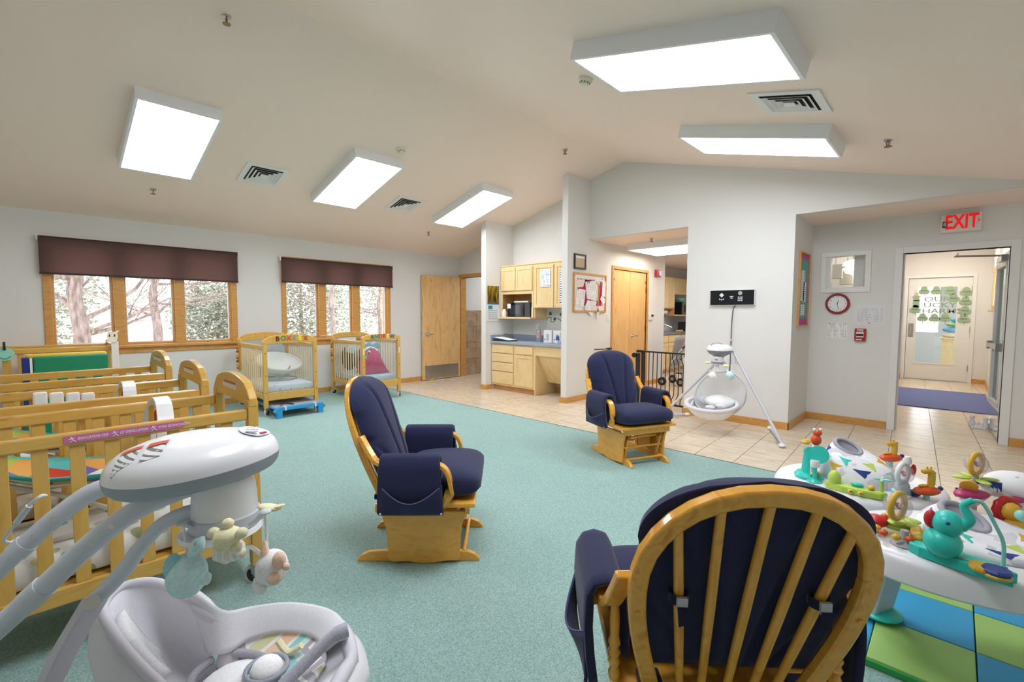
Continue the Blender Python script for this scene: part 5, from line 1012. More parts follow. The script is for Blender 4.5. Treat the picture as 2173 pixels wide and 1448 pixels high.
t = root('dark_carrier', (3.36, 6.86, .377), 'dark padded carrier standing in the crib behind the pink seat', 'carrier'); obj('shell', MB().ell((3.44, 6.90, .60), (.10, .16, .20), 14, 9), fabric('charcoal_cloth', '#33363c', '#45484f', 250), t, smooth=180); obj('blue_pad', MB().ell((3.45, 6.84, .72), (.085, .10, .09), 12, 8), fabric('sky_cloth', '#8fc0da', '#a6cfe4'), t, smooth=180)
t = root('rattle_string', (3.42, 6.36, .55), 'string of black, white and orange rattle beads in the crib', 'rattle')
for k in range(9): obj('bead', MB().ell((3.40+.018*k, 6.36+.004*k, .60+.022*k+.01*math.sin(k*2)), .022, 8, 6), mat('rattle_%d' % (k % 4), ['#e0672f', '#20242a', '#e9e9e9', '#3f9a86'][k % 4], .5), t, smooth=60)
# blue stacking cot under the first spindle crib
M_COT = mat('cot_blue', '#2f9fd8', .4); t = root('stacking_cot', (2.32, 6.55, 0), 'blue framed stacking cot with a grey sling under the crib', 'cot')
ex0, ex1, ey0, ey1 = 2.03, 2.60, 5.98, 7.1
for y in (ey0, ey1):
    obj('end_frame', MB().tube(spline([(ex0-.02, y, .075), (ex0+.02, y, .115), (ex0+.1, y, .12), (ex1-.1, y, .12), (ex1-.02, y, .115), (ex1+.02, y, .075)], 3), 1, sec=[(.022, .03), (-.022, .03), (-.022, -.03), (.022, -.03)], up=(0, 0, 1)), M_COT, t, bev=.006)
    for x in (ex0+.03, ex1-.03): obj('foot', B(x-.035, x+.035, y-.03, y+.03, .006, .10), M_COT, t, bev=.008)
    for x in (ex0+.10, ex1-.10): obj('clip', B(x-.01, x+.01, y-.035, y+.035, .098, .146), M_WPL, t)
for x in (ex0, ex1): obj('side_tube', MB().cyl((x, ey0, .12), (x, ey1, .12), .014, n=8), M_COT, t)
obj('sling', B(ex0, ex1, ey0+.03, ey1-.03, .128, .134), fabric('cot_grey', '#8f93a0', '#a3a6b2', 300), t); obj('ink_mark', MB().tube(spline([(2.12, 6.10, .136), (2.2, 6.18, .136), (2.28, 6.08, .136), (2.24, 6.24, .136), (2.14, 6.2, .136)], 5), .006, 4), M_BLACK, t)
# ================================================================== glider rocking chairs
M_GL = wood('glider_wood', '#e59c30', '#f2b044', '#d68c26', (3, 9, 9), .22, coat=.5); M_GLV = wood('glider_wood_upright', '#e59c30', '#f2b044', '#d68c26', (9, 9, 3), .22, coat=.5)
M_NAVY = fabric('navy_fabric', '#24263f', '#33365a', 500, .95, .25, .15); M_NAVYD = fabric('navy_lining', '#14172e', '#1d2040', 500)
def hoopF(z): return -.19-.2*(z-.344)/.61
ZC, ZTOP = .69, .937
def hoop_pt(k, n):
    """the bent hoop, from the chair's right foot of the back over the top to the left"""
    u = k/(n-1)
    if u < .34: v = u/.34; z = .33+(ZC-.33)*v; y = -(.187+(.255-.187)*math.sin(v*PI/2)**1.1)
    elif u > .66: v = (1-u)/.34; z = .33+(ZC-.33)*v; y = .187+(.255-.187)*math.sin(v*PI/2)**1.1
    else:
        a = PI-(u-.34)/.32*PI; c, s = math.cos(a), math.sin(a); z = ZC+(ZTOP-ZC)*abs(s)**.92; y = .255*math.copysign(abs(c)**.92, c)
    return Vector((hoopF(z), y, z))
def make_glider(loc, rz, label):
    t = root('glider_chair', loc, label, 'glider chair', 'navy glider chairs', rz=rz, local=True)
    P = lambda a, b, d: Vector((a, d, b))
    for s in (-1, 1):
        y = s*.205
        obj('side_panel', MB().prism([(-.155, .04), (-.150, .022), (-.13, .014), (-.05, .018), (.0, .008), (.05, .006), (.1, .012), (.16, .022), (.20, .020), (.217, .035), (.219, .10), (.220, .16), (.230, .22), (.255, .285), (-.185, .285), (-.183, .25), (-.166, .19), (-.158, .10)], P, y-.011+s*.012, y+.011+s*.012), M_GL, t, bev=.004)
        obj('runner', MB().prism([(-.325, .006), (.32, .006), (.318, .018), (.295, .042), (.255, .058), (.20, .062), (-.20, .062), (-.262, .058), (-.30, .042), (-.324, .018)], P, s*.176, s*.204), M_GL, t, bev=.004)
        for xf, xt in ((.17, .225), (-.10, -.15)): obj('swing_link', MB().prism([(xf-.018, .055), (xf+.018, .055), (xt+.018, .27), (xt-.018, .27)], P, s*.172-.008, s*.172+.008), M_GLV, t, bev=.004)
        obj('pivot_knob', MB().cyl((.222, s*.150, .25), (.222, s*.185, .25), .022, n=14), mat('glider_knob', '#a2601c', .3), t, smooth=40)
        # bent arm
        path = spline([(hoopF(.69)+.03, s*.277, .695), (-.232, s*.288, .625), (-.19, s*.298, .572), (-.13, s*.302, .556), (0, s*.302, .558), (.10, s*.302, .560), (.155, s*.302, .530), (.178, s*.302, .46), (.170, s*.298, .40), (.145, s*.292, .345)], 5)
        obj('arm', MB().tube(path, 1, sec=[(.011, .024), (-.011, .024), (-.011, -.024), (.011, -.024)], up=lambda i: (.3, 0, 1)), M_GL, t, bev=.004, smooth=40)
        obj('turned_post', MB().lathe([(.013, 0), (.016, .02), (.010, .035), (.017, .05), (.011, .062), (.017, .075), (.011, .088), (.017, .10), (.012, .12), (.014, .16), (.011, .205)], (-.175, s*.283, .352), 12), M_GLV, t, smooth=50)
        # arm cushion: a saddle over the arm with a pocket outside
        yo, yi = s*.348, s*.252
        prof = [(yi, .40), (yi, .50), (yi+s*.004, .565), (yi+s*.02, .595), (s*.302, .604), (yo-s*.016, .595), (yo, .565), (yo+s*.004, .48), (yo-s*.002, .40), (yo-s*.012, .325)]
        xs = [-.158, -.152, -.10, -.02, .06, .118, .128]; sq = [.94, 1, 1, 1, 1, 1, .94]
        def pad(u, v, off=0):
            i = u*(len(prof)-1); k = min(int(i), len(prof)-2); f_ = i-k; a = prof[k][0]*(1-f_)+prof[k+1][0]*f_; b = prof[k][1]*(1-f_)+prof[k+1][1]*f_
            j = v*(len(xs)-1); q = min(int(j), len(xs)-2); g_ = j-q; x = xs[q]*(1-g_)+xs[q+1]*g_; c = sq[q]*(1-g_)+sq[q+1]*g_
            fl = max(0, u-.6)/.4; x = x+(x+.015)*.12*fl
            return Vector((x, s*.302+(a-s*.302)*c, b if b < .5 else .5+(b-.5)*c))
        pd = obj('arm_cushion', MB().grid(pad, 28, 13), M_NAVY, t, solid=.024, smooth=180)
        def pocket(u, v):
            x = -.152+.284*u; top = .470-.075*math.sin(PI*u); z = .322+(top-.322)*v; y = s*(.352+.045*math.sin(PI*u)*v+.002); return Vector((x+(x+.01)*.12*(1-v*.4), y, z))
        obj('pocket', MB().grid(pocket, 16, 8), M_NAVY, pd, solid=.006, smooth=180)
        obj('pocket_hem', MB().tube([pocket(k/15, 1) for k in range(16)], .0035, 5), mat('hem_thread', '#565a80', .9), pd, smooth=60)
        for u in (.03, .97): q = pocket(u, .06); obj('snap', MB().ell(q+Vector((0, s*.006, 0)), (.006, .003, .006), 8, 6), M_CHROME, pd, smooth=60)
    # seat frame, rails and stretchers
    obj('seat_deck', B(-.205, .30, -.285, .285, .326, .352), M_GL, t, bev=.008); obj('front_rail', B(.245, .27, -.24, .24, .275, .326), M_GL, t, bev=.003); obj('back_rail', B(-.215, -.165, -.25, .25, .29, .326), M_GL, t, bev=.004)
    for x, z in ((.235, .055), (.20, .150), (.19, .235), (-.15, .10)): obj('stretcher', MB().cyl((x, -.195, z), (x, .195, z), .011, n=10), M_GL, t, smooth=40)
    obj('bearing_board', B(-.02, .10, -.168, -.150, .09, .27), M_GLV, t, bev=.003); obj('bearing_board', B(-.02, .10, .150, .168, .09, .27), M_GLV, t, bev=.003)
    n = 49; obj('back_hoop', MB().tube([hoop_pt(k, n) for k in range(n)], 1, sec=[(.015, .021), (-.015, .021), (-.015, -.021), (.015, -.021)], up=lambda i: (1, 0, .33)), M_GL, t, bev=.006, smooth=40)
    for k, (a, b) in enumerate(((-.115, -.185), (-.062, -.10), (0, 0), (.062, .10), (.115, .185))):
        yt = b; zt = ZC+(ZTOP-ZC)*(1-min(1, abs(yt)/.255)**(1/.92*2))**(.46); top = Vector((hoopF(zt), yt, zt-.008)); bot = Vector((hoopF(.325), a, .325))
        obj('spindle', MB().tube([bot, (bot+top)/2, top], [.010, .0125, .011], 10), M_GLV, t, smooth=50)
        if abs(k-2) == 2:
            q = bot+(top-bot)*.62; st = obj('tie_strap', MB().tube([q+Vector((.022*math.cos(w_), .022*math.sin(w_), 0)) for w_ in [2*PI*i/12 for i in range(12)]], 1, closed=True, sec=[(.011, .002), (-.011, .002), (-.011, -.002), (.011, -.002)], up=(0, 0, 1)), M_NAVYD, t)
            obj('buckle', B(q.x-.030, q.x-.022, q.y-.012, q.y+.012, q.z-.014, q.z+.012), mat('buckle_grey', '#b9b9c0', .4), st); obj('strap_tail', MB().prism([(-.012, 0), (.012, 0), (.008, -.045), (-.010, -.038)], lambda a_, b_, d: Vector((q.x-.032+d, q.y+a_, q.z-.008+b_)), -.002, .002), M_NAVYD, st)
    for s in (-1, 1): q = hoop_pt(1 if s < 0 else n-2, n); st = obj('tie_strap', MB().box(q.x-.035, q.x+.04, q.y-.030, q.y+.030, .345, .372), M_NAVYD, t, bev=.006)
    for s in (-1, 1): q = hoop_pt(13 if s < 0 else n-14, n); obj('hoop_plug', MB().cyl(q+Vector((-.0155, 0, -.004)), q+Vector((-.0185, 0, -.005)), .006, n=10), M_GLV, t)
    # seat cushion
    def seat(u, v):
        a = 2*PI*u; c, s_ = math.cos(a), math.sin(a); e = .45; cy = math.copysign(abs(c)**e, c); cz = math.copysign(abs(s_)**e, s_)
        edge = 1-.55*(abs(2*v-1))**7; x = -.115+.44*v; h = .060+.012*math.sin(PI*v); mid = .42+.012*(v-.5)
        return Vector((x, .262*cy*(1-.18*(abs(2*v-1))**10), mid+h*cz*edge+(.012*math.sin(PI*v)*(1-c*c) if s_ > 0 else 0)))
    mb = MB().grid(seat, 36, 22, cu=True); mb.f += [tuple(range(36))[::-1], tuple(21*36+k for k in range(36))]
    obj('seat_cushion', mb, M_NAVY, t, smooth=70)
    # back cushion with fanned channels
    def wid(v): # half width at height v
        if v > .72: q = (v-.72)/.28; return .256*math.sqrt(max(0, 1-q**2.3))+.004
        return .200+(.256-.200)*math.sin(min(1, v/.62)*PI/2) - (.012*math.exp(-((v-.46)/.03)**2))
    def seams(v): return [(.045+.085*v**1.5), (.11+.42*max(0, v-.05)**1.25)]
    def cush(u, v, side):
        w_ = wid(v); y = (2*u-1)*w_; z = .405+.555*v; puff = (max(0, 1-abs(2*u-1)**3.2))**.55*(max(0, 1-abs(2*v-1)**7))**.5
        g_ = sum(math.exp(-((abs(y)-q)/.011)**2) for q in seams(v))
        if side > 0: return Vector((hoopF(z)+.028+.105*puff-.024*g_*puff, y, z))
        return Vector((hoopF(z)+.028-.012*puff+.012*g_*puff, y, z))
    mb = MB().grid(lambda u, v: cush(u, v, 1), 61, 41); o_ = MB().grid(lambda u, v: cush(1-u, v, -1), 61, 41); mb.add(o_.v, o_.f)
    bcu = obj('back_cushion', mb, M_NAVY, t, smooth=180)
    return t
g1 = make_glider((1.505, 2.13, 0), -PI/4, 'navy cushioned glider chair turned side on, by the row of cribs')
def place(src, loc, rz, label):
    c = copy_tree(src); c.location = loc; c.rotation_euler = (0, 0, rz); c['label'] = label; return c
place(g1, (3.772, 2.133, 0), math.radians(-114.2), 'navy cushioned glider chair facing the room before the safety gate')
place(g1, (1.345, .512, 0), math.radians(41), 'navy cushioned glider chair with its spindled back turned, beside the checkered mat')
# ================================================================== infant swings
def atd(x, y, d): return CAM + ray(x, y)*(d/F_PX)       # a pixel's point at a given distance in front of the camera
M_SWG = mat('swing_grey', '#d3d6de', .4); M_SWL = mat('swing_pale_grey', '#d3d6dc', .4); M_SWW = mat('swing_white', '#f0eff2', .25, spec=.6); M_SWD = mat('swing_mid_grey', '#8f949e', .45)
M_CLOTH = fabric('swing_cloth', '#dcdae0', '#e8e6ea', 350, .9, .1); M_PLUSHW = fabric('plush_white', '#f1eff0', '#fbfafa', 150, 1, .6); M_PLUSHB = fabric('plush_aqua', '#c4e9ec', '#e2f5f6', 120, 1, .5); M_PLUSHY = fabric('plush_cream', '#ece2b4', '#f4ecc8', 150, 1, .4); M_PLUSHP = fabric('plush_peach', '#f2c8ad', '#f7d8c4', 150, 1, .4)
M_MESH = clear('swing_mesh', '#ffffff', .0, .42, '#e9e9ee')
# chevron cloth
M_CHEV = mat('chevron_cloth', '#dddddd', .9); _tc = nd(M_CHEV, 'ShaderNodeTexCoord'); _sp = nd(M_CHEV, 'ShaderNodeSeparateXYZ'); _mp = nd(M_CHEV, 'ShaderNodeMapping'); _mp.inputs['Rotation'].default_value = (0, 0, math.radians(46)); lk(M_CHEV, _tc.outputs['Object'], _mp.inputs[0]); lk(M_CHEV, _mp.outputs[0], _sp.inputs[0])
_pp = nd(M_CHEV, 'ShaderNodeMath', operation='PINGPONG'); _pp.inputs[1].default_value = .045; lk(M_CHEV, _sp.outputs['Y'], _pp.inputs[0]); _ad = nd(M_CHEV, 'ShaderNodeMath', operation='ADD'); lk(M_CHEV, _sp.outputs['X'], _ad.inputs[0]); lk(M_CHEV, _pp.outputs[0], _ad.inputs[1])
_ml = nd(M_CHEV, 'ShaderNodeMath', operation='MULTIPLY'); _ml.inputs[1].default_value = 4.2; lk(M_CHEV, _ad.outputs[0], _ml.inputs[0]); _fr = nd(M_CHEV, 'ShaderNodeMath', operation='FRACT'); lk(M_CHEV, _ml.outputs[0], _fr.inputs[0])
lk(M_CHEV, ramp(M_CHEV, _fr.outputs[0], [(0, '#f3f1ee'), (.06, '#b3aeb4'), (.2, '#f3f1ee'), (.26, '#dfdcae'), (.38, '#f3f1ee'), (.43, '#f3cdb2'), (.62, '#f3f1ee'), (.67, '#9fd3d3'), (.78, '#d9ecec'), (.9, '#b3aeb4')], 'CONSTANT'), base(M_CHEV))
def oval(mb, c, D, S, levels, n=32, tilt=0.0):
    """stack of ovals: (scale, z, shift along D)"""
    vs = []
    for sc, z, sh in levels:
        for k in range(n):
            a = 2*PI*k/n; ca, sa = math.cos(a), math.sin(a); vs.append(Vector(c)+D*(sc*ca*(1-.06*ca)+sh)+S*(sc*sa*(1+.22*-ca))+Vector((0, 0, z+tilt*ca*sc)))
    m_ = len(levels); fs = [(i*n+k, i*n+(k+1) % n, (i+1)*n+(k+1) % n, (i+1)*n+k) for i in range(m_-1) for k in range(n)]
    fs += [tuple(range(n))[::-1], tuple((m_-1)*n+k for k in range(n))]
    return mb.add(vs, fs)
def tofloor(pts, z=.035):
    d = pts[-1]-pts[-2]; return pts+[pts[-1]+d*((z-pts[-1].z)/d.z)]
# ---------------- the near swing
D = Vector((.93, -.36, 0)).normalized(); S = Vector((.36, .93, 0)).normalized(); hc = Vector((.287, 1.380, .026))
t = root('infant_swing', (.30, 1.40, 0), 'white and grey infant swing with plush mobile, standing before the banded crib', 'infant swing')
M_SWD2 = mat('motor_grey', '#a4a9b3', .4); Dh, Sh = D*.188, S*.165; TL = .010; LV = [(1.0, .9085, 0), (.985, .924, 0), (.94, .940, 0), (.85, .954, 0), (.68, .966, 0), (.45, .974, 0), (.2, .977, 0)]
obj('motor_base', oval(MB(), hc, Dh, Sh, [(.80, .868, 0), (.93, .875, 0), (.985, .888, 0), (1.0, .908, 0)], 40, TL), M_SWD2, t, smooth=50)
hd = obj('motor_cover', oval(MB(), hc, Dh, Sh, LV, 40, TL), M_SWW, t, smooth=60)
# control panel towards the front end, warning labels towards the back end
def top(a, b):
    q = (a*a+b*b)**.5; lv = LV+[(0, .9775, 0)]; z = lv[-1][1]
    for i in range(len(lv)-1):
        if lv[i][0] >= q >= lv[i+1][0]: f_ = (q-lv[i+1][0])/(lv[i][0]-lv[i+1][0]); z = lv[i+1][1]*(1-f_)+lv[i][1]*f_
    z += TL*a; return hc+Dh*a*(1-.06*a)+Sh*b*(1-.22*a)+Vector((0, 0, z))
def patch(a0, a1, b0, b1, m, nm, lift=.002, par=None, n=6): return obj(nm, MB().grid(lambda u, v: top(a0+(a1-a0)*u, b0+(b1-b0)*v)+Vector((0, 0, lift)), n, n), m, par or hd, smooth=180)
cp = obj('control_panel', MB().add([top(.66+.21*math.cos(2*PI*k/24), .05+.38*math.sin(2*PI*k/24))+Vector((0, 0, .003)) for k in range(24)], [tuple(range(24))]), M_SWL, hd)
for k in range(6): q = top(.60+.07*(k % 2), -.18+.12*(k//2))+Vector((0, 0, .004)); obj('key', MB().cyl(q, q+Vector((0, 0, .003)), .008, n=10), M_SWW, cp)
obj('brand_badge', MB().box(-.008, .008, -.005, .005, 0, .002, M=Matrix.Translation(top(.78, -.12)+Vector((0, 0, .003)))), M_REDP, cp)
M_WARN = printed('warning_print', '#ecebe8', '#5a5a5a', 1, .62); patch(-.78, -.58, -.60, -.25, printed('warning_lines', '#e8e7e4', '#7a7a7a', 160, .5), 'warning_label'); patch(-.52, -.32, -.66, -.30, printed('warning_lines', '#e8e7e4', '#7a7a7a'), 'warning_label')
patch(-.78, -.58, -.24, -.12, mat('warn_orange', '#d2552c', .6), 'warning_head', .004); patch(-.52, -.32, -.28, -.14, mat('warn_orange', '#d2552c', .6), 'warning_head', .004)
# frame legs run back and down out of the picture to their floor bars
L1 = tofloor(spline([atd(245, 1030, 1.36), atd(195, 1045, 1.35), atd(130, 1090, 1.33), atd(60, 1150, 1.31), atd(0, 1205, 1.29)], 5)); L2 = tofloor(spline([atd(415, 1030, 1.24), atd(330, 1062, 1.19), atd(255, 1105, 1.165), atd(180, 1165, 1.15), atd(100, 1240, 1.14), atd(0, 1330, 1.13)], 5))
for L in (L1, L2):
    lg = obj('frame_leg', MB().tube(L, .0255, 12), M_SWG, t, smooth=50)
    i = len(L)-7; obj('leg_sleeve', MB().tube([L[i]+(L[i+1]-L[i])*.2, L[i+1], L[i+2]], .0285, 12), M_SWL, lg, smooth=50)
    q = L[-1]; b = Vector((.93, -.36, 0)); obj('floor_bar', MB().tube([q-b*.05+Vector((0, 0, -.005)), q+b*.35+Vector((0, 0, -.008))], .022, 10), M_SWG, t, smooth=50)
    for a_ in (-.05, .35): obj('floor_foot', MB().ell(q+b*a_+Vector((0, 0, -.0125)), (.045, .03, .0165), 12, 8), M_SWW, t, smooth=180)
    for i_ in (9, 12): 
        q = L[min(i_+2, len(L)-5)]; n_ = (CAM-q).normalized(); obj('bolt', MB().cyl(q+n_*.0235, q+n_*.029, .009, n=12), M_CHROME, lg)
cb_ = spline([atd(97, 1052, 1.34), atd(85, 1054, 1.31), atd(60, 1075, 1.30), atd(35, 1110, 1.30), atd(10, 1142, 1.31), atd(18, 1152, 1.33), atd(40, 1145, 1.36)], 5); obj('power_cord', MB().tube(cb_, .0045, 6), M_SWL, t, smooth=60); obj('cord_barrel', MB().tube([atd(62, 1074, 1.30), atd(35, 1110, 1.30)], .0085, 8), M_SWL, t, smooth=50)
# hub with mobile
hb = atd(478, 1085, 1.18); hx, hy = hb.x, hb.y
obj('hub_cup', MB().lathe([(.050, .880), (.062, .876), (.070, .850), (.074, .800), (.075, .785)][::-1], (hx, hy, .020), 28), M_SWW, t, smooth=50)
obj('hub_ring', MB().lathe([(.074, .750), (.079, .754), (.080, .785), (.074, .788)], (hx, hy, .020), 28), M_SWG, t, smooth=40)
obj('mobile_disc', MB().lathe([(.03, .728), (.075, .731), (.094, .740), (.090, .750), (.06, .752)], (hx-.01, hy, .020), 28), M_SWW, t, smooth=50)
ha = spline([atd(452, 1076, 1.15), atd(405, 1085, 1.145), atd(345, 1112, 1.14), atd(300, 1160, 1.13), atd(262, 1212, 1.125), atd(195, 1282, 1.12)], 5); arm = obj('hanger_arm', MB().tube(ha, [.0165]*16+[.0185]*(len(ha)-16), 12), M_SWG, t, smooth=50)
hl = spline([atd(205, 1268, 1.12), atd(165, 1335, 1.10), atd(130, 1400, 1.08), atd(95, 1490, 1.06), atd(120, 1600, 1.04), atd(260, 1720, 1.02)], 5); obj('seat_strut', MB().tube(hl, 1, sec=[(.012, .026), (-.012, .026), (-.012, -.026), (.012, -.026)], up=lambda i: (.69, -.72, .3)), mat('strut_lilac', '#cdc9d2', .45), t, bev=.004, smooth=40)
q = atd(195, 1279, 1.09); n_ = (CAM-q).normalized(); obj('pivot_bolt', MB().cyl(q, q+n_*.012, .016, n=16).cyl(q, q+n_*.018, .009, n=12), M_CHROME, t, smooth=40)
# mobile arms and plush toys
a0 = Vector((hx, hy, .74)); 
for nm, pts in (('mobile_arm', [atd(430, 1122, 1.12), atd(405, 1116, 1.11), atd(385, 1110, 1.10)]), ('mobile_arm', [atd(535, 1112, 1.13), atd(552, 1098, 1.12), atd(563, 1086, 1.11)])):
    am = obj(nm, MB().tube(spline(pts, 4), 1, sec=[(.004, .011), (-.004, .011), (-.004, -.011), (.004, -.011)], up=(0, 0, 1)), M_SWG, t, bev=.002); obj('arm_clip', MB().ell(pts[-1], (.014, .014, .006), 10, 6), M_SWL, am, smooth=60)
def plush(px, py, d, w_, h_, m, name, ears=(), extra=None, par=t):
    c = atd(px, py, d); k = d/F_PX; b = obj(name, MB().ell(c, (w_*k/2, w_*k/2*.8, h_*k/2), 16, 11), m, par, smooth=180); return b, c, k
b, c, k = plush(397, 1222, 1.09, 78, 95, M_PLUSHB, 'plush_bird'); c_str = atd(397, 1175, 1.09); obj('string', MB().tube([atd(388, 1112, 1.10), c_str], .003, 6), M_PLUSHW, b)
obj('ear', MB().tube(spline([atd(402, 1182, 1.085), atd(415, 1165, 1.08), atd(424, 1148, 1.075), atd(426, 1172, 1.075)], 3), [.006+.008*math.sin(PI*i/9) for i in range(10)], 8), M_PLUSHB, b, smooth=180); obj('wing', MB().ell(atd(368, 1205, 1.07), (.020, .012, .034), 10, 7), fabric('plush_aqua_deep', '#93d2da', '#a8dde3', 150), b, smooth=180); obj('tail', MB().ell(atd(437, 1228, 1.08), (.012, .010, .016), 10, 7), M_PLUSHB, b, smooth=180)
b, c, k = plush(577, 1205, 1.11, 66, 78, M_PLUSHW, 'plush_fox'); obj('string', MB().tube([atd(562, 1088, 1.11), atd(567, 1168, 1.11)], .003, 6), M_PLUSHW, b)
obj('ear', MB().lathe([(.012, 0), (.004, .03), (.0005, .034)], atd(562, 1176, 1.10), 8), M_PLUSHP, b, smooth=60); obj('peach_patch', MB().ell(atd(592, 1190, 1.09), (.016, .014, .022), 10, 7), M_PLUSHP, b, smooth=180); obj('peach_patch', MB().ell(atd(583, 1228, 1.085), (.017, .014, .014), 10, 7), M_PLUSHP, b, smooth=180)
obj('tail', MB().tube(spline([atd(552, 1222, 1.10), atd(545, 1238, 1.10), atd(556, 1252, 1.09), atd(562, 1245, 1.09)], 3), [.006+.006*math.sin(PI*i/9) for i in range(10)], 8), M_PLUSHW, b, smooth=180); obj('paw', MB().ell(atd(607, 1203, 1.09), (.009, .008, .009), 8, 6), M_PLUSHP, b, smooth=180); obj('ribbon', MB().tube(spline([atd(530, 1160, 1.12), atd(543, 1168, 1.115), atd(556, 1180, 1.11)], 3), .005, 5), M_PLUSHW, b)
b, c, k = plush(483, 1140, 1.06, 58, 44, M_PLUSHY, 'plush_star'); 
for a in range(5): w_ = PI/2+2*PI*a/5; obj('point', MB().ell(c+_rt*(.034*math.cos(w_))+_up*(.030*math.sin(w_)), (.014, .012, .013), 8, 6), M_PLUSHY, b, smooth=180)
m = mat('striped_cloud', '#efeaec', .95); v = coords(m, (1, 1, 1), (0, 0, .8)); wv = nd(m, 'ShaderNodeTexWave'); wv.inputs['Scale'].default_value = 22; lk(m, v, wv.inputs['Vector']); lk(m, ramp(m, wv.outputs['Fac'], [(.3, '#f2eef0'), (.6, '#dcd0d6'), (.8, '#eee6c8')]), base(m))
b, c, k = plush(487, 1168, 1.10, 62, 44, m, 'plush_cloud'); 
for i_ in range(4): obj('puff', MB().ell(atd(466+14*i_, 1184-5*abs(i_-1), 1.095), (.016, .014, .014), 8, 6), m, b, smooth=180)
b = obj('plush_leaf', MB().ell(atd(572, 1077, 1.14), (.030, .024, .008), 12, 7, Matrix.Rotation(.3, 3, 'Y')), M_PLUSHY, t, smooth=180); obj('leaf_tip', MB().ell(atd(590, 1075, 1.14), (.018, .008, .004), 8, 6), M_PLUSHY, b, smooth=180); obj('plush_leaf', MB().ell(atd(420, 1100, 1.24), (.045, .03, .008), 12, 7), M_PLUSHY, t, smooth=180)
# cradle seat
RP = [onz(*q) for q in ((746, 1400, .31), (735, 1350, .325), (700, 1318, .335), (620, 1303, .35), (540, 1310, .37), (480, 1322, .40), (425, 1290, .455), (340, 1238, .485), (262, 1245, .485), (219, 1288, .475), (246, 1350, .46), (295, 1412, .44), (370, 1480, .41), (470, 1545, .37), (580, 1565, .34), (680, 1505, .32))]
rim = spline(RP+[RP[0]], 5)[:-1]; NR = len(rim); rc = sum(rim, Vector())/NR
def sbowl(u, v, k=1.0, dz=0): # v 1 at the rim, 0 at the bottom
    i = u*NR; a = rim[int(i) % NR].lerp(rim[(int(i)+1) % NR], i-int(i)); h = v**.55; z = .25+(a.z-.25)*(v**1.35)
    return Vector((rc.x+(a.x-rc.x)*h*k, rc.y+(a.y-rc.y)*h*k, z+dz))
obj('seat_bowl', MB().grid(lambda u, v: sbowl(u, .02+.98*v), 80, 14, cu=True), M_CLOTH, t, solid=.012, smooth=180)
obj('seat_rim', MB().tube([p for p in rim], [.013 if 30 < k < 66 else .021 for k in range(NR)], 10, closed=True), mat('rim_lilac', '#d5d1da', .6), t, smooth=60)
def skirt(u, v):
    a = sbowl(u, 1); d = Vector((a.x-rc.x, a.y-rc.y, 0)); d.normalize(); return a+d*(.006+.060*math.sin(PI*min(1, v*1.05))*(1 if v < .5 else 1)-.10*v*v)+Vector((0, 0, (.16-a.z)*v))
obj('outer_skirt', MB().grid(skirt, 80, 9, cu=True), M_CLOTH, t, solid=.006, smooth=180)
obj('chevron_pad', MB().grid(lambda u, v: sbowl(.78+.60*u, .03+.70*v, .94, .024), 48, 12), M_CHEV, t, solid=.012, smooth=180)
obj('side_wing', MB().grid(lambda u, v: sbowl(.03+.36*u, (.66-.30*u)+(.36+.30*u)*v, .975, .034+.012*math.sin(PI*v)), 34, 10), M_CLOTH, t, solid=.018, smooth=180)
c0 = onz(500, 1462, .29); obj('body_support', MB().tube(spline([c0+Vector((-.10, .02, .0)), c0+Vector((-.08, .10, .02)), c0+Vector((0, .12, .03)), c0+Vector((.08, .05, .02)), c0+Vector((.09, -.06, .0))], 5), .011, 8), fabric('piping_grey', '#9d9aa4', '#aeabb4', 300), t, smooth=60); obj('support_cushion', MB().ell(c0+Vector((.0, .02, 0)), (.095, .085, .030), 16, 9), M_PLUSHW, t, smooth=180)
c0 = onz(566, 1422, .325); obj('head_pom', MB().ell(c0, (.042, .042, .035), 16, 10), M_PLUSHW, t, smooth=180); obj('head_ring', MB().tube([c0+Vector((.052*math.cos(2*PI*k/20), .052*math.sin(2*PI*k/20), .004)) for k in range(20)], .007, 7, closed=True), M_SWD, t, smooth=60)
obj('fur_lining', MB().grid(lambda u, v: sbowl(.55+.08*u, .40+.45*v, .95, .02), 10, 8), M_PLUSHW, t, solid=.02, smooth=180)
rl = spline([atd(738, 1336, 1.33), atd(705, 1352, 1.31), atd(660, 1395, 1.28), atd(600, 1455, 1.24), atd(560, 1500, 1.21)], 5); obj('knit_roll', MB().tube(rl, [.020]*5+[.017]*(len(rl)-5), 10), fabric('knit_grey', '#a5a5b0', '#bdbdc6', 220, 1, .6), t, smooth=60)
obj('restraint_strap', MB().tube(spline([onz(590, 1360, .34), onz(612, 1385, .31), onz(640, 1370, .33)], 4), .010, 6), M_PLUSHY, t, smooth=60)
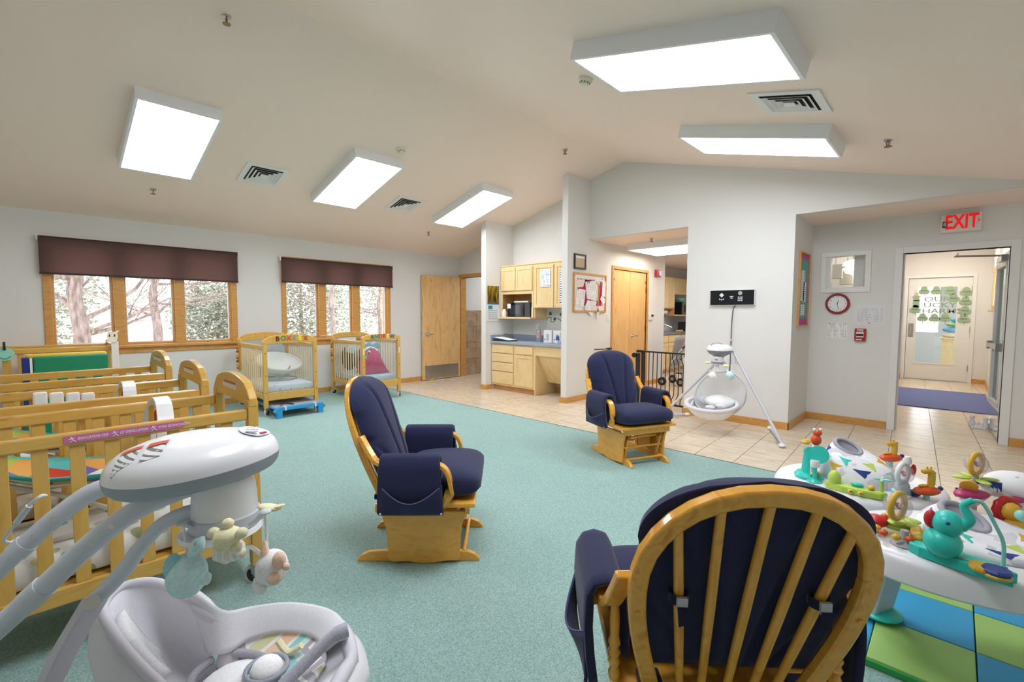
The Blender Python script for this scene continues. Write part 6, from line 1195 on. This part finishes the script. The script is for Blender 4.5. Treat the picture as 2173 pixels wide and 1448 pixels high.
# ---------------- the far swing by the gable wall
t = root('infant_swing', (5.3, 1.9, 0), 'white and grey infant swing on the tiles against the gable wall', 'infant swing')
hc2 = Vector((5.30, 1.895, 0)); D2 = Vector((-.93, -.1, 0)).normalized(); S2 = Vector((.1, -.93, 0)).normalized()
obj('motor_base', oval(MB(), hc2, D2*.15, S2*.138, [(.35, .842, 0), (.75, .870, 0), (1.0, .912, 0)], 32), M_SWD, t, smooth=60); hd = obj('motor_cover', oval(MB(), hc2, D2*.15, S2*.138, [(1.0, .9125, 0), (.98, .935, 0), (.85, .960, 0), (.6, .978, 0), (.3, .985, 0)], 32), M_SWW, t, smooth=60)
q0 = hc2+D2*.055+Vector((0, .0, .966)); cp = obj('control_panel', MB().add([q0+S2*(-.012+.062*math.cos(2*PI*k/20))+D2*(.055*math.sin(2*PI*k/20))+Vector((0, 0, .012-.020*math.sin(2*PI*k/20))) for k in range(20)], [tuple(range(20))]), M_SWD, hd)
for k in range(7): q = q0+S2*(-.045+.018*(k % 4)+.008*(k//4))+D2*(.01-.025*(k//4))+Vector((0, 0, .010+.010*(k//4))); obj('key', MB().cyl(q, q+Vector((0, 0, .005)), .007, n=8), M_SWW, cp)
obj('hub', MB().lathe([(.055, .755), (.062, .765), (.060, .775), (.064, .79), (.052, .83), (.045, .848)], (5.26, 1.89, 0), 20), M_SWW, t, smooth=50); obj('hub_ring', MB().lathe([(.066, .770), (.070, .774), (.070, .786), (.064, .79)], (5.26, 1.89, 0), 20), M_SWD, t, smooth=50); q = Vector((5.20, 1.885, .815)); obj('hub_badge', MB().ell(q, (.008, .02, .01), 10, 6), M_SWD, t, smooth=60)
ap = onx(1556, 746, 5.42)
R1 = Vector((5.14, 1.205, .035)); Lf = Vector((5.47, 2.63, .035))
for a, b, bar0 in ((ap, R1, Vector((5.79, 1.475, .022))), (ap+Vector((0, .06, -.01)), Lf, Vector((5.81, 2.45, .022)))):
    lg = obj('frame_leg', MB().tube(spline([a, a.lerp(b, .35), a.lerp(b, .7), b], 4), .016, 10), M_SWG, t, smooth=50); m_ = a.lerp(b, .66); obj('leg_sleeve', MB().tube([m_, a.lerp(b, .72)], .019, 10), M_SWL, lg, smooth=50)
    dr = (b-bar0); f1 = b+dr.normalized()*.05; obj('floor_bar', MB().tube(spline([f1+Vector((0, 0, -.012)), b, b.lerp(bar0, .5), bar0], 4), .014, 8), M_SWG, t, smooth=50)
    for q in (bar0, f1): obj('floor_foot', MB().ell((q.x, q.y, .021), (.05, .034, .021), 12, 8), M_SWW, t, smooth=180)
obj('cord_hook', MB().tube(spline([ap+Vector((0, -.02, -.06)), ap+Vector((0, -.03, -.13)), ap+Vector((0, -.055, -.13)), ap+Vector((0, -.06, -.08))], 4), .005, 6), M_SWG, t)
X0 = 5.16; hoop = [onx(1527+54*math.cos(a)-6*math.sin(a), 838-48*math.sin(a)-10*math.cos(a), X0) for a in [2*PI*k/36 for k in range(36)]]
for k in range(36): hoop[k].x += .10*math.sin(2*PI*k/36)*-1 if math.sin(2*PI*k/36) < 0 else .03
obj('hanger_loop', MB().tube(hoop, .011, 8, closed=True), M_SWL, t, smooth=60); obj('hanger_stem', MB().tube([Vector((5.25, 1.89, .765)), hoop[9]], .016, 8), M_SWL, t)
hcn = sum(hoop, Vector())/36+Vector((.14, 0, -.05)); obj('mesh_panel', MB().grid(lambda u, v: hoop[int(u*36) % 36].lerp(hcn, v*.75), 36, 5, cu=True), M_MESH, t, smooth=180)
hb2 = Vector((X0-.03, 1.905, .20)); 
def sb2(u, v): a = 2*PI*u; return Vector((X0-.02+.20*v**.6*math.cos(a), 1.905+.265*v**.6*math.sin(a), .165+.165*v**2+.05*v*v*math.cos(a)))
obj('seat_bowl', MB().grid(lambda u, v: sb2(u, .02+.98*v), 40, 10, cu=True), M_PLUSHW, t, solid=.02, smooth=180); obj('seat_rim', MB().tube([sb2(k/40, 1) for k in range(40)], .022, 8, closed=True), M_CLOTH, t, smooth=60)
obj('chevron_pad', MB().grid(lambda u, v: sb2(.05+.4*u, .15+.75*v)+Vector((0, 0, .022)), 16, 8), M_CHEV, t, solid=.008, smooth=180); obj('head_pad', MB().ell((X0+.05, 1.84, .36), (.09, .16, .05), 14, 9, Matrix.Rotation(-.5, 3, 'Y')), M_PLUSHW, t, smooth=180); obj('grey_lining', MB().ell((X0+.10, 2.02, .34), (.06, .10, .06), 12, 8), M_SWL, t, smooth=180)
for px, py in ((1507, 865), (1530, 862)): obj('paw_pad', MB().ell(onx(px, py, X0-.14), (.04, .055, .025), 12, 8), M_CLOTH, t, smooth=180)
for px, py, m, nm in ((1502, 770, M_PLUSHY, 'plush_leaf'), (1540, 777, M_PLUSHY, 'plush_leaf')): q = onx(px, py, 5.15); obj(nm, MB().ell(q, (.025, .04, .016), 10, 7), m, t, smooth=180)
for px, py, m, nm in ((1512, 798, M_PLUSHW, 'plush_fox'), (1549, 797, M_PLUSHB, 'plush_bird')):
    q = onx(px, py, 5.13); b = obj(nm, MB().ell(q, (.04, .042, .045), 14, 9), m, t, smooth=180); obj('string', MB().tube([q+Vector((.03, 0, .04)), q+Vector((.06, 0, .11))], .003, 5), M_PLUSHW, b)
    for s in (-1, 1): obj('ear', MB().ell(q+Vector((0, s*.03, .045)), (.012, .010, .018), 8, 6), m if m is M_PLUSHB else M_PLUSHP, b, smooth=180)
obj('mobile_arm', MB().tube([Vector((5.2, 2.0, .78)), Vector((5.2, 1.78, .785))], .006, 6), M_SWD, t)
# ================================================================== checkered mat
t = root('play_mat', (2.8, -.2, .006), 'thick checkered foam mat of lime and blue squares on the carpet', 'play mat')
M_LIME = mat('foam_lime', '#9cc46a', .6); M_BLUE = mat('foam_blue', '#2c9ccb', .6); M_FTEAL = mat('foam_teal', '#3fc0a0', .6); M_FGRN = mat('foam_edge_green', '#2f9a48', .6)
xs = [2.12, 2.44, 2.77, 3.09]; ys = [.19, -.11, -.42, -.73, -1.04]
for i in range(3):
    for j in range(4): obj('foam_square', B(xs[i]+.002, xs[i+1]-.002, ys[j+1]+.002, ys[j]-.002, .008, .034), (M_LIME if (i+j) % 2 == 0 else M_BLUE), t, bev=.004)
for k, (a, b, m) in enumerate(((2.12, 2.46, M_BLUE), (2.464, 2.52, M_FTEAL), (2.524, 2.80, M_BLUE), (2.804, 3.09, M_LIME))): obj('edge_strip', B(a, b, .192, .262, .008, .026), m, t, bev=.004)
obj('front_border', B(2.105, 2.118, -1.04, .262, .007, .032), M_FGRN, t, bev=.003)
# ================================================================== activity centres
M_TRAY = mat('tray_white', '#f1f1f4', .3, spec=.6); M_LIMEP = mat('lime_plastic', '#c0d85a', .35); M_ORGP = mat('orange_plastic', '#e0562a', .35); M_NAVYP = mat('navy_plastic', '#27408a', .35); M_MINTP = mat('mint_plastic', '#9adbcf', .35); M_GREYP = mat('grey_plastic', '#b9bbc2', .4); M_PINKP = mat('magenta_plastic', '#b5356a', .35); M_CLEAR = clear('clear_ball', '#f6f4f8', .12, .15, '#e8e2ea')
M_SEATC = mat('triangle_cloth', '#e9e8ec', .9); _v = coords(M_SEATC, (1, 1, 1)); _vo = nd(M_SEATC, 'ShaderNodeTexVoronoi'); _vo.distance = 'MINKOWSKI'; _vo.inputs['Exponent'].default_value = .8; _vo.inputs['Scale'].default_value = 13; lk(M_SEATC, _v, _vo.inputs['Vector']); _s = nd(M_SEATC, 'ShaderNodeSeparateColor'); lk(M_SEATC, _vo.outputs['Color'], _s.inputs[0]); lk(M_SEATC, ramp(M_SEATC, _s.outputs[0], [(0, '#e9e8ec'), (.2, '#d5d4da'), (.4, '#f3f2f4'), (.62, '#cfcdd4'), (.8, '#eceaee')], 'CONSTANT'), base(M_SEATC))
def onray(px, py, z): return onz(px, py, z)
def centre(c, zt, R, label, hs=.17, la=(1.15, 3.9, 5.5), lr=.32, zf=.035, ratio=.68, tw=.26):
    t = root('activity_centre', (c[0], c[1], zf), label, 'activity centre', 'white toy tray activity centres'); c3 = Vector((c[0], c[1], zt))
    Ri = Vector((_rt.x, _rt.y, 0)).normalized(); Fo = Vector((_fw.x, _fw.y, 0)).normalized(); Ri, Fo = Ri*math.cos(tw)-Fo*math.sin(tw), Fo*math.cos(tw)+Ri*math.sin(tw); OV = Matrix((Ri, Fo*ratio, Vector((0, 0, 1)))).transposed(); ih = .19
    obj('tray', MB().lathe([(.175, -.03), (.178, .004), (.19, .012), (R-.05, .006), (R-.015, -.004), (R, -.025), (R+.006, -.085), (R-.008, -.095), (R-.02, -.08), (R-.03, -.03), (.2, -.03)], c3, 64, OV, cap=(False, False)), M_TRAY, t, smooth=45)
    # folded fabric seat standing up out of the ring
    def seat(u, v):
        a = 2*PI*u; r_ = .185*(1-v**2.0*.66)*(1+.04*math.sin(5*a)*v*(1-v)); h = hs*v**.75; tilt = .055*v*v; return c3+Vector((r_*math.cos(a)+tilt*.5, r_*math.sin(a)+tilt, .01+h+.03*v*math.sin(a+.6)))
    obj('seat_lining', MB().grid(lambda u, v: seat(u, 1).lerp(c3+Vector((.03, .05, .02+hs*.35)), v*.97), 40, 5, cu=True), mat('collar_grey', '#a9a8b2', .9), t, smooth=180); st = obj('seat_cloth', MB().grid(seat, 40, 12, cu=True), M_SEATC, t, solid=.008, smooth=180); obj('seat_collar', MB().tube([seat(k/40, 1) for k in range(40)], .012, 8, closed=True), mat('collar_grey', '#a9a8b2', .9), st, smooth=60)
    for k, (u, v, m) in enumerate(((.55, .35, M_NAVYP), (.62, .6, M_LIMEP), (.70, .3, M_MINTP), (.76, .62, M_YELP), (.84, .35, M_GREYP), (.48, .62, M_TEAL), (.92, .5, M_ORGP), (.42, .35, M_YELP), (.35, .5, M_MINTP), (.30, .7, M_NAVYP))):
        def pt(a, b): return seat(u+a, v+b)+((seat(u, v)-c3)*Vector((1, 1, 0))).normalized()*.006+Vector((0, 0, .004))
        obj('printed_triangle', MB().add([pt(-.045, .14), pt(.045, .14), pt(0, -.11), pt(0, .14)], [(0, 3, 2), (3, 1, 2)]), m, st)
    obj('seat_hub', MB().lathe([(.08, -.14), (.11, -.09), (.12, -.03)], c3, 32, cap=(True, False)), M_GREYP, t, smooth=50)
    n = 3
    for k in range(n):
        a = la[k]; d = Vector((math.cos(a), math.sin(a), 0)); s = Vector((-d.y, d.x, 0)); p1 = c3+d*(R-.07)*(ratio if k == 0 else .7)+Vector((0, 0, -.07)); p0 = Vector((c[0], c[1], zf+.02))+d*lr
        lg = obj('leg', MB().tube([p1, p1.lerp(p0, .5), p0], 1, sec=[(.022, .065), (-.022, .065), (-.022, -.065), (.022, -.065)], up=tuple(d)), mat('leg_grey', '#cfd0d6', .4), t, bev=.01); obj('foot', MB().ell((p0.x, p0.y, zf+.017), (.085, .085, .017), 14, 8), M_TEAL if k == 0 else M_TRAY, lg, smooth=180)
        obj('height_latch', MB().box(-.03, .03, -.03, .03, -.14, -.095, M=Matrix.Translation(c3+d*(R-.10)*.7)), M_TEAL, t, bev=.01)
    return t
def stalk(t, p, h, m, r_=.012): return obj('stalk', MB().lathe([(.04, 0), (.035, .008), (r_, .018), (r_, h)], p, 12), m, t, smooth=50)
def ballring(t, p, r_, m, name='rattle_ball'):
    b = obj(name, MB().ell(p, r_, 18, 12), M_CLEAR, t, smooth=180); n = (CAM-p); n.z = 0; n.normalize(); s = Vector((-n.y, n.x, 0)); ax = (n*.4+s*.9).normalized(); v2 = Vector((0, 0, 1)); u2 = ax.cross(v2)
    obj('ball_ring', MB().tube([p+(u2*math.cos(2*PI*k/28)+v2*math.sin(2*PI*k/28))*r_*1.06 for k in range(28)], r_*.24, 8, closed=True), m, b, smooth=60)
    for k in range(4): obj('inner_bead', MB().ell(p+Vector((.3*r_*math.cos(k*2), .3*r_*math.sin(k*2), .25*r_*math.sin(k*1.3))), r_*.2, 8, 6), (M_REDP, M_PINKP, M_WPL, M_ORGP)[k], b, smooth=180)
    return b
# ---------------- near centre
ZN = .50; tn = centre((2.325, -.107), ZN, .43, 'white activity centre with a teal elephant toy, over the checkered mat', .06)
N = lambda x, y, z=ZN+.01: onz(x, y, z)
e0, e1 = N(1955, 1172), N(2140, 1232); dv = (e1-e0).normalized(); sv = Vector((-dv.y, dv.x, 0))
el = obj('elephant_base', MB().prism([(-.03+.0, -.02), (.0, -.035), (.1, -.045), (.22, -.04), ((e1-e0).length, -.022), ((e1-e0).length+.02, 0), ((e1-e0).length-.01, .02), (.2, .03), (.08, .035), (0, .028), (-.03, .01)], lambda a, b, d: e0+dv*a+sv*b+Vector((0, 0, d)), -.004, .03), M_TEAL, tn, bev=.01)
eb = N(2000, 1150, ZN+.075); obj('elephant_body', MB().ell(eb, (.055, .05, .05), 16, 10), M_TEAL, el, smooth=180); eh = eb+Vector((0, 0, .065))+dv*.01; obj('elephant_head', MB().ell(eh, (.045, .042, .042), 16, 10), M_TEAL, el, smooth=180)
obj('elephant_trunk', MB().tube(spline([eh+dv*.03, eh+dv*.05+Vector((0, 0, .03)), eh+dv*.035+Vector((0, 0, .07)), eh+dv*.055+Vector((0, 0, .095))], 4), [.018, .017, .016, .015, .015, .014, .013, .012, .012, .011, .011, .010, .010], 8), M_TEAL, el, smooth=60)
ev = (CAM-eh).normalized(); obj('elephant_ear', MB().ell(eh-dv*.042+ev*.012, (.016, .018, .030), 12, 8), M_REDP, el, smooth=180); q = eh+ev*.043; obj('elephant_eye', MB().ell(q, .006, 8, 6), M_NAVYP, el, smooth=180)
w0 = eh+dv*.055+Vector((0, 0, .095)); obj('bead_wire', MB().tube(spline([w0, w0.lerp(N(2128, 1210, ZN+.03), .3)+Vector((0, 0, .055)), w0.lerp(N(2128, 1210, ZN+.03), .7)+Vector((0, 0, .075)), w0.lerp(N(2128, 1210, ZN+.03), .97)+Vector((0, 0, .075)), N(2128, 1210, ZN+.03)], 6), .0055, 7), M_MINTP, el, smooth=60)
q = N(2085, 1205, ZN+.045); obj('gear', MB().lathe([(.03, -.008), (.033, 0), (.03, .008)], q, 10), M_YELP, el); q = N(2115, 1215, ZN+.045); obj('gear', MB().lathe([(.034, -.012), (.036, -.006), (.033, -.002)], q, 10), M_YELP, el); obj('gear_top', MB().lathe([(.034, 0), (.036, .006), (.03, .012)], q, 14), M_NAVYP, el)
for k in range(4): obj('rib', MB().tube([e0+dv*(.09+.012*k)+sv*-.02+Vector((0, 0, .031)), e0+dv*(.15+.012*k)+sv*-.028+Vector((0, 0, .031))], .004, 5), M_MINTP, el)
p = N(1918, 1155); stalk(tn, p, .05, M_GREYP); lb = obj('leaf_drum', MB().lathe([(.055, .02), (.060, .035), (.052, .05)], N(1905, 1128, ZN+.01), 16), M_LIMEP, tn, smooth=40)
for k in range(10): a = 2*PI*k/10; q = N(1905, 1128, ZN+.04)+Vector((.06*math.cos(a), .06*math.sin(a), 0)); obj('drum_tab', MB().ell(q, (.014, .014, .012), 8, 6), M_YELP if k % 2 else M_ORGP, lb, smooth=180)
for k in range(5): a = 2*PI*k/5+.3; q = N(1912, 1105, ZN+.06)+Vector((.038*math.cos(a), .038*math.sin(a), .0)); obj('leaf', MB().ell(q, (.026, .026, .006), 10, 6), M_LIMEP, lb, smooth=180)
ballring(tn, N(1905, 1074, ZN+.125), .043, M_YELP)
q = N(1860, 1105, ZN+.05); cr = obj('red_crab', MB().ell(q, (.040, .035, .022), 12, 8), M_REDP, tn, smooth=180); obj('crab_claw', MB().ell(q+_rt*.03+Vector((0, 0, .012)), .013, 8, 6), M_ORGP, cr, smooth=180); obj('crab_stem', MB().cyl(q-Vector((0, 0, .045)), q, .012, n=8), M_GREYP, cr)
q = N(1950, 1140, ZN+.035); sn = obj('snail_shell', MB().lathe([(.02, -.02), (.033, -.012), (.033, .012), (.02, .02)], q, 16, Matrix.Rotation(1.2, 3, 'X')), M_YELP, tn, smooth=50); obj('snail_body', MB().ell(q-Vector((0, 0, .022)), (.045, .024, .012), 10, 7), M_YELP, sn, smooth=180)
q = N(2078, 1064, ZN+.085); zb_ = obj('zebra_body', MB().tube(spline([q-_rt*.06+Vector((0, 0, -.02)), q-_rt*.01+Vector((0, 0, .03)), q+_rt*.04+Vector((0, 0, .05)), q+_rt*.075+Vector((0, 0, .03))], 4), [.02, .024, .028, .03, .03, .03, .028, .026, .025, .024, .022, .02, .016], 10), M_WPL, tn, smooth=60)
for k in range(7): a = q-_rt*(.055-.016*k)+Vector((0, 0, .012+.006*k)); obj('stripe', MB().box(-.005, .005, -.030, .030, .0, .034, M=Matrix.Translation(a) @ Matrix.Rotation(.5-.12*k, 4, 'Y')), M_NAVYP, zb_)
q = N(2143, 1085, ZN+.075); ln = obj('lion_head', MB().ell(q, (.036, .034, .034), 14, 9), M_YELP, tn, smooth=180); obj('lion_mane', MB().tube([q-_fw*-.012+(_rt*math.cos(2*PI*k/18)+_up*math.sin(2*PI*k/18))*(.042 if k % 2 else .037) for k in range(18)], .014, 7, closed=True), M_REDP, ln, smooth=60); obj('lion_body', MB().ell(q-Vector((0, 0, .06))+_rt*.01, (.05, .04, .04), 14, 9), M_YELP, ln, smooth=180); obj('lion_mark', MB().ell(q-Vector((0, 0, .065))-_fw*.042, (.010, .010, .012), 8, 6), M_MINTP, ln, smooth=180)
q = N(2072, 985, ZN+.225); stalk(tn, Vector((q.x, q.y, ZN)), .18, M_GREYP, .010); ballring(tn, q, .038, M_YELP, 'flower_ball')
for k in range(4): a = 2*PI*k/4+.5; obj('flower_leaf', MB().ell(q+Vector((.045*math.cos(a), .045*math.sin(a), -.058)), (.032, .020, .006), 10, 6, Matrix.Rotation(a, 3, 'Z')), M_LIMEP, tn, smooth=180)
q = N(2062, 1048, ZN+.12); bo = obj('magenta_boat', MB().ell(q, (.075, .04, .020), 14, 8, Matrix.Rotation(-.6, 3, 'Z')), M_PINKP, tn, smooth=180); obj('boat_disc', MB().lathe([(.026, -.005), (.028, 0), (.026, .005)], q+Vector((-.02, .01, .035)), 16, Matrix.Rotation(1.1, 3, 'Y')), M_YELP, bo, smooth=50)
obj('boat_stem', MB().cyl(q-Vector((0, 0, .12)), q, .014, n=8), M_GREYP, bo)
q = N(2158, 1032, ZN+.13); obj('pad_post', MB().cyl((q.x, q.y, ZN-.02), q, .05, n=14), M_TRAY, tn, smooth=50); obj('dotted_pad', MB().ell(q, (.10, .10, .055), 18, 10), sheetmat('speckle_cloth', '#f0eff0', ['#c9b9c4', '#b9b9c0', '#f0eff0'], 24, .18), tn, smooth=180)
q = N(2165, 1060, ZN+.1); obj('magenta_leaf', MB().ell(q, (.06, .02, .012), 10, 6, Matrix.Rotation(-.4, 3, 'Z')), M_PINKP, tn, smooth=180); obj('mint_button', MB().ell(N(2168, 1095, ZN+.09), (.02, .02, .02), 10, 7), M_MINTP, tn, smooth=180)
# ---------------- far centre
ZF = .35; tf = centre((3.30, .376), ZF, .435, 'white activity centre with a lime alligator toy, at the edge of the tiles', .17, (2.3, 4.55, 6.0), .36, .006, .78, .05)
G = lambda x, y, z=ZF+.01: onz(x, y, z)
q = G(1716, 1012); tb = obj('teal_tower_base', MB().lathe([(.072, 0), (.075, .012), (.06, .03)], q, 20), M_TEAL, tf, smooth=40); obj('tower', MB().lathe([(.04, .03), (.036, .08), (.03, .14), (.034, .16), (.02, .175)], q, 16), M_TEAL, tb, smooth=50); obj('white_wire', MB().tube(spline([q+Vector((-.05, -.02, .03)), q+Vector((-.05, -.02, .15)), q+Vector((-.02, -.02, .19)), q+Vector((.02, .0, .19))], 5), .006, 6), M_WPL, tb, smooth=60)
for s in (-1, 1): obj('yellow_button', MB().ell(q+_rt*(.018*s)-_fw*.06+Vector((0, 0, .035)), (.014, .014, .008), 8, 6), M_YELP, tb, smooth=180)
q2 = q+Vector((0, 0, .20)); ti = obj('orange_bead_animal', MB().ell(q2+_rt*.035+Vector((0, 0, .02)), (.028, .028, .034), 12, 8), M_ORGP, tf, smooth=180); obj('bead_head', MB().ell(q2+_rt*.04+Vector((0, 0, .062)), (.024, .024, .020), 12, 8), M_ORGP, ti, smooth=180); obj('bead_ring', MB().lathe([(.018, -.012), (.028, 0), (.018, .012)], q2-_rt*.025+Vector((0, 0, .01)), 14), M_YELP, ti, smooth=50)
for s in (-1, 1): obj('bead_ear', MB().ell(q2+_rt*(.04+.018*s)+Vector((0, 0, .080)), .010, 8, 6), M_WPL, ti, smooth=180)
q = G(1728, 1022); mr = stalk(tf, q, .10, M_TEAL); q3 = q+Vector((0, 0, .155))+_rt*.02; n_ = (CAM-q3).normalized(); obj('mirror_disc', MB().cyl(q3+n_*.008, q3-n_*.008, .050, n=26), M_TEAL, tf, smooth=40); obj('mirror_neck', MB().lathe([(.022, .085), (.026, .11), (.022, .125)], q, 14), M_WPL, tf, smooth=50)
a0, a1 = G(1765, 1035), G(1870, 1058); dv = (a1-a0).normalized(); Lg = (a1-a0).length; sv = Vector((-dv.y, dv.x, 0))
al = obj('alligator_tray', MB().prism([(-.03, -.02), (.05, -.04), (Lg*.6, -.045), (Lg, -.03), (Lg+.03, 0), (Lg, .02), (Lg*.5, .025), (.03, .022), (-.03, .01)], lambda a, b, d: a0+dv*a+sv*b+Vector((0, 0, d)), -.004, .035), M_LIMEP, tf, bev=.01)
obj('alligator_head', MB().ell(a0+dv*.01+Vector((0, 0, .055)), (.034, .032, .045), 14, 9), M_LIMEP, al, smooth=180)
for u in (.42, .62): q = a0+dv*(Lg*u)-sv*.046+Vector((0, 0, .016)); ey = obj('eye_ring', MB().ell(q, (.014, .014, .012), 10, 7), M_LIMEP, al, smooth=180); obj('eye', MB().ell(q+(CAM-q).normalized()*.010, .007, 8, 6), M_ORGP, al, smooth=180)
obj('teal_slider', MB().ell(a0+dv*Lg*.52+Vector((0, 0, .045)), (.03, .016, .012), 10, 7, Matrix.Rotation(math.atan2(dv.y, dv.x), 3, 'Z')), M_TEAL, al, smooth=180); obj('yellow_slider', MB().ell(a0+dv*Lg*.80+Vector((0, 0, .045)), (.026, .016, .012), 10, 7), M_YELP, al, smooth=180)
q = a0+dv*(Lg+.0)+Vector((0, 0, .035)); pm = obj('palm_post', MB().cyl(q, q+Vector((0, 0, .06)), .008, n=8), M_LIMEP, al)
for k in range(4): obj('palm_leaf', MB().ell(q+Vector((.02*math.cos(k*1.6), .02*math.sin(k*1.6), .065)), (.02, .009, .006), 8, 6, Matrix.Rotation(k*1.6, 3, 'Z')), M_MINTP, pm, smooth=180)
def giraffe_boat(px, py, z, hh, base_h):
    q = G(px, py, z); b = obj('red_boat', MB().ell(q, (.072, .036, .024), 16, 9, Matrix.Rotation(-.75, 3, 'Z')), M_ORGP, tf, smooth=180); obj('boat_pole', MB().cyl(Vector((q.x, q.y, ZF+.005)), q, .014, n=10), M_MINTP, b, smooth=40); obj('boat_nose', MB().ell(q+_rt*.07+Vector((0, 0, .012)), .012, 8, 6), M_NAVYP, b, smooth=180)
    g_ = obj('giraffe_neck', MB().tube(spline([q+_rt*.015+Vector((0, 0, .015)), q+_rt*.02+Vector((0, 0, .05)), q+_rt*.015+Vector((0, 0, hh)), q-_rt*.03+Vector((0, 0, hh+.002))], 4), [.016]*9+[.015, .014, .013, .010], 8), M_YELP, b, smooth=60)
    for k in range(4): obj('mane_tuft', MB().ell(q+_rt*.032+Vector((0, 0, .04+.018*k)), .009, 7, 5), M_YELP, g_, smooth=180)
    for s in (-1, 1): obj('horn', MB().cyl(q+_rt*(.005+.008*s)+Vector((0, 0, hh+.008)), q+_rt*(.005+.010*s)+Vector((0, 0, hh+.028)), .004, n=6), M_YELP, g_)
    obj('arm', MB().ell(q-_rt*.02+Vector((0, 0, .028)), (.03, .010, .008), 8, 6, Matrix.Rotation(-.75, 3, 'Z')), M_YELP, g_, smooth=180)
giraffe_boat(1890, 972, ZF+.08, .085, 0); giraffe_boat(1967, 1042, ZF+.05, .10, 0)
q = G(1916, 1005, ZF+.13); ko = ballring(tf, q, .050, M_WPL, 'koala_ball'); obj('koala_body', MB().ell(q-Vector((0, 0, .075)), (.040, .034, .042), 14, 9), M_GREYP, ko, smooth=180); obj('koala_cap', MB().lathe([(.018, .052), (.02, .07), (.012, .09)], q+_rt*.02, 10), M_WPL, ko, smooth=50); obj('koala_red_ear', MB().ell(q+_rt*.055+Vector((0, 0, .02)), (.012, .012, .03), 8, 6), M_REDP, ko, smooth=180); obj('koala_foot', MB().ell(q-Vector((0, 0, .115)), (.05, .04, .012), 12, 7), M_WPL, ko, smooth=180)
q = G(1915, 1042, ZF+.03); bw_ = obj('teal_bow', MB().ell(q-_rt*.035, (.032, .022, .014), 10, 7), M_MINTP, tf, smooth=180); obj('bow_half', MB().ell(q+_rt*.025-Vector((0, 0, .008)), (.032, .022, .014), 10, 7), M_MINTP, bw_, smooth=180); obj('navy_knob', MB().ell(G(1942, 1046, ZF+.025), (.032, .026, .018), 10, 7), M_NAVYP, tf, smooth=180)
# red maker badge on the skirt of the far tray
q = G(1811, 1072, ZF-.055); n_ = Vector((q.x-3.30, q.y-.376, 0)).normalized(); s_ = Vector((-n_.y, n_.x, 0)); q = Vector((3.30, .376, ZF-.05))+n_*.434
bd = obj('maker_badge', MB().add([q+s_*a+Vector((0, 0, b)) for a, b in ((-.024, -.010), (.024, -.010), (.026, .008), (-.026, .008))]+[q+n_*.003+s_*a+Vector((0, 0, b)) for a, b in ((-.024, -.010), (.024, -.010), (.026, .008), (-.026, .008))], [(0, 1, 2, 3), (7, 6, 5, 4), (0, 4, 5, 1), (1, 5, 6, 2), (2, 6, 7, 3), (3, 7, 4, 0)]), M_REDP, tf)
obj('badge_lettering', MB().box(-.018, .018, .003, .0036, -.003, .002, M=Matrix.Translation(q) @ Matrix((( s_.x, n_.x, 0), (s_.y, n_.y, 0), (0, 0, 1))).to_4x4()), M_WPL, bd)
